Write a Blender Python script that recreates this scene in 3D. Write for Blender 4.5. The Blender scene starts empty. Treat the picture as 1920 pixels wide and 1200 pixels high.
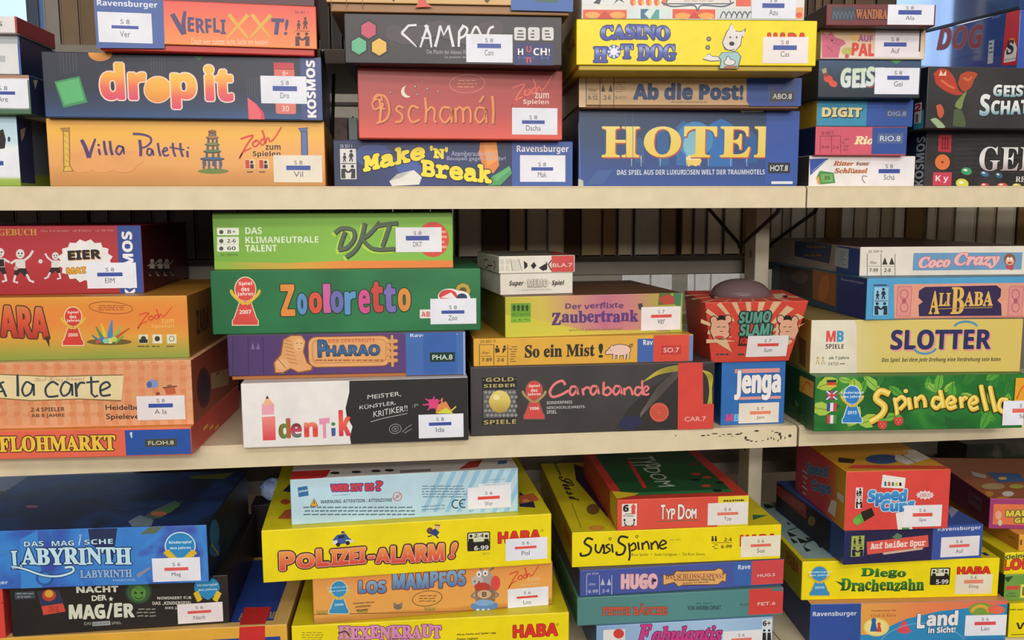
import bpy, bmesh, math, random
from mathutils import Vector, Matrix
rnd = random.Random(7)
sc = bpy.context.scene
COL = sc.collection
R = math.radians

# ---------------------------------------------------------------- camera, world, lights, exposure
FOC, PITCH, YAW, ROLL, CZ, CD = 1671.995, 7.15267, 7.12880, -0.19282, -0.025676, 1.05   # focal length in photo pixels, tilt in degrees, metres
_p, _y, _r = R(PITCH), R(YAW), R(ROLL)
FWD = Vector((math.sin(_y)*math.cos(_p), math.cos(_y)*math.cos(_p), -math.sin(_p)))
_rt = Vector((math.cos(_y), -math.sin(_y), 0))
_up = _rt.cross(FWD)
RGT = _rt*math.cos(_r) + _up*math.sin(_r)
UPV = -_rt*math.sin(_r) + _up*math.cos(_r)
EYE = Vector((0, -CD, CZ))
cd = bpy.data.cameras.new('camera')
cd.sensor_fit = 'HORIZONTAL'; cd.sensor_width = 36; cd.lens = FOC/1920*36
cd.clip_start = .02
co = bpy.data.objects.new('camera', cd)
co.matrix_world = Matrix(((RGT.x, UPV.x, -FWD.x, EYE.x), (RGT.y, UPV.y, -FWD.y, EYE.y), (RGT.z, UPV.z, -FWD.z, EYE.z), (0, 0, 0, 1)))
COL.objects.link(co); sc.camera = co

wd = bpy.data.worlds.new('world'); sc.world = wd; wd.use_nodes = True
wd.node_tree.nodes['Background'].inputs[0].default_value = (1, .93, .84, 1)
wd.node_tree.nodes['Background'].inputs[1].default_value = .2

def area_light(name, loc, target, sx, sy, power, color):
    l = bpy.data.lights.new(name, 'AREA'); l.shape = 'RECTANGLE'; l.size = sx; l.size_y = sy
    l.energy = power; l.color = color
    o = bpy.data.objects.new(name, l); o.location = loc
    o.rotation_euler = (Vector(target)-Vector(loc)).to_track_quat('-Z', 'Y').to_euler()
    COL.objects.link(o); return o
area_light('ceiling_light', (.3, -2.5, 1.6), (.1, 0, -.3), 3.2, .35, 34, (1, .965, .915))
area_light('ceiling_light', (.1, -4.9, 1.6), (.1, 0, -.3), 3.6, .4, 108, (1, .965, .915))
area_light('ceiling_light', (.2, -9.0, 1.6), (.1, 0, -.3), 4.5, .8, 260, (1, .965, .915))
area_light('ceiling_light', (-.2, -1.35, 1.75), (.1, 0, -.4), 3.2, .25, 8.5, (1, .965, .915))
area_light('aisle_light', (.3, .95, 1.3), (.4, 1.5, -.3), 2.4, .3, 34, (1, .97, .93))
sc.view_settings.view_transform = 'Standard'; sc.view_settings.look = 'None'
sc.view_settings.exposure = -.16; sc.view_settings.gamma = 1
sc.view_settings.use_curve_mapping = False

# ---------------------------------------------------------------- materials
def lin(h):
    h = h.lstrip('#')
    if len(h) == 3: h = ''.join(c*2 for c in h)
    o = []
    for i in (0, 2, 4):
        c = int(h[i:i+2], 16)/255
        o.append(c/12.92 if c <= .04045 else ((c+.055)/1.055)**2.4)
    return (*o, 1)
_mats = {}
def mat(spec):
    """spec: '#hex' or '#hex/rough', ('G', axis, [(pos, hex)..][, rough]) printed gradient, ('N', scale, [(pos, hex)..][, rough]) mottled print, ('C', scale, [(pos, hex)..]) cell pattern."""
    key = repr(spec)
    if key in _mats: return _mats[key]
    m = bpy.data.materials.new('print'); m.use_nodes = True
    nt = m.node_tree; N = nt.nodes; L = nt.links
    b = N['Principled BSDF']; rough = .42
    tc = N.new('ShaderNodeTexCoord')
    if isinstance(spec, str):
        hx = spec
        if '/' in spec: hx, rr = spec.split('/'); rough = float(rr)
        c = lin(hx)
        nz = N.new('ShaderNodeTexNoise'); nz.inputs['Scale'].default_value = 38; nz.inputs['Detail'].default_value = 3
        L.new(tc.outputs['Object'], nz.inputs['Vector'])
        rp = N.new('ShaderNodeValToRGB')
        rp.color_ramp.elements[0].position = .3; rp.color_ramp.elements[0].color = (c[0]*.93, c[1]*.93, c[2]*.93, 1)
        rp.color_ramp.elements[1].position = .7; rp.color_ramp.elements[1].color = (min(1, c[0]*1.05), min(1, c[1]*1.05), min(1, c[2]*1.05), 1)
        L.new(nz.outputs['Fac'], rp.inputs['Fac']); L.new(rp.outputs['Color'], b.inputs['Base Color'])
    else:
        kind, ax, stops = spec[:3]
        if len(spec) > 3: rough = spec[3]
        rp = N.new('ShaderNodeValToRGB'); e = rp.color_ramp.elements
        while len(e) < len(stops): e.new(.5)
        for i, (p, h) in enumerate(stops): e[i].position = p
        for i, (p, h) in enumerate(stops): e[i].position = p; e[i].color = lin(h)
        if kind == 'G':
            sx = N.new('ShaderNodeSeparateXYZ'); L.new(tc.outputs['UV'], sx.inputs[0])
            nz = N.new('ShaderNodeTexNoise'); nz.inputs['Scale'].default_value = 14; L.new(tc.outputs['Object'], nz.inputs['Vector'])
            ad = N.new('ShaderNodeMath'); ad.operation = 'MULTIPLY_ADD'; L.new(nz.outputs['Fac'], ad.inputs[0]); ad.inputs[1].default_value = .12
            sb = N.new('ShaderNodeMath'); sb.operation = 'SUBTRACT'; L.new(sx.outputs['XYZ'.index(ax)], sb.inputs[0]); sb.inputs[1].default_value = .06
            L.new(sb.outputs[0], ad.inputs[2]); L.new(ad.outputs[0], rp.inputs['Fac'])
        elif kind == 'C':
            vo = N.new('ShaderNodeTexVoronoi'); vo.inputs['Scale'].default_value = ax; L.new(tc.outputs['Object'], vo.inputs['Vector'])
            sx = N.new('ShaderNodeSeparateColor'); L.new(vo.outputs['Color'], sx.inputs[0]); L.new(sx.outputs[0], rp.inputs['Fac'])
            rp.color_ramp.interpolation = 'CONSTANT'
        else:
            nz = N.new('ShaderNodeTexNoise'); nz.inputs['Scale'].default_value = ax; nz.inputs['Detail'].default_value = 4; nz.inputs['Distortion'].default_value = .6
            L.new(tc.outputs['Object'], nz.inputs['Vector']); L.new(nz.outputs['Fac'], rp.inputs['Fac'])
        L.new(rp.outputs['Color'], b.inputs['Base Color'])
    b.inputs['Roughness'].default_value = rough
    b.inputs['Specular IOR Level'].default_value = .35
    if rough == .12: b.inputs['Coat Weight'].default_value = 1; b.inputs['Coat IOR'].default_value = 2; b.inputs['Coat Roughness'].default_value = .08
    _mats[key] = m
    return m
def G(ax, *st): return ('G', ax, list(st))
def NZ(s, *st): return ('N', s, list(st))

# ---------------------------------------------------------------- plain things
def tag(o, label=None, cat=None, group=None, kind=None):
    for k, v in (('label', label), ('category', cat), ('group', group), ('kind', kind)):
        if v: o[k] = v
    return o
def link(name, me, mats, parent=None):
    for m in mats: me.materials.append(m)
    o = bpy.data.objects.new(name, me); COL.objects.link(o)
    if parent: o.parent = parent
    return o
def add_box(bm, x0, x1, y0, y1, z0, z1, mi=0):
    g = bmesh.ops.create_cube(bm, size=1)
    for v in g['verts']:
        v.co = Vector((x0+(v.co.x+.5)*(x1-x0), y0+(v.co.y+.5)*(y1-y0), z0+(v.co.z+.5)*(z1-z0)))
    fs = {f for v in g['verts'] for f in v.link_faces}
    for f in fs: f.material_index = mi
    return g['verts']
def bevel(bm, w, seg=2):
    bmesh.ops.bevel(bm, geom=list(bm.edges), offset=w, segments=seg, affect='EDGES', profile=.5, clamp_overlap=True)
def done(bm, name, mats, parent=None, smooth=False):
    bmesh.ops.recalc_face_normals(bm, faces=bm.faces)
    me = bpy.data.meshes.new(name); bm.to_mesh(me); bm.free()
    if smooth:
        for p in me.polygons: p.use_smooth = True
    return link(name, me, [mat(m) if not isinstance(m, bpy.types.Material) else m for m in mats], parent)
def tube(pts, r, name, m, parent=None, seg=10):
    bm = bmesh.new(); rings = []
    P = [Vector(p) for p in pts]
    for i, p in enumerate(P):
        t = (P[min(i+1, len(P)-1)]-P[max(i-1, 0)]).normalized()
        a = t.orthogonal().normalized() if i == 0 else (rings[-1][1]-t*rings[-1][1].dot(t)).normalized()
        b = t.cross(a)
        rings.append(([bm.verts.new(p+(a*math.cos(k*2*math.pi/seg)+b*math.sin(k*2*math.pi/seg))*r) for k in range(seg)], a))
    for i in range(len(rings)-1):
        for k in range(seg):
            bm.faces.new((rings[i][0][k], rings[i][0][(k+1) % seg], rings[i+1][0][(k+1) % seg], rings[i+1][0][k]))
    bm.faces.new(rings[0][0]); bm.faces.new(rings[-1][0])
    return done(bm, name, [m], parent, True)

# ---------------------------------------------------------------- measuring: where the sight line of a photo pixel meets a plane
def ray(x, y): return FWD + RGT*((x-960)/FOC) - UPV*((y-600)/FOC)
def at_depth(x, y, Y):
    d = ray(x, y); return EYE + d*((Y-EYE.y)/d.y)

# ---------------------------------------------------------------- game boxes and what is printed on them
cur = None
STEP = 5e-5
class Box: pass
def start(key_pose, d, name, label, cat, group):
    global cur
    x, y, a, w, h, z = key_pose
    b = Box(); b.w, b.h, b.d = w, h, d
    root = bpy.data.objects.new(name, None); COL.objects.link(root); root.empty_display_size = .03
    ca, sa = math.cos(R(a)), math.sin(R(a))
    u = Vector((ca, sa, 0)); v = Vector((-sa, ca, 0))
    root.location = Vector((x, y, z)) + u*(w/2) + v*(d/2); root.rotation_euler = (0, 0, R(a))
    tag(root, label, cat, group)
    b.root = root; b.u, b.v = u, v; b.P = {}; b.lay = {}; b.part = 'printed_picture'
    b.faces = {}
    def fc(c, o, U, V, W, H): b.faces[c] = (Vector(o), Vector(U), Vector(V), Vector(U).cross(Vector(V)), W, H)
    fc('F', (-w/2, -d/2, 0), (1, 0, 0), (0, 0, 1), w, h)
    fc('L', (-w/2, d/2, 0), (0, -1, 0), (0, 0, 1), d, h)
    fc('R', (w/2, -d/2, 0), (0, 1, 0), (0, 0, 1), d, h)
    fc('T', (-w/2, -d/2, h), (1, 0, 0), (0, 1, 0), w, d)
    b.f = 'F'; cur = b
    return b
def slab(x0, x1, y0, y1, z0, z1, cols, name, bev=.0011):
    """a cardboard lid or tray: bevelled block with its own print per side, many sides darkened in colour to carry shade"""
    bm = bmesh.new(); add_box(bm, x0, x1, y0, y1, z0, z1); bevel(bm, bev)
    bmesh.ops.recalc_face_normals(bm, faces=bm.faces)
    uvl = bm.loops.layers.uv.new('UVMap')
    D = {'F': (0, -1, 0), 'B': (0, 1, 0), 'L': (-1, 0, 0), 'R': (1, 0, 0), 'T': (0, 0, 1), 'D': (0, 0, -1)}
    base = cols['F']; ms = []; idx = {}
    for k in D:
        s = cols.get(k, cols.get('S', base) if k in 'LRB' else base)
        if repr(s) not in idx: idx[repr(s)] = len(ms); ms.append(mat(s))
        idx[k] = idx[repr(s)]
    for f in bm.faces:
        k = max(D, key=lambda q: f.normal.dot(Vector(D[q])))
        f.material_index = idx[k]
        for l in f.loops:
            c = l.vert.co; X = (c.x-x0)/(x1-x0); Y = (c.y-y0)/(y1-y0); Z = (c.z-z0)/(z1-z0)
            l[uvl].uv = {'F': (X, Z), 'B': (1-X, Z), 'L': (1-Y, Z), 'R': (Y, Z), 'T': (X, Y), 'D': (X, Y)}[k]
        if f.calc_area() < 2.5e-4: f.smooth = True
    me = bpy.data.meshes.new(name); bm.to_mesh(me); bm.free()
    return link(name, me, ms, cur.root)
POSE = {}
DEPTH = {'K4': .33, 'K3': .31, 'A4': .1, 'A3': .12, 'O4': .31, 'N3': .3, 'N1': .3, 'N2': .28, 'O5': .29, 'O3': .28, 'O2': .28}
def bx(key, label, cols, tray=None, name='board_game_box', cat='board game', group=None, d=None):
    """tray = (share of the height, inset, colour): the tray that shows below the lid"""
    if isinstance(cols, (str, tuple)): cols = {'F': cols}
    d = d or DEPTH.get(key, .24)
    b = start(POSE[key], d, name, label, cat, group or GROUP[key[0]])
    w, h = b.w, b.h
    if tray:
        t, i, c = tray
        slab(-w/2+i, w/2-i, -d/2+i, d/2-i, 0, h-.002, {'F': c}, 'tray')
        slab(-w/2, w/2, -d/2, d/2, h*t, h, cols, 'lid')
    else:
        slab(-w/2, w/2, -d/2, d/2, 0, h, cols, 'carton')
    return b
def face(c): cur.f = c
def part(p): cur.part = p
def lc(x, y):
    o, U, V, N, W, H = cur.faces[cur.f]
    M = cur.root.matrix_basis if False else Matrix.Translation(cur.root.location) @ cur.root.rotation_euler.to_matrix().to_4x4()
    o = M @ o; U = M.to_3x3() @ U; V = M.to_3x3() @ V; N = M.to_3x3() @ N
    d = ray(x, y); p = EYE + d*((o-EYE).dot(N)/d.dot(N)) - o
    return (p.dot(U), p.dot(V))
def clip(pts, W, H, e=.0004):
    for ax, lim, sg in ((0, e, 1), (0, W-e, -1), (1, e, 1), (1, H-e, -1)):
        out = []
        for i in range(len(pts)):
            a, b = pts[i-1], pts[i]
            ia, ib = (a[ax]-lim)*sg >= 0, (b[ax]-lim)*sg >= 0
            if ia != ib:
                t = (lim-a[ax])/(b[ax]-a[ax]); out.append(tuple(a[k]+t*(b[k]-a[k]) for k in range(len(a))))
            if ib: out.append(b)
        pts = out
        if len(pts) < 3: return []
    return pts
def emit(polys, cs, stack=1):
    """polys: lists of (u, v, s, t) on the current face (metres, plus print coordinates 0..1); cs: one colour or one per poly"""
    o, U, V, N, W, H = cur.faces[cur.f]
    us = [a[0] for p in polys for a in p]; vs = [a[1] for p in polys for a in p]
    if not us: return
    bb = (min(us), min(vs), max(us), max(vs)); L = cur.lay.setdefault(cur.f, [])
    k = 1+max([l for b, l in L if b[0] < bb[2] and b[2] > bb[0] and b[1] < bb[3] and b[3] > bb[1]], default=0); L.append((bb, k))
    per = max(1, len(polys)//stack)
    q = cur.P.setdefault(cur.part, dict(v=[], f=[], m=[], uv=[], ms=[]))
    for i, p in enumerate(polys):
        c = cs[i] if isinstance(cs, list) else cs
        p = clip(p, W, H)
        if not p: continue
        if c not in q['ms']: q['ms'].append(c)
        n = len(q['v']); off = N*(k*STEP+.0001+(i//per)*2.8e-6 if stack > 1 else k*STEP+.0001)
        q['v'] += [o+U*a[0]+V*a[1]+off for a in p]; q['f'].append(list(range(n, n+len(p)))); q['m'].append(q['ms'].index(c)); q['uv'].append([(a[2], a[3]) for a in p])
def uvd(pts):
    a = [p[0] for p in pts]; b = [p[1] for p in pts]
    x0, x1, y0, y1 = min(a), max(a), min(b), max(b)
    return [(p[0], p[1], (p[0]-x0)/max(1e-9, x1-x0), (p[1]-y0)/max(1e-9, y1-y0)) for p in pts]
def fit(x0, y0, x1, y1, rise=None, least=.6):
    """a measured upright picture rectangle as a rectangle square to the face: u0, v0, u1, v1 and the rise of its right end"""
    cx, cy = (x0+x1)/2, (y0+y1)/2
    l, rt, t, b = lc(x0, cy), lc(x1, cy), lc(cx, y0), lc(cx, y1)
    g = rt[1]-l[1]; dv = t[1]-b[1]; im = -g if rise is None else rise*px()
    loc = 0 if rise is None else g+rise*px()
    h = max(dv-abs(im), dv*least); m = lc(cx, cy)[1]
    return l[0], m-h/2-loc/2, rt[0], m+h/2-loc/2, loc
def r(x0, y0, x1, y1, c, rad=0):
    rr(fit(x0, y0, x1, y1)[:4] if cur.f in 'FR' or x1-x0 < 60 else fit(x0, y0, x1, y1, least=.35)[:4], c, rad*px())
def px(): return 1/1590
def rr(q, c, rad=0):
    x0, y0, x1, y1 = q
    if not rad: emit([uvd([(x0, y0), (x1, y0), (x1, y1), (x0, y1)])], c); return
    pts = []
    for cx, cy, a in ((x1-rad, y0+rad, -90), (x1-rad, y1-rad, 0), (x0+rad, y1-rad, 90), (x0+rad, y0+rad, 180)):
        pts += [(cx+rad*math.cos(R(a+k*22.5)), cy+rad*math.sin(R(a+k*22.5))) for k in range(5)]
    emit([uvd(pts)], c)
def rf(u0, v0, u1, v1, c):
    o, U, V, N, W, H = cur.faces[cur.f]; rr((u0*W, v0*H, u1*W, v1*H), c)
def pg(pts, c): emit([tri for tri in tess(uvd([lc(*p) for p in pts]))], c)
def tess(p):
    from mathutils.geometry import tessellate_polygon
    return [[p[i] for i in t] for t in tessellate_polygon([[Vector((a[0], a[1], 0)) for a in p]])]
def el(x, y, rx, ry, c, rot=0, n=28):
    k = []
    for i in range(n):
        t = i*2*math.pi/n; a, b = rx*math.cos(t), ry*math.sin(t)
        k.append(lc(x+a*math.cos(R(rot))-b*math.sin(R(rot)), y+a*math.sin(R(rot))+b*math.cos(R(rot))))
    emit([uvd(k)], c)
def ln(pts, w, c, w2=None, closed=False):
    """a stroke w pixels wide, tapering to w2"""
    q = [lc(*p) for p in pts]
    if closed: q.append(q[0])
    n = len(q); w2 = w if w2 is None else w2; out = []; L = []; Rr = []
    for i in range(n):
        a, b = q[max(i-1, 0)], q[min(i+1, n-1)]
        tx, ty = b[0]-a[0], b[1]-a[1]; l = math.hypot(tx, ty) or 1
        hw = (w+(w2-w)*i/(n-1))*.5*px()
        L.append((q[i][0]-ty/l*hw, q[i][1]+tx/l*hw)); Rr.append((q[i][0]+ty/l*hw, q[i][1]-tx/l*hw))
    for i in range(n-1): out.append(uvd([Rr[i], Rr[i+1], L[i+1], L[i]]))
    emit(out, c)
def ring(x, y, rx, ry, w, c, rot=0, n=32, a0=0, a1=360):
    k = []
    for i in range(n+1):
        t = R(a0+(a1-a0)*i/n); a, b = rx*math.cos(t), ry*math.sin(t)
        k.append((x+a*math.cos(R(rot))-b*math.sin(R(rot)), y+a*math.sin(R(rot))+b*math.cos(R(rot))))
    ln(k, w, c)
def sm(pts, n=6):
    """a smooth curve through points"""
    o = []
    for i in range(len(pts)-1):
        p0, p1, p2, p3 = pts[max(i-1, 0)], pts[i], pts[i+1], pts[min(i+2, len(pts)-1)]
        for k in range(n):
            t = k/n
            o.append(tuple(.5*(2*p1[j]+(p2[j]-p0[j])*t+(2*p0[j]-5*p1[j]+4*p2[j]-p3[j])*t*t+(3*p1[j]-p0[j]-3*p2[j]+p3[j])*t**3) for j in (0, 1)))
    return o+[pts[-1]]
FONT = {'sb': (0x1D400, 0x1D41A, 0x1D7CE), 'bi': (0x1D468, 0x1D482, 0x1D7CE), 'sc': (0x1D4D0, 0x1D4EA, 0x1D7CE), 'ss': (0x1D5D4, 0x1D5EE, 0x1D7EC), 'si': (0x1D63C, 0x1D656, 0x1D7EC), 'mo': (0x1D670, 0x1D68A, 0x1D7F6)}
_tx = {}
def glyphs(s, f, cap=False):
    """outline of a line of lettering: list of (points, letter number), and its ink box"""
    if (s, f) in _tx: return _tx[s, f]
    o = ''
    for c in s:
        B = FONT.get(f)
        if B and 'A' <= c <= 'Z': c = chr(B[0]+ord(c)-65)
        elif B and 'a' <= c <= 'z': c = chr(B[1]+ord(c)-97)
        elif B and c.isdigit(): c = chr(B[2]+ord(c)-48)
        o += c
    cu = bpy.data.curves.new('lettering', 'FONT'); cu.body = o; cu.resolution_u = 3; cu.fill_mode = 'FRONT'
    for i in range(len(o)): cu.body_format[i].material_index = i % 32
    for _ in range(min(32, len(o))): cu.materials.append(None)
    ob = bpy.data.objects.new('lettering', cu); me = bpy.data.meshes.new_from_object(ob)
    polys = [([tuple(me.vertices[i].co[:2]) for i in p.vertices], p.material_index) for p in me.polygons]
    bpy.data.objects.remove(ob); bpy.data.curves.remove(cu); bpy.data.meshes.remove(me)
    xs = [q[0] for p, _ in polys for q in p]; ys = [q[1] for p, _ in polys for q in p]
    _tx[s, f] = (polys, (min(xs), min(ys), max(xs), max(ys)))
    return _tx[s, f]
def W(s, x0, y0, x1, y1, c, f='ss', o=None, ow=2.2, b=0, rot=0, sl=0, sh=0, arc=0, wav=0, wn=2, tp=0, cols=None, so=None, wob=0):
    """lettering whose ink fills the box from pixel (x0, y0) to (x1, y1); o outline colour, b boldening in pixels, sl rise of the right end, so drop-shadow colour"""
    polys, (gx0, gy0, gx1, gy1) = glyphs(s, f)
    u0, v0, u1, v1, loc = fit(x0, y0, x1, y1, sl or None, .5)
    if cur.f == 'T': (u0, v1), (u1, v0) = lc(x0, y0), lc(x1, y1); u0, u1 = min(u0, u1), max(u0, u1); loc = 0
    g = px(); b *= .55
    e = min(b*g, .12*(u1-u0), .2*(v1-v0)); u0 += e; u1 -= e; v0 += e; v1 -= e
    dw, dh = u1-u0, v1-v0
    def mp(q, k):
        a = (q[0]-gx0)/(gx1-gx0); t = (q[1]-gy0)/(gy1-gy0)
        a_, t_ = a, t
        if rot == 90: a, t = 1-t, a
        elif rot == -90: a, t = t, 1-a
        kk = 1-tp*a
        U = u0+a*dw+sh*g*t
        Vv = v0+((t-.5)*kk+.5)*dh+loc*a+arc*g*(1-(2*a-1)**2)+wav*g*math.sin(wn*math.pi*a)
        if wob: Vv += wob*g*math.sin(k*2.4+1); U += wob*.3*g*math.cos(k*1.7)*(t-.5)*2
        return (U, Vv, a_, t_)
    M = [([mp(q, k) for q in p], k) for p, k in polys]
    def lay(rad, col, dx=0, dy=0):
        n = 1 if rad <= 0 else (8 if rad < 2.2 else 14)
        P = []; C = []
        for i in range(n):
            ex = dx*g+(rad*g*math.cos(i*2*math.pi/n) if rad > 0 else 0); ey = dy*g+(rad*g*math.sin(i*2*math.pi/n) if rad > 0 else 0)
            for p, k in M:
                P.append([(q[0]+ex, q[1]+ey, q[2], q[3]) for q in p]); C.append(cols[k % len(cols)] if (cols and col is c) else col)
        emit(P, C, n)
    if so: lay(max(ow, b, .5), so, ow*1.1, -ow*1.1)
    if o: lay(b+ow, o)
    lay(b, c)
    if b > 0: lay(0, c)
BLU, RED = '#3a4f9c', '#e2564f'
def lab(x0, y0, x1, y1, top, bot, c=BLU, paper='#e4e4ec/.55', bar=(.26, .36, .79, .55)):
    """a white library sticker: code, coloured bar, first letters of the title"""
    p0 = cur.part
    part('library_label'); r(x0, y0, x1, y1, paper)
    w, h = x1-x0, y1-y0
    part('library_label/label_bar'); r(x0+w*bar[0], y0+h*bar[1], x0+w*bar[2], y0+h*bar[3], c)
    part('library_label/label_lettering')
    m = x0+w*(bar[0]+bar[2])/2
    W(top, m-w*.085, y0+h*(bar[1]-.18), m+w*.085, y0+h*(bar[1]-.03), '#55565e', '')
    n = len(bot)*w*.032
    W(bot, m-n, y0+h*(bar[3]+.05), m+n, y0+h*(bar[3]+.25), '#55565e', '')
    part(p0)
def tape(x0, y0, x1, y1, c, txt, tx0, ty0, tx1, ty1, strip=None, fg='#d9d6cf'):
    """coloured spine tape carrying an embossed code strip"""
    p0 = cur.part
    part('spine_tape'); r(x0, y0, x1, y1, c+'/.3')
    part('spine_tape/embossed_strip')
    if strip: r(tx0, ty0, tx1, ty1, strip+'/.3')
    w, h = tx1-tx0, ty1-ty0
    W(txt, tx0+w*.1, ty0+h*.24, tx1-w*.1, ty0+h*.78, fg, '', b=.35)
    part(p0)
def pieces(q):
    """which motif each printed shape belongs to: shapes close together form one"""
    import numpy as np
    n = len(q['f']); lo = np.array([np.min([q['v'][i] for i in f], axis=0) for f in q['f']]); hi = np.array([np.max([q['v'][i] for i in f], axis=0) for f in q['f']])
    s = (hi-lo).max(axis=1)
    gap = np.maximum(0, np.maximum(lo[:, None]-hi[None], lo[None]-hi[:, None]))
    near = np.sqrt((gap**2).sum(axis=2)) <= np.maximum(.0199, .499*np.maximum(s[:, None], s[None]))
    g = [-1]*n; k = 0
    for i in range(n):
        if g[i] >= 0: continue
        st = [i]; g[i] = k
        while st:
            for j in np.nonzero(near[st.pop()])[0]:
                if g[j] < 0: g[j] = k; st.append(int(j))
        k += 1
    return g, k
def finish():
    b = cur; made = {}
    NAMES = {'library_label': 'white library label'}
    for path in sorted(b.P, key=lambda s: s.count('/')):
        q = b.P[path]
        if not q['f']: continue
        nm = path.split('/')[-1]
        par = b.root
        if '/' in path: par = made.get(path.split('/')[0], b.root)
        g, k = pieces(q) if 1 < len(q['f']) <= 1500 else ([0]*len(q['f']), 1)
        for t in range(k):
            ids = [i for i in range(len(q['f'])) if g[i] == t]; used = sorted({q['m'][i] for i in ids})
            v, f = [], []
            for i in ids: f.append(list(range(len(v), len(v)+len(q['f'][i])))); v += [q['v'][j] for j in q['f'][i]]
            me = bpy.data.meshes.new(nm); me.from_pydata(v, [], f)
            me.polygons.foreach_set('material_index', [used.index(q['m'][i]) for i in ids])
            ul = me.uv_layers.new(name='UVMap')
            ul.data.foreach_set('uv', [c for i in ids for p in q['uv'][i] for c in p]); me.update()
            o = link(nm, me, [mat(q['ms'][m]) for m in used], par)
            if nm in NAMES: o['label'] = NAMES[nm]
            if t == 0: made[path] = o
# repeated marks
def people(x0, y0, x1, y1, fg, bg=None):
    """an upright panel: two standing figures above, two players at a table below"""
    if bg: r(x0, y0, x1, y1, bg)
    w, h = x1-x0, y1-y0
    def man(cx, cy, s):
        el(cx, cy, s*.16, s*.16, fg, n=10); pg([(cx-s*.15, cy+s*.2), (cx+s*.15, cy+s*.2), (cx+s*.28, cy+s*.62), (cx+s*.1, cy+s*.6), (cx+s*.22, cy+s*1.1), (cx+s*.06, cy+s*1.1), (cx, cy+s*.75), (cx-s*.1, cy+s*1.1), (cx-s*.24, cy+s*1.1), (cx-s*.12, cy+s*.6), (cx-s*.28, cy+s*.62)], fg)
    man(x0+w*.27, y0+h*.17, h*.24); man(x0+w*.68, y0+h*.08, h*.31)
    r(x0+w*.04, y0+h*.47, x1-w*.04, y0+h*.5, fg)
    for s, cx in ((1, x0+w*.18), (-1, x1-w*.18)):
        el(cx+s*w*.06, y0+h*.58, w*.11, h*.055, fg, n=10)
        pg([(cx-s*w*.12, y0+h*.66), (cx+s*w*.14, y0+h*.65), (cx+s*w*.34, y0+h*.76), (cx+s*w*.3, y0+h*.8), (cx+s*w*.12, y0+h*.76), (cx+s*w*.16, y0+h*.97), (cx-s*w*.12, y0+h*.97)], fg)
def alter(x0, y0, x1, y1, fg, age, num, n=2, wts=(0, .5, 1)):
    """ruled columns: Alter + age, players + number"""
    w, h = x1-x0, y1-y0
    for t in wts: ln([(x0+w*t, y0), (x0+w*t, y1)], 1.3, fg)
    W('Alter', x0+w*.1, y0+h*.36, x0+w*.4, y0+h*.52, fg, '')
    ln([(x0+w*.04, y0+h*.6), (x0+w*.46, y0+h*.6)], .8, fg); ln([(x0+w*.54, y0+h*.6), (x0+w*.96, y0+h*.6)], .8, fg)
    W(age, x0+w*.08, y0+h*.68, x0+w*.42, y0+h*.86, fg, 'ss'); W(num, x0+w*.6, y0+h*.68, x0+w*.9, y0+h*.86, fg, 'ss')
    for s, cx in ((1, x0+w*.62), (-1, x0+w*.88)):
        el(cx, y0+h*.3, w*.045, h*.055, fg, n=10); pg([(cx-s*w*.07, y0+h*.36), (cx+s*w*.05, y0+h*.36), (cx+s*w*.1, y0+h*.45), (cx+s*w*.06, y0+h*.53), (cx-s*w*.08, y0+h*.53)], fg)
def zoch(x0, y0, x1, y1, c, w=3.4, o=None):
    """handwritten Zoch signature with its long upstroke"""
    p0 = cur.part; part('maker_logo')
    X = lambda a: x0+(x1-x0)*a; Y = lambda b: y0+(y1-y0)*b
    S = [[(.05, .38), (.22, .3), (.34, .28), (.2, .55), (.02, 1), (.12, .78), (.3, .66)],
         [(.42, .42), (.34, .5), (.35, .6), (.42, .6), (.47, .5), (.44, .42), (.4, .44)],
         [(.6, .36), (.53, .42), (.51, .52), (.56, .56), (.62, .48)],
         [(.55, .1), (.6, .3), (.62, .52), (.66, .36), (.7, .36), (.74, .46), (.84, .34), (1, .0)]]
    for q in S:
        ln(sm([(X(a), Y(b)) for a, b in q], 4), w, c, w*.7)
    part(p0)
def award(x0, y0, x1, y1, c, lines, year, rim='#e8d9b0', txt='#f3e3d8', leaf='#d9b23c'):
    """pawn-shaped award seal with a laurel"""
    p0 = cur.part; part('award_seal')
    w, h = x1-x0, y1-y0; cx = (x0+x1)/2
    for g, cc in ((1.6, rim), (0, c)):
        pg([(cx-w*.17-g, y0+h*.5), (cx+w*.17+g, y0+h*.5), (cx+w*.36+g, y0+h*.86), (cx+w*.42+g, y0+h*.9), (cx+w*.42+g, y1+g), (cx-w*.42-g, y1+g), (cx-w*.42-g, y0+h*.9), (cx-w*.36-g, y0+h*.86)], cc)
        el(cx, y0+h*.24, w*.34+g, h*.25+g, cc)
    for s in (-1, 1):
        for k in range(6):
            a = k/5; el(cx+s*(w*.46-w*.38*a**1.4), y0+h*(.3+.24*a), w*.09, h*.035, leaf, rot=s*(-70+60*a), n=10)
    for i, t in enumerate(lines):
        n = len(lines); yy = y0+h*(.24+(i-(n-1)/2)*.11)
        W(t, cx-w*.045*len(t), yy-h*.05, cx+w*.045*len(t), yy+h*.045, txt, 'ss')
    if year: W(year, cx-w*.2, y0+h*.68, cx+w*.2, y0+h*.77, txt, 'ss')
    part(p0)
def haba(x0, y0, x1, y1, c='#dc3327'):
    p0 = cur.part; part('maker_logo'); W('HABA', x0, y0, x1, y1, c, 'ss', o='#7c1a14', ow=1.1, b=1.2); part(p0)
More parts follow.
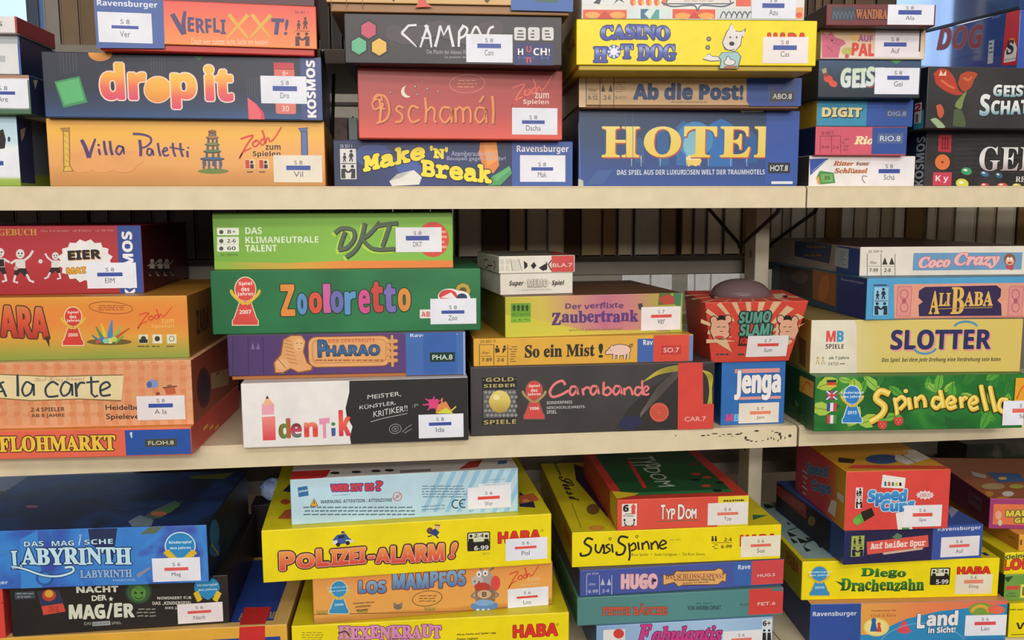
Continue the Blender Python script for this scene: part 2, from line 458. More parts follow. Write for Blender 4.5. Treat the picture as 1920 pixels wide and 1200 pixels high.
def blurb(x0, y0, x1, y1, c, rows, seed=1):
    """lines of print too small to read"""
    q = random.Random(seed); h = (y1-y0)/rows
    for i in range(rows):
        x = x0+q.random()*4; yy = y0+h*i
        while x < x1-6:
            w = 4+q.random()*10; r(x, yy+h*.25, min(x1, x+w), yy+h*.72, c); x += w+2.2
def seal(x, y, rx, ry, c, rot=-4, w=1.2):
    ring(x, y, rx, ry, w, c, rot)
    for k in (-.35, 0, .35): blurb(x-rx*.62, y+ry*(k-.14), x+rx*.62, y+ry*(k+.14), c, 1, int(k*10)+9)
POSE.update(
{'A1':(-0.7048,0.0090,-0.23,0.2900,0.0768,0.0000),
'A2':(-0.6836,-0.0008,-1.02,0.2901,0.0418,0.0768),
'A3':(-0.6905,-0.0014,-1.06,0.2901,0.0413,0.1187),
'A4':(-0.6883,-0.0081,-1.59,0.2901,0.0178,0.1600),
'B1':(-0.3849,0.0087,1.69,0.3010,0.0743,0.0000),
'B2':(-0.3809,-0.0030,1.89,0.2967,0.0699,0.0743),
'B3':(-0.3175,-0.0220,4.64,0.2307,0.0534,0.1442),
'C1':(-0.0766,0.0414,0.38,0.2893,0.0555,0.0000),
'C2':(-0.0452,0.0193,1.44,0.2415,0.0807,0.0555),
'C3':(-0.0573,-0.0071,-1.45,0.2460,0.0548,0.1361),
'C4':(-0.0756,-0.0146,-1.54,0.2754,0.0650,0.1909),
'D1':(0.2194,0.0440,-2.70,0.2785,0.0935,0.0000),
'D2':(0.2163,0.0271,-4.32,0.2721,0.0361,0.0935),
'D3':(0.2022,-0.0277,-4.18,0.2770,0.0561,0.1295),
'D4':(0.2078,-0.0278,-4.10,0.2562,0.0650,0.1856),
'E1':(0.5128,0.0325,-0.33,0.1423,0.0385,0.0000),
'E2':(0.5153,0.0233,-1.43,0.1200,0.0354,0.0385),
'E3':(0.5157,0.0226,-1.58,0.1253,0.0325,0.0739),
'E4':(0.5077,0.0059,-3.64,0.1285,0.0454,0.1064),
'E5':(0.5076,0.0022,-4.16,0.1292,0.0343,0.1518),
'E6':(0.5019,-0.0204,-4.55,0.1317,0.0248,0.1860),
'F1':(0.6711,0.0373,0.00,0.2900,0.0710,0.0000),
'F2':(0.6492,0.0049,0.00,0.2900,0.0749,0.0710),
'G1':(-0.5269,-0.0208,-2.59,0.2904,0.0324,-0.3007),
'G2':(-0.5255,-0.0137,-2.04,0.2902,0.0744,-0.2683),
'G3':(-0.5301,0.0005,-1.71,0.2901,0.0716,-0.1939),
'G4':(-0.5860,0.0242,0.97,0.2900,0.0787,-0.1224),
'H1':(-0.1844,-0.0131,0.28,0.2615,0.0764,-0.3007),
'H2':(-0.2012,0.0071,-1.35,0.2767,0.0529,-0.2243),
'H3':(-0.2192,0.0181,-1.42,0.3143,0.0747,-0.1714),
'H4':(-0.2168,0.0318,-0.64,0.2805,0.0663,-0.0968),
'I1':(0.0810,0.0055,-0.72,0.3042,0.0851,-0.3007),
'I2':(0.0853,0.0089,-0.20,0.2738,0.0341,-0.2156),
'I3':(0.1242,0.0106,4.25,0.2273,0.0501,-0.1815),
'I4':(0.1186,0.0243,6.78,0.0967,0.0480,-0.1313),
'J1':(0.3993,0.0156,-0.06,0.0847,0.0818,-0.3007),
'K1':(0.5018,-0.0298,-3.84,0.2669,0.0688,-0.3007),
'K2':(0.5044,-0.0079,-5.90,0.2664,0.0674,-0.2319),
'K3':(0.5687,-0.0200,-2.99,0.2030,0.0519,-0.1644),
'K4':(0.5743,0.0102,-9.16,0.2028,0.0371,-0.1125),
'L0':(-0.4473,0.0142,-1.37,0.3023,0.0746,-0.6014),
'L1':(-0.4632,0.0156,0.72,0.2487,0.0615,-0.5269),
'L2':(-0.4719,0.0107,-2.77,0.2399,0.0709,-0.4654),
'N1':(-0.1406,0.0105,-1.21,0.3437,0.0697,-0.6014),
'N2':(-0.1136,0.0117,2.85,0.2998,0.0583,-0.5317),
'N3':(-0.1712,0.0070,2.09,0.3546,0.0657,-0.4734),
'N4':(-0.1373,0.0207,2.51,0.2801,0.0571,-0.4077),
'O1':(0.2381,0.0026,-0.90,0.2334,0.0492,-0.6014),
'O2':(0.2138,0.0058,-0.85,0.2716,0.0377,-0.5523),
'O3':(0.2175,0.0082,0.33,0.2708,0.0348,-0.5145),
'O4':(0.2092,0.0185,-1.53,0.2747,0.0464,-0.4798),
'O5':(0.2667,0.0166,-1.35,0.1726,0.0408,-0.4334),
'P1':(0.5280,0.0114,-5.06,0.2654,0.0569,-0.6014),
'P2':(0.5200,0.0234,-4.83,0.2676,0.0538,-0.5445),
'P3':(0.5679,0.0051,-0.23,0.1939,0.0470,-0.4907),
'P4':(0.5658,0.0037,-3.64,0.1392,0.0799,-0.4437),
'Q1':(0.7983,-0.0053,0.00,0.2900,0.0485,-0.6014),
'Q2':(0.7935,0.0024,0.00,0.2900,0.0374,-0.5529),
'Q3':(0.7908,0.0025,0.00,0.2900,0.0308,-0.5155),
'Q4':(0.8159,0.0056,0.00,0.2900,0.0228,-0.4847),
'Q5':(0.7891,0.0316,-9.97,0.2900,0.0429,-0.4619)}
)
# ================= setting behind and below
def setting():
    bm = bmesh.new(); add_box(bm, -5, 5, -10, 4, -1.42, -1.4); tag(done(bm, 'floor', ['#6a645c/.6']), kind='structure')
    bm = bmesh.new(); add_box(bm, -5, 5, 3, 3.1, -1.4, 1.9)
    tag(done(bm, 'wall_back', ['#8a8478/.8']), kind='structure')
    wm = bpy.data.materials.new('window_daylight'); wm.use_nodes = True
    p = wm.node_tree.nodes['Principled BSDF']; p.inputs['Base Color'].default_value = (.5, .6, .8, 1)
    g = wm.node_tree.nodes.new('ShaderNodeTexGradient'); t = wm.node_tree.nodes.new('ShaderNodeTexCoord'); rp = wm.node_tree.nodes.new('ShaderNodeValToRGB')
    rp.color_ramp.elements[0].color = (.34, .52, .9, 1); rp.color_ramp.elements[1].color = (.45, .65, 1, 1)
    wm.node_tree.links.new(t.outputs['Generated'], g.inputs['Vector']); wm.node_tree.links.new(g.outputs['Fac'], rp.inputs['Fac']); wm.node_tree.links.new(rp.outputs['Color'], p.inputs['Emission Color']); p.inputs['Emission Strength'].default_value = 1.1
    bm = bmesh.new(); add_box(bm, -2.27, -1.1, 2.985, 2.999, .15, 1.7); w = tag(done(bm, 'window_1', [wm]), kind='structure')
    ws = wm.copy(); ws.name = 'window_sunlit_sky'; ws.node_tree.nodes['Principled BSDF'].inputs['Emission Strength'].default_value = 8
    bm = bmesh.new(); add_box(bm, -4.6, -2.27, 2.985, 2.999, .15, 1.7); tag(done(bm, 'window_2', [ws]), kind='structure')
    bm = bmesh.new()
    for x in (-4.62, -3.45, -2.28, -1.12): add_box(bm, x, x+.05, 2.96, 2.998, .12, 1.73)
    for z in (.1, 1.7): add_box(bm, -4.62, -1.07, 2.96, 2.998, z, z+.05)
    tag(done(bm, 'window_frame', ['#c9c6c0/.5'], w), kind='structure')
setting()

CREAM = '#d9c9a8/.38'
def board(name, label, x0, x1, z, cells=(), gap=None, D=.33, grp='steel shelf boards'):
    """folded steel shelf board: a panel with a turned-down front and rear lip"""
    bm = bmesh.new(); t = .0264
    segs = [(x0, x1)] if not gap else [(x0, gap[0]), (gap[1], x1)]
    def prof(a, b, y0, y1, front, rear):
        P = [(y0, z)] 
        if front: P = [(y0+.004, z), (y0, z-.003), (y0, z-t), (y0+.012, z-t), (y0+.012, z-t+.0015), (y0+.0016, z-t+.0015), (y0+.0016, z-.005)]
        else: P = [(y0, z), (y0, z-.005)]
        P += [(y1, z-.005), (y1, z)]
        A = [bm.verts.new((a, q[0], q[1])) for q in P]; B = [bm.verts.new((b, q[0], q[1])) for q in P]; n = len(P)
        for i in range(n): bm.faces.new((A[i], A[(i+1) % n], B[(i+1) % n], B[i]))
        bm.faces.new(A); bm.faces.new(B)
    if gap:
        prof(x0, x1, 0, gap[2], True, False); prof(x0, gap[0], gap[2], D, False, True); prof(gap[1], x1, gap[2], D, False, True)
    else: prof(x0, x1, 0, D, True, True)
    add_box(bm, x0+.0004, x0+.0018, .002, .03, z-t, z-.004); add_box(bm, x1-.0018, x1-.0004, .002, .03, z-t, z-.004)
    o = done(bm, name, [CREAM]); tag(o, label, 'shelf', grp); return o
XJ = .4955; GP = (XJ, .0015)
board('shelf_board', 'cream steel shelf board under the upper row, wide left bay', -1.0, XJ-.0008, 0)
board('shelf_board', 'cream steel shelf board under the upper row, narrow right bay', XJ+.0012, 1.35, 0, gap=(.519, .549, .214))
mb = board('shelf_board', 'cream steel shelf board under the middle row, with dark scuffs near its right end', -1.0, XJ-.0008, -.3007)
board('shelf_board', 'cream steel shelf board under the middle row, right bay beside the scuffed one', XJ+.0022, 1.35, -.3007, gap=(.519, .549, .214))
board('shelf_board', 'cream steel shelf board under the lower row, left bay', -1.0, XJ-.0008, -.6014)
board('shelf_board', 'cream steel shelf board under the lower row, right bay', XJ+.0012, 1.35, -.6014, gap=(.519, .549, .214))
# scuffs and a peg hole on the middle board's lip
def scuffs():
    bm = bmesh.new(); q = random.Random(11)
    def blot(x, y, a, b):
        c = at_depth(x, y, -.0002); n = 9
        bm.faces.new([bm.verts.new((c.x+a/1590*(1+.4*q.random())*math.cos(k*2*math.pi/n), -.0002, c.z+b/1590*(1+.4*q.random())*math.sin(k*2*math.pi/n))) for k in range(n)])
    for x, y, a, b in ((1318, 817, 4, 1.2), (1328, 816, 3, 1), (1340, 813, 5, 1), (1356, 815, 3, .8), (1368, 814, 5, 1), (1384, 814, 6, 1.2), (1390, 812, 2, 1), (1419, 808, 4, 1.6), (1398, 821, 2.4, 2.6), (1402, 825, 4, 1.2), (1409, 827, 3, 1), (1418, 828, 2, 1), (1430, 826, 2, .8), (1440, 823, 1.2, 2), (1446, 821, 1, 2.4), (1451, 823, 1, 2), (1456, 811, 4, 1), (1462, 814, 2.4, 3), (1464, 820, 1.6, 4), (1459, 826, 1, 2), (1472, 821, 1, 2), (1448, 808, 2, .8), (1350, 818, 2, .7), (1373, 818, 2, .6), (1267, 817, 1.6, .8)): blot(x, y, a, b)
    me_o = done(bm, 'scuff_mark', ['#3a2f26/.7'], mb); me_o['label'] = 'dark scuffed paint'; me_o['kind'] = 'stuff'
    bm = bmesh.new(); c = at_depth(1481, 817, 0); n = 16
    for k in range(n): pass
    A = [bm.verts.new((c.x+.0021*math.cos(k*2*math.pi/n), -.0003, c.z+.0021*math.sin(k*2*math.pi/n))) for k in range(n)]; B = [bm.verts.new((v.co.x, .001, v.co.z)) for v in A]
    bm.faces.new(A); bm.faces.new(B)
    for k in range(n): bm.faces.new((A[k], A[(k+1) % n], B[(k+1) % n], B[k]))
    done(bm, 'peg_hole', ['#4a3f34/.4'], mb)  # dark disc, the shade inside the hole put into its colour
scuffs()

# upright post between the bays, with its slots
bm = bmesh.new(); add_box(bm, .523, .5445, .2195, .2615, -1.4, .6); bevel(bm, .0015)
post = tag(done(bm, 'shelf_post', ['#c4b8a2/.4']), 'cream steel upright post between the two bays, behind the red tapered carton', 'shelf post')
for k in range(9):
    bm = bmesh.new(); add_box(bm, .5226, .5234, .236, .2385, -.55+k*.075, -.54+k*.075); done(bm, 'slot', ['#1c1814/.8'], post)

# wire book supports hanging under the upper boards
def wire(x, y0, y1, ya, za, label, z=-.0265):
    P = [(x, y0, z+.0), (x, y0+.006, z-.006)]
    P += [(x, y0+.006+(ya-.008-y0-.006)*t, z-.006+(za+.007-z+.006)*t) for t in (.25, .5, .75, 1)]
    P += [(x, ya-.003, za+.0015), (x, ya+.003, za+.0015), (x, ya+.008, za+.007)]
    P += [(x, ya+.008+(y1-ya-.008)*t, za+.007+(z-za-.007)*t) for t in (.25, .5, .75, 1)]
    tag(tube(P, .0026, 'wire_support', '#141210/.35'), label, 'wire support', 'wire supports under the shelf boards')
wire(.4665, .012, .27, .135, -.082, 'black wire support hanging in a V under the upper board, left of the post')
wire(.5725, .13, .325, .285, -.088, 'black wire support under the upper right board, partly behind the post')
wire(.4815, .03, .22, .12, -.338, 'black wire support hanging low under the scuffed board end', z=-.3272)
wire(-.092, .12, .32, .235, .052, 'black wire support in the dark gap between the first two upper stacks', z=.17)

# ================= the back-to-back shelf and its books
def rear(label, x0, x1, z, y0=.28):
    bm = bmesh.new(); add_box(bm, x0, x1, y0, .62, z-.021, z); bevel(bm, .002)
    tag(done(bm, 'rear_shelf_board', ['#6f675c/.5']), label, 'shelf', 'steel shelf boards of the aisle behind')
for z, n in ((-.107, 'middle'), (-.447, 'lower'), (.2, 'upper')):
    rear('long grey steel shelf board behind the %s row, running on behind the post' % n, -1.2, .562, z, .338 if n == 'lower' else .28); rear('grey steel shelf board behind the %s row, starting beyond the post' % n, .5635, 1.5, z, {'lower': .338, 'middle': .365}.get(n, .28))
BK1 = ['#a08c74', '#8e7658', '#98908a', '#7c6040', '#a89a86', '#8c7c6c', '#6f5638', '#a09080', '#88724e']
PAGE = dict(zip(BK1, ['#dcc6a4', '#c8ac84', '#d4c6b4', '#ae8c60', '#e2d2b4', '#c8b49c', '#a5835a', '#dcc8ac', '#c2a67c']))
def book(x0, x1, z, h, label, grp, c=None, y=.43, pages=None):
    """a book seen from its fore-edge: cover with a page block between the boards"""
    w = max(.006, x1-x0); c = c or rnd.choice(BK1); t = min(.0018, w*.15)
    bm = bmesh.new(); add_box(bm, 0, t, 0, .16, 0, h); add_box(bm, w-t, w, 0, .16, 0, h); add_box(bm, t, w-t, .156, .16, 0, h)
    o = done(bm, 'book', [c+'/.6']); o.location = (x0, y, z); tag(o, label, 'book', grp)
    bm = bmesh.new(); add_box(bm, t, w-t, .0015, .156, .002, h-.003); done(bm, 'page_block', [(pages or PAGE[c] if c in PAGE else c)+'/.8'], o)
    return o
def X(px_, y_, Y): return at_depth(px_, y_, Y).x
Yb = .43
edges = [(860, 903), (905, 950), (955, 985), (988, 1026), (1027, 1058), (1059, 1087), (1090, 1128), (1130, 1156), (1159, 1186), (1190, 1236), (1238, 1268), (1278, 1298), (1301, 1323), (1326, 1354), (1358, 1388)]
for i, (a, b) in enumerate(edges):
    book(X(a, 450, Yb), X(b, 450, Yb), -.107, .2+rnd.random()*.03, 'dim brown or grey book standing behind the middle row, left of the post', 'books behind the middle row left of the post', BK1[(i*4+2) % 9] if i not in (1, 5) else '#5a4228')
edges = [(1392, 1440), (1446, 1464), (1467, 1480), (1484, 1509), (1513, 1524), (1530, 1545), (1549, 1574), (1578, 1598), (1602, 1622), (1626, 1648), (1652, 1672), (1677, 1694), (1699, 1733), (1738, 1754), (1759, 1786), (1791, 1828), (1833, 1864), (1868, 1902), (1907, 1940)]
for i, (a, b) in enumerate(edges):
    book(X(a, 440, Yb), X(b, 440, Yb), -.107, .2+rnd.random()*.03, 'dim grey brown book standing behind the middle row, right of the post', 'books behind the middle row right of the post', ['#c4b49c', '#cfc4b0', '#b5a690', '#d6ccba'][i % 4] if i % 6 else '#86683e')
x = 1262
for i in range(16):
    w = 16+rnd.random()*12
    if not 1392 < x < 1400: book(X(x, 860, Yb), X(x+w, 860, Yb), -.447, .17+rnd.random()*.05, 'dim beige book standing behind the lower row near the post', 'books behind the lower row', ['#b5aa96', '#c8bda8', '#a39480'][i % 3])
    x += w+3+(6 if i % 3 == 0 else 0)
for i, (a, b, c) in enumerate(((52, 74, '#3c4450'), (76, 82, '#4a6a9c'), (84, 112, '#7c766e'), (115, 148, '#6f5c46'), (150, 186, '#66543e'), (190, 230, '#4f4234'), (598, 618, '#2f2722'), (621, 640, '#2c2622'))):
    book(X(a, 60, Yb), X(b, 60, Yb), .2, .24, 'dim book standing behind the left upper stack', 'books behind the upper row', c)
for i, (a, b) in enumerate(((1500, 1512), (1515, 1526), (1529, 1540), (1543, 1556), (1560, 1580), (1584, 1600), (1604, 1640), (1644, 1680))):
    book(X(a, 30, Yb), X(b, 30, Yb), .2, .24, 'dark brown book standing behind the narrow upper stack', 'books behind the upper row at the narrow stack', ['#5a4434', '#4a382c', '#64503e'][i % 3])
x = -60
i = 0
while x < 828:
    w = min(24+rnd.random()*24, 854-x)
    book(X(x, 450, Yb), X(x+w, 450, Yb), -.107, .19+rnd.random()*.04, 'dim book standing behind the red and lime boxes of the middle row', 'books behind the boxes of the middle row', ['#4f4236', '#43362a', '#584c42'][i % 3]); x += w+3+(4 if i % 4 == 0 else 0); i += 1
x = 250
while x < 640:
    w = 24+rnd.random()*20
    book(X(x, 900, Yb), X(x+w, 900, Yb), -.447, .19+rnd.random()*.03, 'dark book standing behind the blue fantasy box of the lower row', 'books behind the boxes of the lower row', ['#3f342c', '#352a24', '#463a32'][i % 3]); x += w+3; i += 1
for a, b in ((560, 594), (644, 676), (680, 720)):
    book(X(a, 60, Yb), X(b, 60, Yb), .2, .24, 'dark book standing behind the second upper stack', 'books behind the upper row at the second stack', '#3a3028')
x = 660
i = 0
while x < 1250:
    w = min(22+rnd.random()*20, 1258-x)
    book(X(x, 900, Yb), X(x+w, 900, Yb), -.447, .17+rnd.random()*.02, 'dark book standing behind the yellow boxes of the lower row', 'books behind the yellow boxes of the lower row', BK1[i % 9]); x += w+3; i += 1
# a low unit in the next aisle with white magazines, glimpsed under the rear board
bm = bmesh.new(); add_box(bm, -.6, 1.6, 1.36, 1.7, -1.4, -.32); bevel(bm, .004)
tag(done(bm, 'low_cabinet', ['#6a5a48/.5']), 'brown low cabinet in the next aisle under the white magazines', 'cabinet')
for a, b, hh in ((1172, 1222, .14), (1226, 1264, .15), (1296, 1306, .14), (1309, 1336, .145), (1340, 1392, .135)):
    xa, xb = X(a, 524, 1.38), X(b, 524, 1.38)
    bm = bmesh.new(); add_box(bm, 0, xb-xa, 0, .012, 0, hh); bevel(bm, .001); o = done(bm, 'magazine', ['#f0eeec/.5']); o.location = (xa, 1.4, -.32)
    tag(o, 'white magazine in the next aisle, glimpsed below the grey rear board', 'magazine', 'white magazines in the next aisle')
# small things in the gaps
def small(x0, x1, y0, y1, z0, z1, name, label, cat, m):
    bm = bmesh.new(); add_box(bm, 0, x1-x0, 0, y1-y0, 0, z1-z0); bevel(bm, .001); o = done(bm, name, [m]); o.location = (x0, y0, z0); return tag(o, label, cat)
small(-.1085, -.0712, .275, .32, 0, .104, 'paperback', 'mottled pinkish book standing in the dark gap between the first two upper stacks', 'book', NZ(30, (.35, '#7a6a5e'), (.6, '#9a7a72'), (.75, '#5a4a44')))
small(-.0702, -.0575, .275, .31, 0, .104, 'paperback', 'cyan and white thin book beside the mottled pinkish one', 'book', G('X', (0, '#cfe0dc'), (.3, '#5fb8b0'), (.6, '#3a6a94'), (1, '#d3dcd8')))
tube([(-.115, .325, .128), (-.04, .325, .128)], .0034, 'steel_rod', '#9a948a/.35')
bpy.data.objects['steel_rod']['label'] = 'thin grey steel rod in the dark gap between the first two upper stacks'; bpy.data.objects['steel_rod']['category'] = 'rod'
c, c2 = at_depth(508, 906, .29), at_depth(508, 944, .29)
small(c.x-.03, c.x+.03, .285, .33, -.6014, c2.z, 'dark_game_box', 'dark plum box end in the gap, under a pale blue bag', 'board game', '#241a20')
bm = bmesh.new(); bmesh.ops.create_icosphere(bm, subdivisions=3, radius=1); q = random.Random(4)
for v in bm.verts: v.co = Vector((v.co.x*.016*(1+.25*q.random()), v.co.y*.015, v.co.z*(c.z-c2.z)*.5*(1+.2*q.random())))
o = done(bm, 'paper_bag', [NZ(45, (.4, '#8fa8dc'), (.6, '#b9cbee'), (.7, '#5a72b0'))]); o.location = (c.x, .306, (c.z+c2.z)/2+.0015)
tag(o, 'pale blue crumpled bag glimpsed between the blue fantasy box and a yellow one', 'bag')
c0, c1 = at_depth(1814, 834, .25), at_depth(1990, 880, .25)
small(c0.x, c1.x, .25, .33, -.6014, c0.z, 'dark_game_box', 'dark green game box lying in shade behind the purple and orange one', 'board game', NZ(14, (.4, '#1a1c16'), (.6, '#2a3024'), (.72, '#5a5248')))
GROUP = {'A': 'board games stacked on the upper shelf', 'B': 'board games stacked on the upper shelf', 'C': 'board games stacked on the upper shelf', 'D': 'board games stacked on the upper shelf', 'E': 'board games stacked on the upper shelf', 'F': 'board games stacked on the upper shelf',
         'G': 'board games stacked on the middle shelf', 'H': 'board games stacked on the middle shelf', 'I': 'board games stacked on the middle shelf', 'J': 'board games stacked on the middle shelf', 'K': 'board games stacked on the middle shelf',
         'L': 'board games stacked on the lower shelf', 'N': 'board games stacked on the lower shelf', 'O': 'board games stacked on the lower shelf', 'P': 'board games stacked on the lower shelf', 'Q': 'board games stacked on the lower shelf'}
TI, PR = 'title_lettering', 'printed_picture'
WH, BK = '#e9e4e2', '#1f1c1c'

# ================= upper shelf, sliver at the left edge
def A1():
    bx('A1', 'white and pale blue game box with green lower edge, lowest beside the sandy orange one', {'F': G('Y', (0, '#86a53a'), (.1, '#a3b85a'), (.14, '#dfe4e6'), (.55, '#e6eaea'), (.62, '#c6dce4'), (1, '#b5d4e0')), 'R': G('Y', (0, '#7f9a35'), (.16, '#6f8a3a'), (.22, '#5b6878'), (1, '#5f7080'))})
    face('R'); r(35, 222, 62, 345, '#26305c'); pg([(38, 243), (48, 239), (45, 255), (40, 266)], '#b39c8c')
    face('F'); pg([(-4, 246), (6, 242), (11, 262), (9, 278), (-4, 280)], '#2a2422'); el(17, 261, 2.5, 5, '#33415a'); lab(-48, 286, 30, 330, 'S 8', 'Cap', bar=(.3, .36, .7, .55)); finish()
def A2():
    bx('A2', 'navy game box with green bottom band and white sticker, second in its stack', {'F': G('Y', (0, '#4c6a4a'), (.12, '#50705a'), (.16, '#c9c6c4'), (.9, '#d6d2d0'), (.93, '#a8826a'), (1, '#a8826a')), 'R': '#2a3354'})
    part(PR); r(52, 150, 59, 206, '#4d7a5e'); face('R'); pg([(62, 150), (71, 150), (66, 168)], '#b9a99c'); face('F')
    lab(-45, 148, 53, 203, 'S 8', 'Are', bar=(.28, .42, .75, .54)); finish()
def A3():
    bx('A3', 'white game box with a bright blue edge, under the flat white and red one', {'F': '#dcdcda', 'R': '#182344'})
    part(PR); r(34, 64, 44, 140, '#3f5fa4'); r(-40, 66, 33, 82, '#b3b7ba'); r(-40, 104, 10, 116, '#b4b6b8'); finish()
def A4():
    bx('A4', 'flat white game box with a dark red side', {'F': '#dedad9', 'R': '#7c1f26'})
    part(PR); r(28, 28, 34, 64, '#b02c30'); W('S', -3, 40, 4, 49, '#6a6668'); finish()
for k in (A1, A2, A3, A4): k()

# ================= upper shelf, left stack
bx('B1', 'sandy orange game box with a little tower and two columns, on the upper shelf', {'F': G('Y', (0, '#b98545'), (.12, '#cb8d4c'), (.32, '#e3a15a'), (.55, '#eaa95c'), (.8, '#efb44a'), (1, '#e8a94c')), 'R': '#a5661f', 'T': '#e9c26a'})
part(PR)
for s in range(9): el(140+s*13, 300+9*math.sin(s*2), 26, 15, '#e59f5f', n=14)
for (x, c, c2) in ((124, '#e2b54c', '#8f6d2c'), (570, '#5a6f9e', '#3f4c72')):
    yb = 318 if x < 300 else 322
    pg([(x-6, 246), (x+7, 246), (x+8, yb-4), (x-5, yb-4)], c2); pg([(x-4, 247), (x+5, 247), (x+6, yb-5), (x-3, yb-5)], c)
    pg([(x-11, 240), (x+8, 239), (x+5, 247), (x-7, 247)], c2); pg([(x-9, 241), (x+7, 240), (x+4, 246), (x-6, 246)], c if x > 300 else '#b5853c')
    if x < 300: pg([(x-4, yb-6), (x+8, yb-7), (x+15, yb+3), (x-6, yb+4)], c2); pg([(x-2, yb-5), (x+7, yb-6), (x+12, yb+2), (x-4, yb+3)], c)
for i in range(5): ln([(120+i, 252+i*12), (127+i, 258+i*12)], 1, '#a98032')
el(400, 321, 29, 5, '#71803d')
for y, hw, c in ((247, 8, '#9a5c4c'), (258, 12, '#b3784a'), (271, 14, '#7d8150'), (284, 17, '#5f7c52'), (298, 23, '#4e6488')):
    el(398, y, hw, 3.4, '#4a3a38'); el(398, y-1, hw-1, 2.6, c)
    for dx in (-.6, .1, .7): pg([(398+hw*dx-2, y+3), (398+hw*dx+2, y+3), (398+hw*dx+2.6, y+13), (398+hw*dx-2.6, y+13)], '#5b5a5e')
for dx in (-16, -6, 6, 15): r(398+dx-2, 301, 398+dx+2, 316, '#4d5f86')
part(TI); PU = '#54376a'
ln(sm([(153, 262), (160, 276), (167, 296)]), 6, PU, 7); ln(sm([(167, 296), (173, 277), (179, 260)]), 6, PU, 3)
ln([(185, 279), (188, 291)], 4, PU); el(185, 272, 2.4, 2.4, PU)
for x in (196, 207): ln(sm([(x-1, 264), (x+1, 280), (x+4, 291)]), 4, PU, 5)
ln(sm([(231, 276), (222, 274), (218, 284), (224, 290), (230, 281), (231, 276), (233, 289)]), 3.4, PU)
ln(sm([(249, 251), (266, 252), (281, 257), (283, 266), (274, 275), (266, 277)]), 4.5, PU, 3); ln(sm([(262, 262), (264, 280), (264, 293)]), 5, PU, 5)
ln(sm([(286, 281), (278, 279), (276, 288), (282, 291), (286, 282), (288, 292)]), 3.4, PU)
ln(sm([(296, 268), (298, 282), (301, 293)]), 4, PU); ln(sm([(306, 285), (314, 281), (310, 277), (305, 284), (309, 292), (317, 290)]), 3.2, PU)
for x in (324, 338): ln(sm([(x, 268), (x+1, 282), (x+5, 294)]), 4, PU)
ln([(318, 276), (346, 281)], 3, PU); ln([(351, 283), (352, 295)], 4, PU); el(353, 277, 2, 2, PU)
zoch(447, 238, 528, 298, '#d8433a', 3.6)
part('maker_logo'); W('zum', 498, 272, 526, 281, '#3a2a2c', 'ss'); W('Spielen', 474, 283, 526, 296, '#3a2a2c', 'ss')
part(PR)
for x in (459, 485):
    r(x, 299, x+19, 317, '#e8cfa8'); r(x+1, 300, x+9, 316, '#c94434'); el(x+13, 304, 3, 3, '#2c2324'); r(x+10, 308, x+17, 316, '#3a2a2c'); blurb(x, 320, x+19, 325, '#6a4a30', 1, x)
lab(513, 291, 604, 342, 'S 8', 'Vil', paper='#e4d9c8/.5', bar=(.26, .38, .76, .55)); finish()

bx('B2', 'dark navy game box with orange and pink title and falling coloured blocks', {'F': G('Y', (0, '#2f4f7d'), (.18, '#2b3d5c'), (.45, '#272d40'), (1, '#2b2e3c')), 'R': '#20263c', 'T': '#303446'})
part(PR)
for x0, x1, y0, y1 in ((112, 142, 99, 138), (283, 308, 107, 142), (462, 486, 145, 182)):
    for k in range(6): ln([(x0+(x1-x0)*k/5, y0), (x0+(x1-x0)*k/5+2, y1)], 1, '#4a4d58')
pg([(102, 153), (149, 143), (164, 192), (119, 202)], '#3d8f58'); pg([(106, 156), (147, 147), (158, 188), (121, 197)], '#58b06f')
el(188, 98, 23, 17, ('G', 'Y', [(0, '#d07a35'), (1, '#eab545')])); pg([(363, 105), (382, 105), (373, 114)], '#2f6a4a')
pg([(464, 183), (480, 194), (494, 211), (497, 227), (466, 226)], '#d8414e'); pg([(464, 183), (479, 195), (490, 212), (488, 226), (468, 226)], '#e6606a')
r(513, 117, 551, 130, '#c43a44'); r(514, 130, 552, 146, '#d96a5c'); r(517, 190, 555, 214, '#d97566', 4); W('30', 529, 198, 542, 209, '#e9d8cf', ''); W('8+', 530, 133, 541, 142, '#e9d8cf', '')
OG = ('G', 'Y', [(0, '#d9486a'), (.35, '#e66a50'), (.7, '#efae45'), (1, '#f0c04a')])
part(TI)
W('dr', 187, 117, 274, 189, OG, 'ss', o='#f0d2c2', ow=2.2, b=4.4)
el(296, 168, 27, 26, '#efc9b4'); el(296, 168, 25, 24, ('G', 'Y', [(0, '#e08a3a'), (.5, '#eda63f'), (1, '#f0b84a')]))
W('p', 321, 137, 369, 205, OG, 'ss', o='#f0d2c2', ow=2.2, b=4.4); W('it', 384, 122, 437, 191, OG, 'ss', o='#f0d2c2', ow=2.2, b=4.4)
part(PR); r(564, 107, 604, 226, '#3c4b80'); r(482, 104, 604, 107.5, '#cfd2d8')
part('maker_logo'); W('KOSMOS', 575, 113, 592, 221, WH, 'ss', rot=90, b=1)
lab(489, 142, 575, 195, 'S 8', 'Dro'); finish()

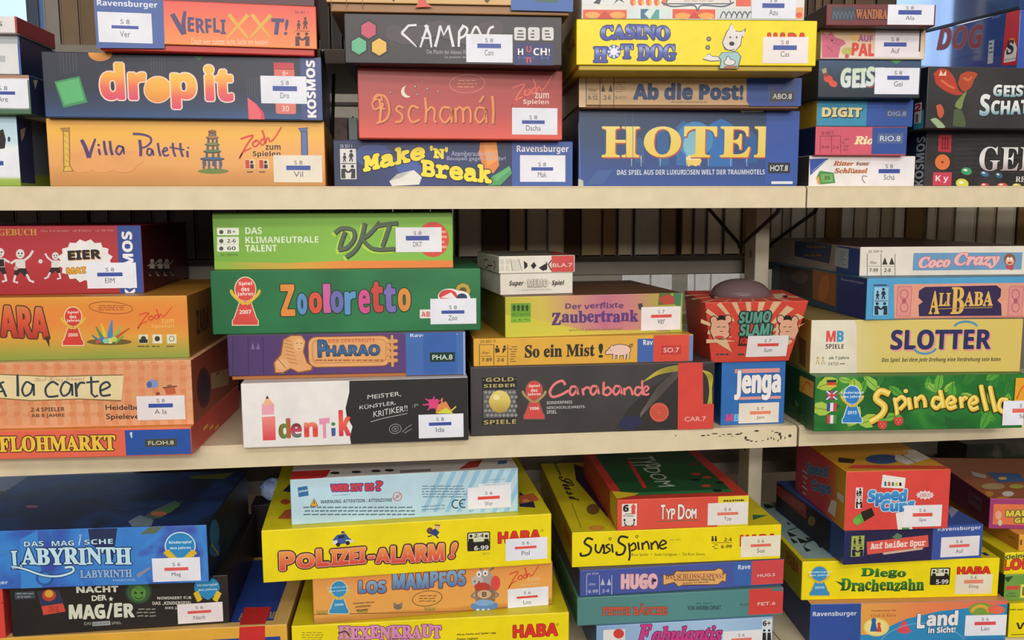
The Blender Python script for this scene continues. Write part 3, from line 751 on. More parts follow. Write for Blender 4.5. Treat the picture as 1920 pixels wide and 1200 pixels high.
bx('B3', 'orange and blue game box with purple and gold title, on the dark navy one', {'F': G('Y', (0, '#ee8a48'), (.35, '#ec7c48'), (.75, '#e5624a'), (1, '#df5549')), 'S': '#c9503c', 'D': '#8c2a20'}, tray=(.13, .003, '#c3352a'), d=.2)
part(PR); pg([(176, -6), (306, 0), (309, 91), (181, 90)], '#3f5c9e')
part('maker_logo'); W('Ravensburger', 182, -1, 295, 18, '#dfe2ea', 'ss')
part(TI); VP = '#483a6a'
ln(sm([(323, 26), (333, 44), (345, 64)]), 8, VP, 9); ln(sm([(345, 64), (344, 42), (347, 21)]), 8, VP, 5)
W('ERFLI', 352, 33, 423, 63, VP, 'ss', b=.8, sl=0, wob=1.2)
for x in (427, 470): 
    ln([(x+2, 27), (x+20, 50), (x+38, 71)], 7, '#dba63c', 3); ln([(x+38, 28), (x+18, 50), (x-1, 71)], 7, '#dba63c', 3)
W('T!', 505, 34, 538, 66, VP, 'ss', b=1.2, sh=4)
W('Doch wer zuletzt lacht, lacht am besten!', 359, 72, 503, 86, '#f0cdae', '', sl=-1)
part(PR); people(552, 30, 582, 88, '#4a2a2c'); W('26 251 1', 553, 20, 578, 26, '#4a2a2c', '')
lab(184, 22, 285, 82, 'S 8', 'Ver', bar=(.25, .42, .75, .55)); finish()
POSE['B4'] = (-.3025, -.012, 3.2, .214, .06, .1976)
bx('B4', 'dark plum game box only just showing on the orange and blue one', '#54242f', d=.2); finish()

# ================= upper shelf, second stack
bx('C1', 'dark blue game box with yellow typewriter lettering and toy blocks, on the upper shelf', {'F': G('X', (0, '#27304f'), (.35, '#2f3f74'), (.7, '#2a3557'), (1, '#26304c')), 'T': '#33406a', 'L': '#20263a'}, d=.225)
part(PR); el(700, 292, 34, 22, '#3b4f8e'); pg([(735, 300), (770, 280), (800, 330), (760, 345)], '#41599c')
pg([(730, 340), (746, 326), (776, 319), (791, 332), (786, 346), (735, 349)], '#d9d7cf'); pg([(732, 338), (750, 334), (770, 322), (745, 326)], '#b5b2ac')
people(638, 279, 668, 336, '#2a2c36', '#d8d6d0'); W('25 351 1', 638, 271, 660, 277, '#c9c9cf', '')
pg([(900, 267), (931, 266), (936, 310), (925, 325), (907, 318), (898, 290)], '#e08340'); pg([(906, 268), (931, 267), (934, 300), (914, 312)], '#e99a4e')
pg([(922, 331), (955, 311), (960, 325), (938, 347), (915, 348)], '#4d9a5c'); pg([(926, 331), (955, 312), (958, 318), (930, 340)], '#62b070')
W('Atemberaubender', 846, 283, 928, 293, '#aeb4c8', ''); W('Bauspaß gegen die Uhr!', 838, 293, 948, 303, '#aeb4c8', '')
r(960, 266, 1074, 350, '#3d5a9f'); part('maker_logo'); W('Ravensburger', 969, 272, 1066, 289, WH, 'ss')
part(TI); YE = '#efd93a'; DK = '#1c2238'
W('Make', 680, 266, 797, 323, YE, 'mo', o=DK, ow=1.8, b=4, sl=24); W("'N'", 806, 273, 840, 299, YE, 'mo', b=2.4, sl=-3); W('Break', 789, 296, 922, 345, YE, 'mo', o=DK, ow=1.8, b=4, sl=-14)
lab(975, 291, 1060, 341, 'S 8', 'Mak', bar=(.25, .45, .73, .58)); finish()

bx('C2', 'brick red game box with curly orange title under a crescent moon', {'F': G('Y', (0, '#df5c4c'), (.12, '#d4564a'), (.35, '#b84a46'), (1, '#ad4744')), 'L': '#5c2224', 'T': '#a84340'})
part(TI); OR = '#e58a4e'; SH = '#7c2f30'
for c, dx in ((SH, 1.6), (OR, 0)):
    def L(p, w): ln([(x+dx, y+dx) for x, y in sm(p, 5)], w, c)
    L([(712, 186), (714, 205), (712, 228)], 4.5); L([(722, 204), (716, 203), (718, 195), (708, 186), (698, 193), (702, 205), (712, 200), (716, 184), (708, 177), (699, 186)], 3)
    L([(700, 186), (712, 178), (724, 184), (730, 206), (724, 224), (706, 231)], 4)
    L([(757, 203), (748, 199), (743, 206), (754, 216), (752, 227), (741, 229)], 4); L([(785, 203), (772, 199), (766, 214), (773, 229), (787, 224)], 4)
    L([(797, 183), (799, 205), (798, 230)], 4.5); L([(799, 210), (808, 201), (815, 208), (814, 224), (818, 230)], 4)
    L([(845, 203), (830, 202), (825, 218), (834, 230), (845, 218), (846, 203), (847, 230)], 4)
    for x in (854, 868): L([(x, 202), (x+1, 230)], 4); L([(x, 208), (x+8, 201), (x+14, 209), (x+14, 230)], 4)
    L([(909, 204), (896, 202), (891, 218), (899, 230), (909, 218), (910, 203), (912, 231)], 4); L([(899, 192), (907, 180)], 4); L([(923, 180), (925, 206), (924, 232)], 5)
part(PR); el(763, 172, 11, 11, '#e8dfc0'); el(769, 169, 11, 11.5, '#b34845')
for x, y, s in ((733, 174, 2.5), (779, 163, 3), (783, 178, 2.5), (792, 154, 1.8), (802, 167, 2.6), (822, 172, 2.4)): pg([(x-s, y), (x, y-s), (x+s, y), (x, y+s)], '#5a4a58'); el(x-.6, y-.6, s*.45, s*.45, '#d8cdb8', n=8)
seal(876, 157, 33, 17, '#dc8a72', -3)
zoch(957, 142, 1035, 202, '#ea6a58', 3.2); part('maker_logo'); W('zum', 1003, 174, 1029, 185, '#e6c9be', 'ss'); W('Spielen', 981, 186, 1029, 198, '#e6c9be', 'ss')
lab(960, 202, 1045, 253, 'S 8', 'Dscha', bar=(.22, .46, .72, .6)); finish()

bx('C3', 'charcoal game box with angular white title and three coloured hexagons', {'F': NZ(9, (.3, '#2c2929'), (.6, '#3b3535'), (.75, '#453c3c')), 'L': '#2a2727', 'D': '#1d1b1b'})
part(PR)
for x, y, c in ((691, 56, '#c04a62'), (673, 86, '#5fae84'), (711, 88, '#e2b14c')):
    for s, cc in ((19, '#191919'), (15.5, c)): pg([(x+s*math.sin(k*math.pi/3), y-s*1.06*math.cos(k*math.pi/3)) for k in range(6)], cc)
for s in range(12): el(740+s*17, 62+8*math.sin(s), 18, 16, '#4a3f42', n=12)
part(TI); g = '#dcdadb'
ln([(781, 47), (766, 48), (753, 62)], 4, g); ln([(753, 62), (767, 74), (781, 88)], 5, g, 2)
ln([(788, 89), (795, 68), (802, 48)], 3, g, 5); ln([(798, 47), (806, 66), (809, 89)], 6, g, 3); ln([(790, 71), (807, 72)], 3, g)
ln([(816, 88), (822, 66), (825, 49)], 5, g, 4); ln([(825, 48), (832, 66), (841, 49)], 4, g); ln([(841, 48), (845, 66), (850, 88)], 4, g, 5)
ln([(860, 88), (861, 60), (868, 50)], 4, g, 5); ln(sm([(866, 48), (876, 54), (872, 66), (862, 72)]), 4, g); ln(sm([(882, 70), (892, 50), (902, 66)]), 4, g); ln(sm([(882, 70), (884, 82), (898, 84)]), 4, g); ln(sm([(926, 50), (918, 54), (914, 66)]), 4, g)
W('Die Macht der kleinen Flächen', 800, 93, 890, 102, '#a9a4a4', ''); W('Le pouvoir des', 834, 104, 876, 111, '#a9a4a4', '')
part(PR)
for x in (964, 990, 1016): r(x, 51, x+22, 76, '#cfcbc9', 4); blurb(x+4, 55, x+18, 73, '#4a4647', 3, x)
r(964, 80, 1038, 123, '#2b2f63'); part('maker_logo')
W('H', 971, 91, 981, 103, WH, 'ss'); W('U', 987, 86, 996, 98, '#d04a52', 'ss'); W('n', 987, 107, 996, 118, '#d04a52', 'ss'); W('CH!', 1000, 90, 1031, 104, WH, 'ss'); W('H CH', 971, 105, 1029, 112, '#4b5192', 'ss')
lab(874, 64, 961, 118, 'S 8', 'Cam', bar=(.24, .33, .75, .5)); finish()

bx('C4', 'beige game box with blue corner, resting on the charcoal one with hexagons', {'F': '#cfa66c', 'D': '#8d6238', 'S': '#b98a52'}, tray=(.14, .004, '#9a6d40'))
part(PR); pg([(958, -40), (1076, -40), (1076, 22), (958, 19)], '#3c63a8'); pg([(1003, -30), (1048, -30), (1047, 5), (1004, 4)], '#3c6058')
for x in (621, 650, 680): ln([(x, -30), (x, 14)], 1.2, '#5a4630')
pg([(782, -20), (795, -20), (800, 6), (812, 13), (778, 14), (784, 6)], '#d1543e'); pg([(735, 0), (742, -10), (746, -8), (738, 4)], '#4a3524'); pg([(908, 2), (918, -10), (924, -6), (914, 6)], '#4a3524'); finish()

# ================= upper shelf, third stack
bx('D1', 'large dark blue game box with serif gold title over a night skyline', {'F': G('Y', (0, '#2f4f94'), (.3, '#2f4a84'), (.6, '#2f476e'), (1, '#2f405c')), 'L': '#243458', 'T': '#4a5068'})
part(PR)
for x, w, y0, y1, c in ((1268, 26, 232, 310, '#2f6aa6'), (1232, 22, 246, 310, '#2c5c92'), (1330, 44, 228, 312, '#2c6db0'), (1190, 18, 262, 306, '#335a8a'), (1395, 24, 250, 306, '#2c5c92')): pg([(x, y0+6), (x+w*.5, y0-6), (x+w, y0+6), (x+w, y1), (x, y1)], c)
el(1303, 262, 34, 34, '#3f87bb'); el(1303, 272, 22, 26, '#7fb8c8')
for x in (1184, 1202, 1238, 1287, 1296, 1312, 1328, 1370, 1400): ln([(x, 292), (x, 312)], 2.2, '#9fb4c8', 1)
el(1300, 298, 14, 8, '#e8d9a0'); pg([(1286, 300), (1316, 300), (1312, 309), (1304, 312), (1296, 309), (1290, 313)], '#e3c26a')
part(TI)
GO = ('G', 'Y', [(0, '#e6c452'), (1, '#ecd678')])
for s, x0, x1 in (('H', 1128, 1199), ('O', 1207, 1277), ('T', 1282, 1344), ('E', 1350, 1407), ('L', 1414, 1466)):
    W(s, x0, 237, x1, 295, GO, 'sb', so='#b5544c', ow=1.8, b=2)
W('DAS SPIEL AUS DER LUXURIÖSEN WELT DER TRAUMHOTELS', 1157, 316, 1434, 328, '#cdd3dc', 'ss', sl=1)
part(PR); ln([(1085, 230), (1088, 346)], 1.2, '#6f84a8'); ln([(1172, 210), (1175, 345)], 1, '#4a6290'); ln([(1186, 210), (1187, 345)], 1, '#4a6290'); pg([(1388, 207), (1430, 206), (1432, 210), (1390, 211)], '#b9bcc4'); pg([(1083, 335), (1093, 338), (1094, 349), (1083, 349)], '#b9b8ac'); pg([(1100, 345), (1120, 320), (1150, 318), (1130, 346)], '#3a5a94')
tape(1435, 209, 1497, 346, '#3b57a2', 'HOT.8', 1440, 305, 1481, 325, '#30343c'); part(PR); r(1446, 340, 1486, 345, '#d9dadd'); finish()

bx('D2', 'slim beige game box with thick navy title, between yellow and dark blue boxes', {'F': '#cfa878', 'L': '#8a6a4a', 'D': '#6d5238', 'T': '#c29a68'}, tray=(.09, .002, '#8a5a36'))
part(PR); r(1080, 148, 1099, 201, '#d8b68a')
for x in (1099, 1125, 1151): ln([(x, 147), (x, 201)], 1.4, '#4a4038')
W('Alter', 1104, 165, 1119, 172, '#5a4d40', ''); ln([(1103, 176), (1121, 176)], .8, '#5a4d40'); W('8-12', 1103, 179, 1120, 187, '#5a4d40', 'ss'); W('2-6', 1132, 179, 1145, 187, '#5a4d40', 'ss'); blurb(1153, 152, 1172, 174, '#a3845c', 5, 3); W('26 013 1', 1153, 180, 1175, 186, '#6a5a48', '')
for s, x in ((1, 1131), (-1, 1145)): pg([(x-4, 172), (x, 158), (x+4, 172)], '#3a3230')
part(TI); W('Ab die Post!', 1187, 156, 1394, 188, '#213c6c', 'ss', b=3)
W('Wer schnell ist, kommt als Erster ans Ziel', 1258, 189, 1325, 194, '#4a4038', '')
part(PR); pg([(1400, 147), (1504, 146), (1502, 199), (1406, 199), (1400, 190)], '#2f4f9a')
tape(1440, 148, 1496, 198, '#2b4488', 'ABO.8', 1444, 171, 1489, 190, '#30343c'); finish()

bx('D3', 'bright yellow game box with bubbly blue title and a cartoon white dog', {'F': '#ecd60e', 'L': '#c3a81e', 'D': '#b88a18', 'T': '#dccb1a'}, tray=(.1, .003, '#b99a20'))
part(PR); face('L'); W('HA', 1066, 70, 1078, 105, '#b5301e', 'ss', b=1); face('F')
part(TI); CB = ('G', 'Y', [(0, '#34439a'), (.45, '#4556aa'), (.75, '#8f9cd2'), (1, '#3a4a9c')])
W('CASINO', 1126, 49, 1256, 77, CB, 'sb', o='#26265c', ow=1.7, b=2.2, arc=3)
W('H', 1113, 88, 1139, 117, CB, 'sb', o='#26265c', ow=1.7, b=2); W('T', 1164, 83, 1187, 110, CB, 'sb', o='#26265c', ow=1.7, b=2); W('DOG', 1195, 83, 1268, 114, CB, 'sb', o='#26265c', ow=1.7, b=2)
el(1151, 97, 13, 13, '#3d4a94'); 
for k in range(8): el(1151+9.6*math.cos(k*.785), 97+9.6*math.sin(k*.785), 2.6, 2.6, '#cdd3ea', n=8)
el(1151, 97, 7, 7, '#dfe2ee')
part(PR); DG, DO = '#ddd6d2', '#4a3a30'
def both(f): f(DO, 1.3); f(DG, 0)
both(lambda c, g: (pg([(1364-g, 62), (1371, 44-g), (1380, 60+g)], c), pg([(1388-g, 62), (1398, 54-g), (1394, 70+g)], c), pg([(1364-g, 58-g), (1392+g, 60-g), (1388+g, 84+g), (1378, 96+g), (1360-g, 92+g), (1355-g, 80)], c)))
el(1372, 82, 5, 4, '#2a2422'); el(1369, 70, 1.5, 2, '#2a2422'); el(1381, 70, 1.5, 2, '#2a2422'); ln(sm([(1358, 88), (1366, 94), (1378, 92)]), 1, DO); ln([(1398, 54), (1396, 60)], 1.5, '#4a3a30')
pg([(1353, 98), (1383, 97), (1390, 106), (1384, 129), (1348, 129), (1351, 112), (1346, 108)], '#4a5a60'); pg([(1354, 99), (1382, 98), (1388, 106), (1382, 128), (1350, 128), (1353, 112), (1348, 107)], '#9ac0c0')
both(lambda c, g: (pg([(1346, 107-g), (1350, 113+g), (1332, 114+g), (1318-g, 110+g), (1330, 101-g), (1335, 106-g)], c), el(1368, 117, 10+g, 5+g, c), el(1365, 113, 3.4+g, 7+g, c)))
pg([(1358, 124), (1382, 123), (1381, 129), (1356, 129)], '#a0623c')
for x, y in ((1329, 73), (1327, 89)): el(x, y, 4.5, 4.5, '#4a4440'); el(x, y, 2.6, 2.6, '#9a8f70')
haba(1439, 62, 1513, 100); lab(1430, 69, 1515, 119, 'S 8', 'Cas', paper='#eadfdc/.5', bar=(.23, .32, .75, .5)); finish()

bx('D4', 'white game box with ornate red and blue tile pattern, on the yellow dog one', {'F': '#dcdad2', 'S': '#cfcac2', 'D': '#7c7268'})
part(PR)
r(1093, 18, 1175, 35, '#dd5a3e'); r(1092, -20, 1174, 10, '#d8dad6'); el(1111, 28, 14, 6, '#e9a24a'); el(1158, 28, 14, 6, '#e9a24a'); pg([(1120, 35), (1134, 20), (1148, 35)], '#c63f34')
pg([(1112, 6), (1125, -6), (1136, 6), (1128, -2), (1124, 8)], '#39414c'); pg([(1150, 8), (1160, -6), (1172, 6), (1160, 0)], '#39414c')
r(1178, 15, 1258, 35, '#cfdcd8'); pg([(1201, 17), (1217, 17), (1208, 26), (1217, 35), (1201, 35)], '#3c6a86'); pg([(1219, 35), (1230, 18), (1236, 18), (1236, 35)], '#4f9a96')
for k in range(5): el(1186+k*15, 3, 5, 8, '#dd6a40', n=10); el(1190+k*15, 5, 3, 4, '#e9b04a', n=8)
r(1261, 17, 1341, 35, '#dd5338'); el(1280, 30, 15, 6, '#e8a04a'); el(1324, 30, 15, 6, '#e8a04a'); pg([(1290, 35), (1302, 22), (1314, 35)], '#c63f34')
pg([(1247, 8), (1372, 8), (1366, -14), (1254, -14)], '#5a5f6a'); pg([(1250, 6), (1369, 6), (1364, -14), (1257, -14)], '#ded8d0'); blurb(1280, 0, 1340, 4, '#b59a90', 1, 5)
ln(sm([(1240, 4), (1260, 12), (1300, 10), (1308, 20), (1316, 10), (1356, 12), (1376, 4)]), 2.2, '#4a5a6e')
r(1344, 15, 1408, 35, '#cfd2d2')
for k in range(6): ln(sm([(1350+k*10, 34), (1356+k*10, 22), (1362+k*10, 30)]), 2, '#4a5260')
r(1380, -8, 1408, 12, '#e0604c'); r(1490, 14, 1506, 36, '#dfa266'); el(1498, 28, 6, 5, '#dd5a3e')
lab(1409, -18, 1492, 36, 'S 8', 'Azu', bar=(.24, .45, .74, .62)); finish()
# ================= upper shelf, stack of small boxes
for k in 'E1 E2 E3 E4 E5 E6'.split(): DEPTH[k] = .165
bx('E1', 'small white game box with a blue corner triangle, directly on the upper shelf', {'F': '#e4dfdc', 'L': '#4a4240', 'T': '#d8d4d0'})
part(PR); pg([(1518, 298), (1554, 297), (1519, 329)], '#36529e'); ln([(1522, 322), (1549, 300)], 1.2, '#a8b4d8'); 
pg([(1530, 334), (1537, 320), (1563, 324), (1566, 343), (1536, 346)], '#4f8a4a'); pg([(1538, 326), (1561, 326), (1562, 341), (1541, 342)], '#74a85e'); W('35', 1545, 330, 1556, 337, '#2f5a30', 'ss'); pg([(1530, 332), (1535, 331), (1538, 346), (1533, 345)], '#d99a4e')
part(TI); W('Ritter von', 1562, 302, 1628, 311, '#b5673e', 'bi', b=.9); W('Schlüssel', 1564, 315, 1627, 325, '#b5673e', 'bi', b=.9); W('Spiel', 1607, 303, 1629, 311, '#8f8a8a', '')
part(PR); ln(sm([(1626, 331), (1618, 330), (1617, 337), (1622, 343)]), 1.6, '#5a5f78')
lab(1632, 296, 1712, 346, 'S 8', 'Schä', paper='#e3dfe2/.5', bar=(.19, .42, .69, .58)); finish()

bx('E2', 'small pink and blue game box on top of the small white one', {'F': '#cf5a6c', 'L': '#202c52', 'R': '#33488a', 'T': '#b84c60'})
part(PR); 
for x in (1538, 1559, 1576): ln([(x, 255), (x, 287)], 1, '#7a2f44')
ln([(1538, 255), (1576, 255)], 1, '#7a2f44'); W('26 005 7', 1540, 246, 1562, 252, '#7a2f44', ''); W('8-99', 1541, 273, 1555, 279, '#7a2f44', ''); W('2-4', 1561, 273, 1572, 279, '#7a2f44', ''); blurb(1579, 258, 1592, 284, '#a8485a', 4, 2)
part(TI); W('Rio', 1601, 255, 1638, 271, '#efdcae', 'bi', b=1.3)
tape(1635, 239, 1701, 289, '#3b5599', 'RIO.8', 1645, 250, 1693, 269, '#5a6a92', '#cfd6e6'); finish()

bx('E3', 'small turquoise and blue game box with cream block title, third in the narrow stack', {'F': '#3b8cae', 'L': '#c7a52f', 'R': '#2f4a8e', 'T': '#35708e'})
part(PR); r(1625, 188, 1714, 237, '#3455a0')
part(TI); W('DIGIT', 1541, 201, 1616, 220, '#e2cf94', 'ss', so='#1d2630', ow=1.3, b=1.6)
tape(1657, 188, 1712, 236, '#3a579e', 'DIG.8', 1660, 205, 1703, 221, '#4a5a86', '#8f9cbc'); finish()

bx('E4', 'small dark slate game box with ghostly white title, fourth in the narrow stack', {'F': G('Y', (0, '#252b38'), (.4, '#2c3644'), (.8, '#384a62'), (1, '#3f5878')), 'L': '#272c38', 'R': '#3f5578'})
part(PR)
for x, y, a, c in ((1553, 148, 9, '#cf4a36'), (1562, 157, 8, '#d8553e'), (1548, 140, 5, '#8a3a2e')): el(x, y, a, a*.75, c, 20)
pg([(1540, 130), (1549, 127), (1550, 136), (1543, 138)], '#a89c7a'); pg([(1667, 112), (1693, 112), (1680, 120)], '#4f9a4a'); ln([(1525, 135), (1545, 128)], 2, '#4a6078'); el(1630, 160, 9, 5, '#a8463a'); el(1618, 163, 5, 3, '#4f7a5a')
part(TI); W('GEIST', 1576, 125, 1657, 166, ('G', 'Y', [(0, '#d8dcdc'), (1, '#c9d6b8')]), 'ss', o='#5c7a86', ow=1.3, b=2.2, sl=4, wob=1.4)
lab(1640, 127, 1723, 177, 'S 8', 'Gei', bar=(.28, .3, .78, .46)); finish()

bx('E5', 'small cream game box with a pink animal and red lettering', {'F': G('Y', (0, '#e2cfc0'), (.6, '#d6b592'), (1, '#cfa47c')), 'L': '#bfa88c', 'R': '#b9714e'})
part(PR)
pg([(1541, 60), (1550, 66), (1559, 59), (1566, 70), (1583, 76), (1586, 82), (1576, 88), (1572, 108), (1541, 108)], '#c9607c'); el(1560, 76, 2, 2, '#5a2a3a'); ln([(1548, 84), (1560, 96)], 1.2, '#9a4460'); ln([(1560, 80), (1574, 84)], 1.2, '#9a4460')
el(1590, 96, 12, 7, '#b9b45c'); el(1604, 70, 9, 6, '#e0b05a'); r(1734, 60, 1738, 108, '#c98a52'); el(1588, 105, 4, 4, '#c84a5c')
part(TI); W('AUF', 1609, 65, 1637, 79, '#a85a8c', 'ss', b=1, sl=-1); W('PAL', 1597, 81, 1640, 105, '#d8453c', 'ss', b=1.5, wob=1.2)
lab(1640, 57, 1725, 108, 'S 8', 'Auf', paper='#e6dde0/.5', bar=(.2, .44, .7, .6)); part(PR); pg([(1724, 58), (1727, 58), (1725, 97), (1722, 97)], '#3a4038'); finish()

bx('E6', 'flat dark red game box with long white sticker, topmost of the narrow stack', {'F': '#6c2a2e', 'L': '#30181a', 'R': '#7a3c40', 'D': '#3a1a1c'})
part(PR); r(1560, 13, 1603, 38, '#39414c')
for k in range(6): ln(sm([(1561+k*7, 36), (1564+k*7, 22), (1568+k*7, 34)]), 1.4, '#5b6b7c')
part(TI); W('WANDRA', 1604, 17, 1664, 36, '#b0623a', 'sb', b=1, o='#3a1d1c', ow=1.2)
lab(1664, 7, 1751, 47, 'S 8', 'Ala', bar=(.23, .3, .73, .52)); finish()

# ================= upper shelf, right stack
POSE['F1'] = POSE['F1'][:2] + (-1.5,) + POSE['F1'][3:]
POSE['F3'] = (.776, .017, 12, .26, .073, .1462)
POSE['F4'] = (.776, .019, 12, .26, .075, .2194)
bx('F1', 'black game box with white serif title and coloured gems, on the upper shelf', {'F': NZ(20, (.35, '#242222'), (.65, '#383534')), 'L': '#1f2c4c', 'T': '#b9b9bd'})
face('L'); part('maker_logo'); W('KOSMOS', 1717, 256, 1733, 350, '#cfd2da', 'ss', rot=90, b=.6); face('F')
part(PR)
for k in range(9): ln([(1790, 252+k*9), (1915, 251+k*9)], .8, '#4a4646')
pg([(1760, 253), (1784, 253), (1783, 286), (1759, 284)], '#b5303c'); W('III', 1765, 258, 1779, 280, '#6d1a24', 'ss'); el(1767, 304, 14, 14.5, '#d9743c'); el(1767, 304, 2.4, 2, '#5a2a1c'); r(1749, 323, 1784, 348, '#c43f55'); W('K y', 1754, 329, 1778, 343, '#efd6d8', 'ss')
for x, y, a, b2, c, rot in ((1812, 321, 10, 7, '#3f9a66', 10), (1804, 344, 12, 9, '#d2cf4c', 12), (1846, 326, 8, 5, '#3a6e92', 20), (1873, 329, 7, 5, '#3a5f80', 20), (1846, 348, 8, 5, '#c43f48', 0), (1879, 348, 10, 5, '#d0503f', 0), (1906, 348, 8, 4, '#c9b54c', 0)): el(x, y, a, b2, c, rot); el(x-2, y-2, a*.4, b2*.3, '#e6e6d6', rot)
part(TI); W('GEI', 1836, 275, 1931, 321, ('G', 'Y', [(0, '#a48f90'), (.5, '#e4e0de'), (1, '#d8d4d2')]), 'sb', o='#191717', ow=1.4)
W('REICH', 1904, 331, 1950, 341, '#cfcac4', 'sb'); finish()

bx('F2', 'charcoal game box with red ghosts and white jagged title', {'F': NZ(10, (.35, '#2e2c2d'), (.65, '#3c3a3b')), 'L': '#22242a', 'T': '#5a5c60'}, d=.22)
face('L'); part(PR); r(1714, 206, 1732, 243, '#3a8a9c'); r(1715, 192, 1728, 232, '#dcd6d2'); W('2', 1716, 194, 1727, 210, '#c0303a', 'ss', b=1); r(1717, 214, 1722, 230, '#6a6e72'); face('F')
for pts, c in ((sm([(1750, 138), (1762, 129), (1778, 132), (1790, 148), (1797, 168), (1806, 176), (1790, 178), (1768, 168), (1754, 156)]), '#b5402c'), (sm([(1800, 140), (1815, 134), (1832, 138), (1826, 150), (1820, 164), (1806, 172), (1796, 158)]), '#b0492f'), (sm([(1755, 198), (1764, 196), (1770, 210), (1764, 222), (1758, 216)]), '#c05a3a'), (sm([(1792, 192), (1804, 178), (1812, 172), (1806, 190), (1802, 204), (1790, 200)]), '#7a8a4e'), (sm([(1744, 224), (1756, 222), (1772, 238), (1758, 240)]), '#9fb28c'), (sm([(1788, 206), (1802, 206), (1810, 236), (1786, 236)]), '#4f5c3c')): pg(pts, c)
for q in ([(1760, 142), (1764, 131), (1768, 140), (1774, 132), (1774, 142)],): pg(q, '#e2c0ac')
ln(sm([(1764, 150), (1778, 160), (1790, 166)]), 4, '#d8694a'); ln(sm([(1806, 146), (1816, 150), (1822, 144)]), 4, '#cf6c48')
part(TI); SG = ('G', 'Y', [(0, '#6f9aa8'), (.4, '#cfd8da'), (1, '#e6e4e2')])
W('GEISTER', 1862, 159, 1965, 183, SG, 'ss', o='#1c1b1c', ow=1.2, b=1.6, wob=.8); W('S', 1837, 176, 1856, 218, SG, 'ss', o='#1c1b1c', ow=1.2, b=2); W('CHATZ', 1858, 187, 1945, 216, SG, 'ss', o='#1c1b1c', ow=1.2, b=1.8, sl=2, wob=.8); finish()

bx('F3', 'glossy navy game box turned sideways with red lettering and a red end band', {'F': '#3f5ca8/.2', 'L': '#2a4a8c/.12', 'T': '#1f3260'}, d=.22)
face('L'); part(TI)
W('DOG', 1758, 46, 1844, 94, '#8c3a3c', 'si', o='#6f7c98', ow=1.6, b=1.5, sl=6)
part(PR); pg([(1888, 17), (1918, 10), (1906, 122), (1878, 122)], '#c62f33/.25'); W('SPIEL FÜR KENNER', 1788, 101, 1834, 110, '#3c5388', '')
r(1853, 75, 1863, 120, '#aeb4bc'); blurb(1854, 78, 1862, 118, '#2f3648', 5, 4); W('01027', 1861, 29, 1876, 35, '#9fb0d0', '')
part('maker_logo'); pg([(1882, 118), (1884, 97), (1892, 82), (1903, 79), (1907, 90), (1904, 114)], '#dcd8d4'); el(1898, 76, 5.5, 5, '#c98a2e'); W('S', 1888, 74, 1901, 103, '#262a3c', 'sb', b=1.6); W('Schmidt', 1884, 107, 1904, 114, '#4a4a50', ''); finish()
bx('F4', 'plain glossy blue game box resting on the sideways navy one with red band', {'F': '#2f4474/.2', 'L': '#34507f/.12', 'D': '#20242c'}, d=.215)
face('L'); part(PR); rf(0, 0, 1, .05, '#15171c'); finish()

# ================= middle shelf, left stack
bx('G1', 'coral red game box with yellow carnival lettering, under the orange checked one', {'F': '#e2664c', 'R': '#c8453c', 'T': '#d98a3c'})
part(PR); r(-60, 800, 150, 804, '#e2b04a'); r(150, 800, 230, 803, '#7fb4bc'); 
part(TI); W('FLOHMARKT', -2, 815, 217, 848, '#edc044', 'sb', o='#3c2a1c', ow=1.6, b=1.6, sl=3)
tape(235, 804, 358, 854, '#2f55a4', 'FLOH.8', 272, 822, 332, 838, '#4a4a40', '#c9c4a8'); part(PR); pg([(243, 811), (248, 810), (248, 821), (246, 821)], '#d5d8e0'); face('R'); blurb(380, 790, 410, 812, '#e8b04a', 1, 3); face('F'); finish()

bx('G2', 'orange checked game box with a title on a cream banner', {'F': ('N', 30, [(.35, '#d99568'), (.65, '#e0a47a')]), 'R': '#9c4a32', 'T': '#e2b184'})
part(PR)
for k in range(-3, 15): r(k*26, 675, k*26+11, 797, '#da9162')
for y in (684, 706, 728, 750, 772): r(-60, y, 362, y+9, '#dc966a')
for k in range(-3, 15):
    for y in (684, 706, 728, 750, 772): r(k*26, y, k*26+11, y+9, '#d5875a')
pg([(-50, 699), (100, 705), (170, 703), (231, 702), (227, 753), (150, 749), (60, 752), (-50, 744)], '#8a6a3c'); pg([(-50, 701), (100, 707), (170, 705), (232, 704), (228, 750), (150, 747), (60, 750), (-50, 742)], '#e3cf9e')
W('Karl-Heinz Schmiel', 64, 705, 160, 719, '#c28a7c', 'sc')
part(TI); K = '#33404a'
ln([(-8, 745), (2, 718), (8, 716)], 4, K); ln([(2, 722), (12, 744)], 4, K); ln([(0, 734), (10, 733)], 3, K)
ln([(33, 702), (34, 743)], 4, K, 5)
def aa(x): ln(sm([(x+20, 722), (x+8, 716), (x, 730), (x+5, 742), (x+16, 736), (x+21, 720), (x+22, 742)]), 3.6, K)
aa(42); ln(sm([(110, 722), (98, 716), (86, 728), (90, 743), (110, 742)]), 3.8, K); aa(114)
ln([(142, 717), (144, 744)], 4.4, K); ln(sm([(144, 728), (150, 718), (160, 718)]), 4, K); ln([(171, 706), (172, 738), (178, 744), (184, 741)], 4, K); ln([(162, 717), (186, 715)], 3.6, K)
ln(sm([(188, 733), (206, 724), (200, 716), (189, 724), (191, 741), (208, 740)]), 3.8, K)
part(PR); W('2-4 SPIELER', 58, 763, 121, 772, '#5a3a2c', 'ss', sl=1); W('AB 8 JAHRE', 59, 775, 121, 784, '#5a3a2c', 'ss', sl=1); W('Heidelberger', 198, 758, 292, 772, '#4a342c', '', b=.4, sl=1); W('Spieleverlag', 199, 775, 290, 789, '#4a342c', '', b=.4, sl=1)
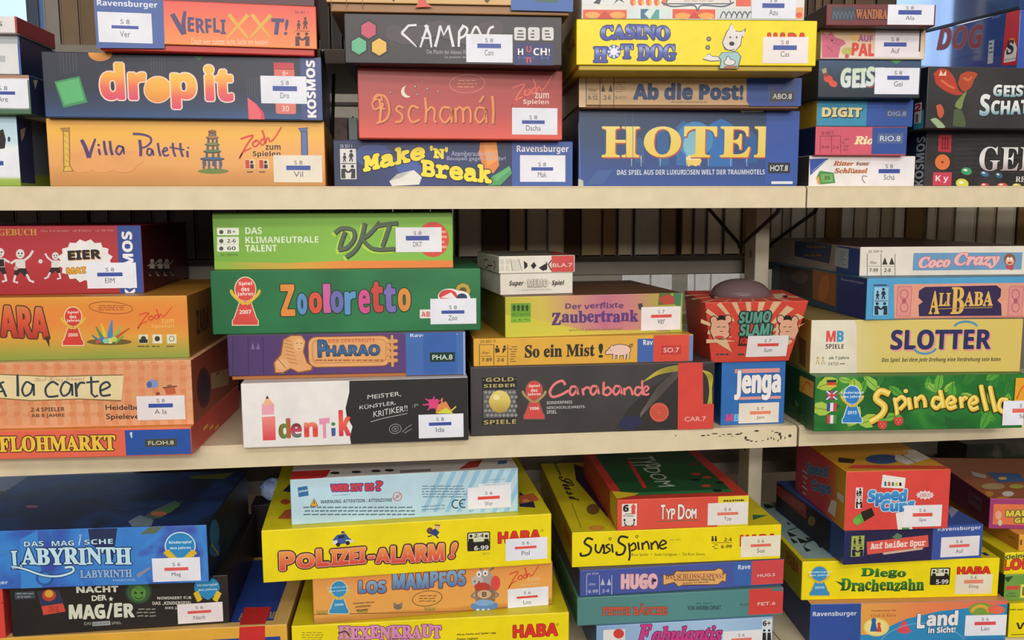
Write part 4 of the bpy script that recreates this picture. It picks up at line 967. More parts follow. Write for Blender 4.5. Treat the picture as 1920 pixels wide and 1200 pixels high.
pg([(275, 718), (283, 711), (295, 713), (297, 724), (285, 728), (276, 726)], '#7d93c4'); el(280, 721, 5, 6, '#51639a'); pg([(308, 728), (328, 726), (330, 738), (312, 740)], '#c05a3c'); ln([(305, 727), (332, 724)], 2.4, '#6a4a34'); el(318, 723, 5, 2, '#8a5a3a'); el(296, 738, 4, 3, '#8a4432')
face('R'); el(382, 727, 13, 38, '#5a2a30'); el(382, 727, 9, 28, '#3e2a3c'); pg([(395, 700), (430, 690), (428, 722), (396, 730)], '#b89c70'); W('A', 403, 694, 412, 708, '#3a2a24', ''); face('F')
lab(257, 741, 347, 788, 'S 8', 'A la', paper='#e2dadb/.5', bar=(.24, .32, .75, .5)); finish()

bx('G3', 'orange to green game box with a cluster of crystals and red award seal', {'F': G('Y', (0, '#7f9440'), (.16, '#a89c40'), (.36, '#d99a3c'), (.6, '#e2863a'), (.85, '#e08a38'), (1, '#de9a3e')), 'R': '#8a5a24', 'T': '#a87428'})
part(PR)
for x, y, a, b2, c in ((20, 655, 60, 14, '#5f9a8a'), (120, 662, 60, 9, '#6a9c62'), (40, 600, 40, 30, '#e0803a'), (300, 580, 40, 22, '#e2783c'), (320, 650, 40, 16, '#b09a3c')): pass
part(TI); RG = ('G', 'Y', [(0, '#b03a2c'), (.6, '#d9573a'), (1, '#cf7a48')])
W('ARA', -1, 572, 91, 636, RG, 'ss', o='#4a3420', ow=2, b=3, sl=-4); pg([(84, 632), (93, 652), (92, 630)], '#4a3420')
award(114, 577, 160, 647, '#cf3f34', ['Spiel', 'des', 'Jahres'], '2005')
part(PR); seal(208, 577, 41, 11, '#9a4a2c', 4)
el(205, 641, 42, 6, '#6a5a2a')
for x0, y0, x1, y1, w, c in ((205, 640, 210, 600, 13, '#4a86b8'), (200, 640, 190, 606, 9, '#d9c03c'), (195, 640, 180, 612, 8, '#4f8a50'), (214, 640, 226, 610, 9, '#8cb85a'), (190, 642, 172, 628, 6, '#3f7a8c'), (210, 638, 243, 615, 6, '#b55a2c'), (180, 642, 204, 632, 7, '#c0503c'), (205, 642, 212, 632, 9, '#d8d47a'), (216, 642, 232, 630, 6, '#7a9c4a')):
    ln([(x0, y0), ((x0+x1)/2, (y0+y1)/2), (x1, y1)], w, c, 2)
for k, (x, c) in enumerate(((192, '#4a7aa8'), (206, '#d9d08a'), (214, '#b8cf5a'), (199, '#8cc4a0'))): el(x, 636+k % 2*3, 6, 5, c)
zoch(257, 575, 322, 616, '#d8502c', 2.6); part('maker_logo'); W('zum', 302, 598, 327, 606, '#e6b05a', 'ss'); W('Spielen', 284, 607, 327, 617, '#e6b05a', 'ss')
part(PR)
for x in (260, 286, 313): r(x, 627, x+18, 644, '#d8d6b8'); el(x+9, 635, 5, 5, '#3a3a34'); blurb(x-3, 647, x+20, 652, '#5a5a34', 1, x)
r(261, 636, 277, 643, '#2c302c'); el(322, 635, 4, 4, '#d8d6b8'); face('R'); W('ZARA', 368, 572, 392, 628, '#4a2a18', 'ss', b=1); face('F'); finish()

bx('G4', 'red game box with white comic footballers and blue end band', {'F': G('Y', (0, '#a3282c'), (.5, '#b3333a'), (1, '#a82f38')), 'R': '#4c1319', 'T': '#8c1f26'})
part(PR); W('TAGEBUCH', -25, 429, 69, 442, '#cf9a3c', 'sb'); W('Das 2-4 Spieler   ab 8 Jahre   ca. 20 Min', 77, 430, 213, 436, '#c98a80', '')
fg = '#d8d2cf'
def kid(x, y, s=1, m=1):
    P = lambda a, b: (x+a*s*m, y+b*s)
    el(x, y, 8*s, 9*s, fg); pg([P(-9, 10), P(9, 10), P(10, 28), P(-9, 28)], fg)
    ln([P(8, 12), P(18, 4), P(24, -6)], 4*s, fg); ln([P(-8, 12), P(-18, 18)], 4*s, fg)
    pg([P(-9, 27), P(10, 27), P(16, 38), P(8, 42), P(0, 34), P(-7, 42), P(-12, 38)], '#2a2020')
    ln([P(12, 38), P(18, 50), P(26, 53)], 4*s, fg); ln([P(-9, 40), P(-12, 52), P(-4, 54)], 4*s, fg)
    for dx in (-3, 3): el(x+dx*s, y-1*s, 1.4*s, 1.8*s, '#2a2020')
    ln([P(-3, 4), P(3, 4)], 1, '#2a2020')
kid(38, 476); kid(0, 474, 1, -1); kid(104, 480, .8, -1); r(-9, 486, 8, 500, '#2a2020')
el(76, 490, 4, 4, fg); el(30, 503, 4, 4, '#c99a94')
part(TI)
bl = [(160+46*math.cos(t*.19635)*(1+.14*(t % 2)), 489+36*math.sin(t*.19635)*(1+.14*(t % 2))) for t in range(32)]
pg(bl, '#e6e2e0')
W('EIER', 127, 467, 189, 488, '#2a2422', 'ss', so='#c98a3c', ow=1, b=1.8, sl=3); W('MATZ', 125, 500, 172, 514, '#dda032', 'ss', o='#8a4a20', ow=.8, b=1.2, sl=2)
part(PR); pg([(219, 422), (264, 422), (269, 549), (225, 550)], '#2f4a90'); part('maker_logo'); W('KOSMOS', 231, 434, 251, 560, WH, 'ss', rot=90, b=1.2)
part(PR); face('R'); 
for x in (285, 300, 312): kid(x, 490, .5)
face('F'); lab(163, 492, 256, 541, 'S 8', 'EIM', bar=(.21, .38, .72, .54)); finish()

# ================= middle shelf, second stack
bx('H1', 'half white, half black game box with a pencil in its title', {'F': '#e6e1de', 'S': '#d9d4d2', 'R': '#232020', 'T': '#c9c4c0'})
part(PR); pg([(655, 700), (884, 700), (884, 840), (659, 838), (656, 818), (661, 800), (650, 780), (648, 765), (655, 735)], '#272424')
part(TI)
pg([(491, 782), (516, 780), (517, 825), (493, 826)], ('G', 'Y', [(0, '#d9404a'), (1, '#e78a84')])); pg([(491, 758), (514, 757), (514, 777), (491, 778)], '#e5a0b0'); pg([(490, 761), (502, 743), (513, 757)], '#e8b48c'); pg([(498, 748), (501, 741), (504, 747)], '#2a2220')
W('d', 522, 784, 545, 823, ('G', 'X', [(0, '#8a5a2c'), (.5, '#4f8a3c'), (1, '#c04a3c')]), 'ss', b=2.4); W('e', 545, 793, 566, 821, ('G', 'Y', [(0, '#3f7a6a'), (.5, '#c03f5a'), (1, '#5a3a2c')]), 'ss', b=2); W('n', 570, 791, 596, 820, ('G', 'Y', [(0, '#e0503c'), (.5, '#d83a44'), (1, '#e88a6a')]), 'ss', b=2.6)
pg([(598, 785), (618, 783), (618, 793), (611, 794), (612, 821), (606, 822), (605, 795), (599, 796)], '#e392b4'); el(625, 795, 4, 3.4, '#4a8a5a'); pg([(621, 803), (629, 802), (629, 817), (622, 818)], '#3a5a9a')
W('k', 635, 768, 658, 818, ('G', 'Y', [(0, '#c8304a'), (.5, '#e8604c'), (1, '#d83a44')]), 'ss', b=2.6)
part(PR); 
W('MEISTER,', 689, 734, 752, 750, '#d6d2cf', '', sl=7, wob=.6); W('KÜNSTLER,', 674, 750, 742, 769, '#d6d2cf', '', sl=10, wob=.6); W('KRITIKER!!', 700, 760, 764, 782, '#d6d2cf', '', sl=13, wob=.6); W(':P', 773, 757, 784, 764, '#8a8684', ''); ln(sm([(695, 791), (720, 784), (764, 775)]), 1.4, '#a8a4a2')
for a in (11, 6): ring(741, 804, a, a*.8, 1.3, '#8f8b89', -10)
el(741, 804, 2, 2, '#8f8b89'); ln(sm([(754, 810), (764, 801), (772, 796)]), 1.3, '#8f8b89'); ln(sm([(758, 812), (772, 804)]), 1.3, '#8f8b89')
for a in range(7): ln([(812, 757), (812+20*math.cos(a*.9+.3), 757+14*math.sin(a*.9+.3))], 3.4, '#d8407c', 2)
r(804, 748, 822, 766, '#d8407c'); pg([(816, 774), (822, 758), (836, 752), (848, 772)], '#e08a4a'); pg([(818, 775), (836, 764), (850, 775)], '#cfd03c'); ln([(846, 770), (855, 762)], 2.5, '#cfd03c'); ln([(828, 756), (829, 746)], 2.5, '#e08a4a')
lab(785, 775, 869, 822, 'S 8', 'Ida', bar=(.23, .34, .73, .5)); finish()

bx('H2', 'purple game box with a sphinx and blue title on a tan cartouche', {'F': G('X', (0, '#4a3464'), (.5, '#5a3a72'), (1, '#553a70')), 'L': '#2e2240', 'D': '#8a5a2e', 'T': '#6a5a6a'}, tray=(.09, .003, '#b5713c'))
part(PR)
for x in (436, 465, 493): ln([(x, 631), (x+1, 704)], 1.2, '#35244c')
for s, x in ((1, 474), (-1, 484)): pg([(x-4, 655), (x, 642), (x+4, 655)], '#7a5f90')
T = '#dd9f66'; T2 = '#8a5230'
pg([(515, 700), (512, 680), (525, 664), (530, 636), (545, 628), (566, 628), (574, 640), (570, 660), (578, 680), (588, 686), (586, 695), (560, 700), (545, 692), (530, 701)], T2)
pg([(517, 698), (515, 680), (528, 665), (532, 637), (546, 630), (565, 630), (572, 640), (568, 660), (575, 680), (585, 687), (583, 693), (560, 697), (545, 690), (530, 698)], T)
for k in range(7): ln([(532+k, 636+k*7), (546+k*2, 640+k*7)], 1.4, '#b0724a')
el(560, 646, 9, 12, '#e6b07a'); ln([(555, 644), (559, 643)], 1.2, T2); ln([(563, 643), (567, 644)], 1.2, T2); ln([(558, 654), (564, 654)], 1.2, T2); el(530, 683, 12, 10, '#e3aa74'); ln([(520, 672), (536, 690)], 1.2, T2)
r(577, 628, 733, 690, T2, 16); r(579, 630, 731, 688, '#e0a468', 14); r(585, 635, 725, 682, '#c98a50', 10); r(587, 637, 723, 680, '#dfa266', 9)
for y in (640, 652, 664, 676): r(726, y-4, 746, y+3, '#d8985c', 3); ln([(726, y+4), (746, y+4)], 1, T2)
r(733, 628, 738, 688, '#d8985c', 2)
W('DER ZERSTREUTE', 616, 634, 703, 643, '#cf6a4a', 'ss')
blurb(590, 672, 720, 679, '#a8683c', 1, 8)
part(TI); BC = ('G', 'Y', [(0, '#2c4a70'), (.5, '#3f6a98'), (1, '#35597f')])
W('P', 596, 637, 614, 670, BC, 'ss', o='#1c2a44', ow=1, b=1.2); W('HARAO', 612, 646, 712, 668, BC, 'ss', o='#1c2a44', ow=1, b=1)
part(PR); r(761, 622, 873, 704, '#3f68ac'); part('maker_logo'); W('Ravensburger', 769, 624, 858, 634, '#c9d3e6', 'ss')
tape(794, 623, 856, 702, '#3a62a8', 'PHA.8', 806, 660, 853, 679, '#1f3a34', '#cfd8c8'); part(PR); pg([(868, 622), (873, 622), (874, 704), (869, 704)], '#8aa0c0'); finish()

bx('H3', 'green game box with a bubbly rainbow title and red award seal, below the lime box', {'F': NZ(7, (.3, '#175c34'), (.55, '#237241'), (.75, '#2c7f4b')), 'T': '#2d6a44', 'S': '#1c5a34'})
award(432, 521, 488, 609, '#d24840', ['Spiel', 'des', 'Jahres'], '2007')
part(TI); ZC = ['#e08a3c', '#5a8ac0', '#d8543c', '#c8609c', '#6a6ab0', '#5a92c4', '#d0508c', '#c8443c', '#7a6ab4', '#d98a3c']
xs = [(526, 553, 533, 593), (557, 576, 550, 590), (579, 604, 548, 588), (606, 620, 532, 587), (620, 644, 545, 587), (646, 668, 546, 590), (672, 694, 543, 588), (696, 718, 528, 586), (720, 742, 532, 586), (746, 770, 540, 584)]
for (a, b2, y0, y1), ch, c in zip(xs, 'Zoo'+'loretto', ZC): W(ch, a, y0, b2, y1, c, 'ss', o='#123420', ow=1.8, b=2.6)
part(PR); r(787, 580, 815, 597, '#e6dcd6', 2); W('AB', 790, 584, 806, 594, '#cf3f3c', 'ss')
el(868, 545, 15, 15, '#5a4a1c'); 
for k in range(8): el(868+10*math.cos(k*.78), 545+10*math.sin(k*.78), 4, 6, '#b59a3c', k*45, 10)
for x, y, a in ((843, 556, 22), (862, 560, 20)): el(x, y, a, 15, '#e8e2e0')
el(840, 554, 17, 11, '#d03c3c'); el(866, 558, 10, 8, '#2a3a5c'); pg([(826, 558), (846, 548), (856, 560)], '#e6dcdc')
lab(807, 559, 893, 608, 'S 8', 'Zoo', bar=(.24, .46, .74, .6)); finish()

bx('H4', 'lime green game box with dark slanted initials and an orange stripe', {'F': G('X', (0, '#76a83c'), (.5, '#86bc44'), (1, '#82b840')), 'T': '#8fc052', 'S': '#4f7a2a'})
part(PR); pg([(402, 490), (540, 493), (640, 489), (852, 488), (852, 503), (402, 505)], ('G', 'X', [(0, '#86b040'), (.35, '#d9a03c'), (.6, '#e8863a'), (1, '#e67e36')]))
for y in (427, 444, 458): r(407, y, 448, y+14, '#e4e6d6', 1)
for y, t in ((429, '8+'), (446, '2-6'), (460, '60')): W(t, 426, y+2, 442, y+9, '#3a4030', 'ss'); el(415, y+6, 4, 4, '#4a5040')
W('Nr. 600296', 414, 475, 446, 480, '#4f6a2c', '')
part(TI); W('DAS', 460, 426, 491, 439, '#e2ecd0', 'ss'); W('KLIMANEUTRALE', 460, 443, 597, 456, '#e2ecd0', 'ss'); W('TALENT', 460, 459, 519, 472, '#e2ecd0', 'ss')
for c, dx, dy, w in (('#b5d83c', -3, 4, 9), ('#2f3a2c', 1.5, 1.5, 8), ('#56664a', 0, 0, 7)):
    Q = lambda p, ww: ln([(x+dx, y+dy) for x, y in sm(p, 5)], ww, c)
    Q([(627, 437), (640, 428), (660, 430), (664, 446), (650, 464), (634, 468)], w); Q([(647, 434), (640, 452), (636, 468)], w)
    Q([(684, 418), (676, 450), (664, 470), (648, 482)], w); Q([(712, 416), (690, 440), (676, 448)], w); Q([(678, 448), (700, 466), (740, 466)], w)
    Q([(704, 424), (724, 420), (746, 418)], w); Q([(730, 422), (722, 446), (716, 462)], w)
part(PR); el(812, 449, 30, 33, '#d84a3c'); blurb(826, 430, 838, 468, '#e8a090', 4, 3)
lab(742, 426, 828, 473, 'S 8', 'DKT', paper='#e8e6ea/.5', bar=(.22, .34, .73, .53)); finish()
# ================= middle shelf, third stack
bx('I1', 'long charcoal game box with pink script title and a gold ball panel', {'F': NZ(12, (.35, '#393534'), (.65, '#433e3d')), 'T': '#4c4745', 'S': '#2c2928'})
part(PR); r(904, 706, 969, 797, '#2a2726'); r(905, 708, 968, 729, '#1f1d1c'); W('·GOLD·', 906, 707, 968, 716, '#b5a468', 'ss'); W('SIEBER', 907, 719, 967, 727, '#b5a468', 'ss'); W('SPIELE', 907, 786, 968, 796, '#b5a468', 'ss')
r(906, 730, 968, 784, '#5a5856')
for j in range(6):
    for i in range(8): pg([(907+i*7.6+(j % 2)*3.8, 735+j*8.6), (911+i*7.6+(j % 2)*3.8, 732+j*8.6), (914+i*7.6+(j % 2)*3.8, 736+j*8.6), (910+i*7.6+(j % 2)*3.8, 739+j*8.6)], '#8f8d8a')
el(937, 753, 20, 21, ('G', 'Y', [(0, '#a88a3c'), (.6, '#d8c060'), (1, '#e0cd7a')])); el(931, 745, 6, 5, '#e8dc9e')
award(979, 715, 1024, 785, '#cf4a44', ['Spiel', 'des', 'Jahres'], '1996', leaf='#a8905a', rim='#6a5a4a')
part(PR)
for i, t in enumerate(('SONDERPREIS', 'GESCHICKLICHKEITS-', 'SPIEL')): W(t, 1025, 751+i*9, 1025+(48, 73, 19)[i], 758+i*9, '#b9b5b0', 'ss')
part(PR); pg([(1160, 800), (1150, 810), (1180, 764), (1210, 735), (1260, 700), (1340, 680), (1340, 806), (1160, 810)], '#312d2c')
part(TI); C = '#e27a78'
def Q(p, w=4.6): ln(sm(p, 5), w, C)
Q([(1060, 722), (1054, 714), (1040, 720), (1031, 734), (1036, 744), (1052, 740), (1066, 732)], 5)
def aL(x, y): Q([(x+13, y-15), (x+4, y-16), (x, y-6), (x+5, y), (x+12, y-8), (x+13, y-14), (x+16, y-1)])
aL(1068, 741); Q([(1092, 728), (1094, 741)]); Q([(1093, 732), (1100, 726), (1106, 729)]); aL(1107, 740); Q([(1132, 716), (1131, 740)]); Q([(1131, 732), (1140, 726), (1146, 734), (1138, 741), (1131, 738)])
aL(1150, 740); Q([(1170, 727), (1171, 741)]); Q([(1171, 732), (1179, 726), (1184, 732), (1186, 741)]); Q([(1204, 728), (1194, 726), (1190, 736), (1196, 741), (1203, 734)]); Q([(1204, 713), (1204, 730), (1206, 741)]); Q([(1210, 734), (1216, 728), (1211, 724), (1206, 732), (1210, 740), (1217, 738)], 4)
part(PR); el(1182, 792, 21, 13, '#2a2c4c', -8); el(1236, 773, 18, 18, '#cf5a44'); 
for k in (5, 9, 13): ring(1236, 773, k, k*.9, 1, '#a8402e', 20)
for k in range(8): ln([(1200, 782-k), (1234, 745-k*3), (1276, 700-k*2)], .9, '#6a6058')
for k in range(5): ln(sm([(1205+k*3, 716-k*1.5), (1240, 692+k*2), (1290, 685+k*2), (1322+k*2.5, 700), (1330+k*.9, 730), (1326+k*2, 760)], 6), 1.6, '#b5a83c')
tape(1271, 680, 1317, 758, '#cf463c', ' ', 1272, 682, 1273, 683) if 0 else None
part('spine_tape'); pg([(1271, 679), (1317, 679), (1318, 757), (1338, 757), (1338, 804), (1270, 805)], '#d2483f/.3'); part('spine_tape/embossed_strip'); W('CAR.7', 1283, 780, 1323, 790, '#e2b0a8', '', b=.35); finish()

bx('I2', 'slim yellow game box with condensed black title and a pig', {'F': '#dda73c', 'T': '#c99838', 'S': '#a8792a'})
part(PR)
for x in (899, 926, 952): ln([(x, 646), (x, 685)], 1.3, '#5a4426')
ln([(899, 646), (926, 646)], 1, '#5a4426'); W('24 001 0', 900, 637, 929, 643, '#5a4426', ''); W('Alter', 903, 658, 918, 664, '#5a4426', ''); ln([(901, 668), (922, 668)], .9, '#5a4426'); ln([(930, 668), (950, 668)], .9, '#5a4426'); W('7-89', 903, 671, 922, 678, '#3a2c1c', 'ss'); W('2-6', 932, 671, 945, 678, '#3a2c1c', 'ss')
for s, x in ((1, 932), (-1, 946)): el(x, 650, 2.4, 2.4, '#3a2c1c', n=8); pg([(x-4, 653), (x+4, 653), (x+s*5, 660), (x-3, 662)], '#3a2c1c')
blurb(955, 648, 970, 680, '#8a6a34', 7, 2)
part(TI); W('So ein Mist', 984, 644, 1115, 671, '#2c2a20', 'sb', b=1.1); W('!', 1122, 644, 1131, 671, '#2c2a20', 'sb', b=1.4)
part(PR); pk = '#e8c2b2'
for g, c in ((1.3, '#4a3a2c'), (0, pk)):
    el(1163, 656, 19+g, 10+g, c); el(1146, 658, 6+g, 6+g, c); el(1139, 661, 3.4+g, 3.4+g, c); 
    for x in (1152, 1160, 1172, 1178): ln([(x, 662), (x-1, 673)], 4+g*2, c)
    pg([(1144-g, 653), (1147, 646-g), (1151+g, 653)], c)
ln(sm([(1181, 652), (1186, 648), (1182, 645), (1180, 650), (1187, 644)]), 1.2, '#5a463a'); el(1145, 657, 1, 1, '#2a2220', n=6)
r(1195, 633, 1301, 679, '#3f62a8'); part('maker_logo'); W('Rav', 1206, 637, 1224, 647, WH, 'ss'); part(PR); r(1292, 628, 1301, 676, '#6a82ac')
tape(1225, 627, 1292, 678, '#d5503f', 'SO.7', 1240, 647, 1277, 665, '#c23f3c', '#e4bdb2'); finish()

DEPTH['I4'] = .13
bx('I3', 'yellow and mauve game box with purple witchy title, under the small white box', {'F': G('X', (0, '#b9b03c'), (.2, '#cdb84c'), (.4, '#c98a78'), (.55, '#bd6e84'), (.7, '#c47c7c'), (.9, '#a8a03c'), (1, '#94ac38')), 'L': '#7f7a26', 'T': '#6a4a34'}, d=.2)
part(PR); pg([(946, 634), (946, 590), (1000, 598), (1100, 620), (1210, 618), (1282, 606), (1282, 622), (948, 636)], ('G', 'X', [(0, '#c9c43c'), (.3, '#d2c244'), (.7, '#c9b04c'), (1, '#a3b03a')]))
r(958, 568, 995, 605, '#6a9a2c'); 
for k in range(4): pg([(962+k*8, 583), (966+k*8, 583), (967+k*8, 574), (964+k*8, 571), (961+k*8, 574)], '#2f4a1c')
W('ab 7 Jahren', 960, 587, 993, 592, '#2f4a1c', ''); r(959, 594, 995, 604, '#86b434'); W('ca. 45 Min', 961, 597, 993, 602, '#2f4a1c', '')
W('Der verflixte', 1060, 566, 1169, 580, '#6a3f6c', 'ss', b=.4, sl=3, wob=1); W('spielend potenten Mixgetränk', 1066, 614, 1168, 622, '#8a7a3c', 'bi', sl=2)
part(TI); W('Z', 1034, 586, 1052, 610, '#5c3a78', 'sb', b=1.8); W('aubertrank', 1053, 580, 1197, 606, '#5c3a78', 'sb', b=1.2, sl=3, wob=1)
part(PR); pg([(1236, 549), (1256, 548), (1266, 570), (1234, 572)], '#5a6a3c'); el(1252, 562, 16, 9, '#b54a3c'); pg([(1262, 549), (1278, 548), (1276, 575), (1266, 572)], '#4a7a5a'); pg([(1196, 570), (1204, 568), (1206, 582), (1198, 580)], '#4a3a4a'); W('HARL', 1232, 617, 1258, 622, '#6a3a5c', '')
lab(1202, 574, 1276, 620, 'S 7', 'ver', '#d9534a', paper='#e8dfde/.5', bar=(.25, .33, .77, .48)); finish()

bx('I4', 'small white lidded memory box with red tape and black ink symbols', {'F': '#e2dccd', 'L': '#cfc8b6', 'T': '#6f6a60'}, tray=(.55, .002, '#e0d9cb'))
part(PR)
for x in (938, 948): 
    for y in (486, 498): r(x, y, x+7, y+10, '#cdc7ba', 2)
r(958, 486, 975, 508, '#d3cdc0'); ln([(957, 486), (961, 508)], 1, '#6a655a'); ln([(972, 486), (979, 508)], 1, '#6a655a')
pg([(982, 489), (989, 494), (989, 500), (983, 505)], '#2a2826'); pg([(995, 498), (1001, 491), (1006, 498), (1000, 505)], '#2a2826'); pg([(1010, 502), (1020, 496), (1026, 490), (1026, 505), (1018, 508)], '#2a2826'); ln([(1034, 488), (1028, 496), (1034, 507)], 2.4, '#2a2826'); pg([(1018, 486), (1026, 490), (1022, 496)], '#d8d2c4')
face('L'); ring(912, 494, 4, 8, 2, '#35322e'); ln([(919, 486), (919, 508)], 2, '#35322e'); ln([(914, 498), (924, 498)], 2, '#35322e'); ln(sm([(926, 488), (929, 497), (926, 505)]), 2.6, '#35322e'); face('F')
part(TI); W('Super ·', 955, 526, 986, 538, '#2c2a28', 'si'); W('MEMO', 990, 523, 1027, 538, '#cfc9bb', 'ss', o='#9a9488', ow=.7); W('· Spiel', 1030, 525, 1058, 537, '#2c2a28', 'si'); W('A Fragment Rally by Müller & Ruby', 978, 541, 1034, 545, '#8a857a', '')
part('spine_tape'); face('T'); pg([(1035, 477), (1075, 477), (1073, 470), (1034, 470)], '#c9403c/.3'); face('F'); r(1034, 479, 1076, 510, '#cf5350/.3'); part('spine_tape/embossed_strip'); W('BLA.7', 1036, 493, 1073, 501, '#e6c6be', '', b=.35); finish()

# ================= middle shelf, two small boxes beside the long charcoal one
bx('J1', 'small blue block game box with chunky white title, standing under the red carton', {'F': '#2f6ab0', 'L': '#21538f', 'T': '#c9cdd6'}, d=.2)
part(PR); r(1378, 690, 1462, 700, '#d9938c'); r(1377, 742, 1464, 750, '#d9938c')
part(TI); W('Jenga', 1377, 692, 1464, 752, WH, 'ss', o='#1f3f74', ow=1, b=3.2)
part(PR); W('M', 1361, 776, 1374, 790, '#d8407c', 'ss', b=1); W('B', 1376, 776, 1386, 790, '#6ab0dc', 'ss', b=1)
lab(1385, 754, 1460, 794, 'S 7', 'Jen', '#df7f62', paper='#ded4c6/.5', bar=(.28, .4, .8, .58)); finish()

def sumo():
    b = start((.3845, .012, 0, .102, .0745, -.2189), .10, 'game_carton', 'tapered red game carton with sunburst print, standing on the small blue box', 'board game', GROUP['J'])
    M = Matrix.Translation(b.root.location); z0, z1 = 0, .0785
    V = [Vector(p) for p in ((.3843, .012, 0), (.4860, .012, 0), (.490, .10, 0), (.385, .10, 0), (.3675, -.007, z1), (.5005, -.007, z1), (.531, .138, z1), (.391, .146, z1))]
    o = b.root.location; V = [Vector((p.x-o.x, p.y-o.y, p.z)) for p in V]
    bm = bmesh.new(); vs = [bm.verts.new(p) for p in V]
    for f in ((0, 1, 2, 3), (4, 5, 6, 7), (0, 1, 5, 4), (1, 2, 6, 5), (2, 3, 7, 6), (3, 0, 4, 7)): bm.faces.new([vs[i] for i in f])
    bevel(bm, .0012); done(bm, 'carton', ['#d2493a'], b.root)
    def fr(c, A, B, D):
        U = (B-A); w = U.length; U = U/w; n = U.cross(D-A).normalized(); Vv = n.cross(U); b.faces[c] = (A, U, Vv, n, w+.05, (D-A).dot(Vv))
    A, B_, D = V[0], V[1], V[4]
    U = (B_-A).normalized(); n = U.cross(D-A).normalized(); Vv = n.cross(U)
    b.faces['F'] = (A-U*.02, U, Vv, n, .145, (D-A).dot(Vv))
    A, B_, D = V[4], V[5], V[7]
    U = (B_-A).normalized(); n = U.cross(D-A).normalized(); Vv = n.cross(U)
    b.faces['T'] = (A-U*.005, U, Vv, n, .19, (D-A).dot(Vv))
    face('F'); part(PR); cr = '#d8b48c'
    for k in range(13):
        a = math.pi*(.02+k*.08); a2 = a+.11
        pg([(1408+24*math.cos(a), 640-16*math.sin(a)), (1408+118*math.cos(a), 640-84*math.sin(a)) if math.sin(a) > .35 else (1408+84*math.cos(a), 640-70*math.sin(a)), (1408+112*math.cos(a2), 640-84*math.sin(a2)) if math.sin(a2) > .35 else (1408+84*math.cos(a2), 640-70*math.sin(a2))], cr)
    pg([(1350, 606), (1340, 640), (1372, 660)], cr); pg([(1456, 606), (1486, 640), (1450, 668)], cr)
    el(1408, 620, 40, 30, '#d2493a'); 
    for s, cx in ((1, 1352), (-1, 1476)):
        for g, c in ((1.6, '#3a2a24'), (0, '#e0a98a')):
            el(cx, 614, 15+g, 15+g, c); el(cx-14*s, 600, 6+g, 7+g, c); el(cx+13*s, 598, 6+g, 7+g, c); ln([(cx-14*s, 604), (cx-17*s, 620), (cx-10*s, 634)], 8+g*2, c); el(cx, 626, 15+g, 9+g, c)
        pg([(cx-8, 599), (cx-4, 591), (cx+5, 591), (cx+9, 599)], '#2a2422')
        for dx in (-5, 5): ln([(cx+dx-3, 613), (cx+dx+3, 612)], 1.4, '#3a2a24')
        ln([(cx-3, 621), (cx+3, 621)], 1.3, '#3a2a24'); el(cx-4, 632, 9, 3, '#4a7a5a' if s < 0 else '#c04a3c')
    W('SUMO', 1386, 583, 1445, 607, '#5f9a86', 'ss', o='#20302c', ow=2.4, b=1.6, sl=2, wob=.8); W('SLAM!', 1387, 606, 1448, 630, '#5f9a86', 'ss', o='#20302c', ow=2.4, b=1.6, sl=2, wob=.8)
    r(1385, 630, 1420, 648, '#3a2422'); W('FÜR', 1388, 632, 1402, 645, '#d8402f', 'ss', b=.8)
    part(TI); part(PR); blurb(1342, 661, 1374, 668, '#2f4a44', 1, 4); blurb(1380, 661, 1398, 668, '#2f4a44', 1, 6)
    lab(1400, 628, 1476, 669, 'S 7', 'Sum', '#d8504a', paper='#e4dcdc/.5', bar=(.26, .36, .78, .52))
    face('T'); part(PR)
    for k in range(9):
        a = math.pi*(1.05+k*.11)*-1; pg([(1392+54*math.cos(a), 550+10*math.sin(a)), (1392+110*math.cos(a), 552+22*math.sin(a)), (1392+106*math.cos(a+.1), 552+22*math.sin(a+.1))], cr)
    el(1342, 557, 10, 3, '#3a2a24'); el(1344, 557, 5, 2, cr); pg([(1448, 552), (1470, 550), (1478, 557), (1454, 560)], '#d8b89a'); ln([(1440, 554), (1464, 552)], 2.2, '#4a6a4a'); el(1472, 556, 5, 2, '#3a2a24')
    finish()
    dm = bpy.data.materials.new('smoky_plastic'); dm.use_nodes = True; p = dm.node_tree.nodes['Principled BSDF']
    p.inputs['Base Color'].default_value = (.30, .2, .2, 1); p.inputs['Roughness'].default_value = .08; p.inputs['Transmission Weight'].default_value = .55; p.inputs['IOR'].default_value = 1.3
    nz = dm.node_tree.nodes.new('ShaderNodeTexNoise'); nz.inputs['Scale'].default_value = 25
    mr = dm.node_tree.nodes.new('ShaderNodeMapRange'); mr.inputs['To Min'].default_value = .05; mr.inputs['To Max'].default_value = .12
    dm.node_tree.links.new(nz.outputs['Fac'], mr.inputs['Value']); dm.node_tree.links.new(mr.outputs['Result'], p.inputs['Roughness'])
    bm = bmesh.new(); cx, cy = .4405-o.x, .066-o.y; n = 32; prev = None
    for i in range(9):
        t = i/8*math.pi/2; rr_ = .0385*math.cos(t); zz = z1+.0225*math.sin(t)**.9
        if i == 0: rr_ = .0405
        cur_ = [bm.verts.new((cx+rr_*math.cos(k*2*math.pi/n), cy+rr_*.95*math.sin(k*2*math.pi/n), zz)) for k in range(n)] if i < 8 else [bm.verts.new((cx, cy, zz))]
        if prev:
            for k in range(n):
                a, c = prev[k], prev[(k+1) % n]
                if len(cur_) == 1: bm.faces.new((a, c, cur_[0]))
                else: bm.faces.new((a, c, cur_[(k+1) % n], cur_[k]))
        else: bm.faces.new(cur_)
        prev = cur_
    dome = done(bm, 'blister_dome', [dm], b.root, True); dome['label'] = 'smoky clear plastic dome'
sumo()

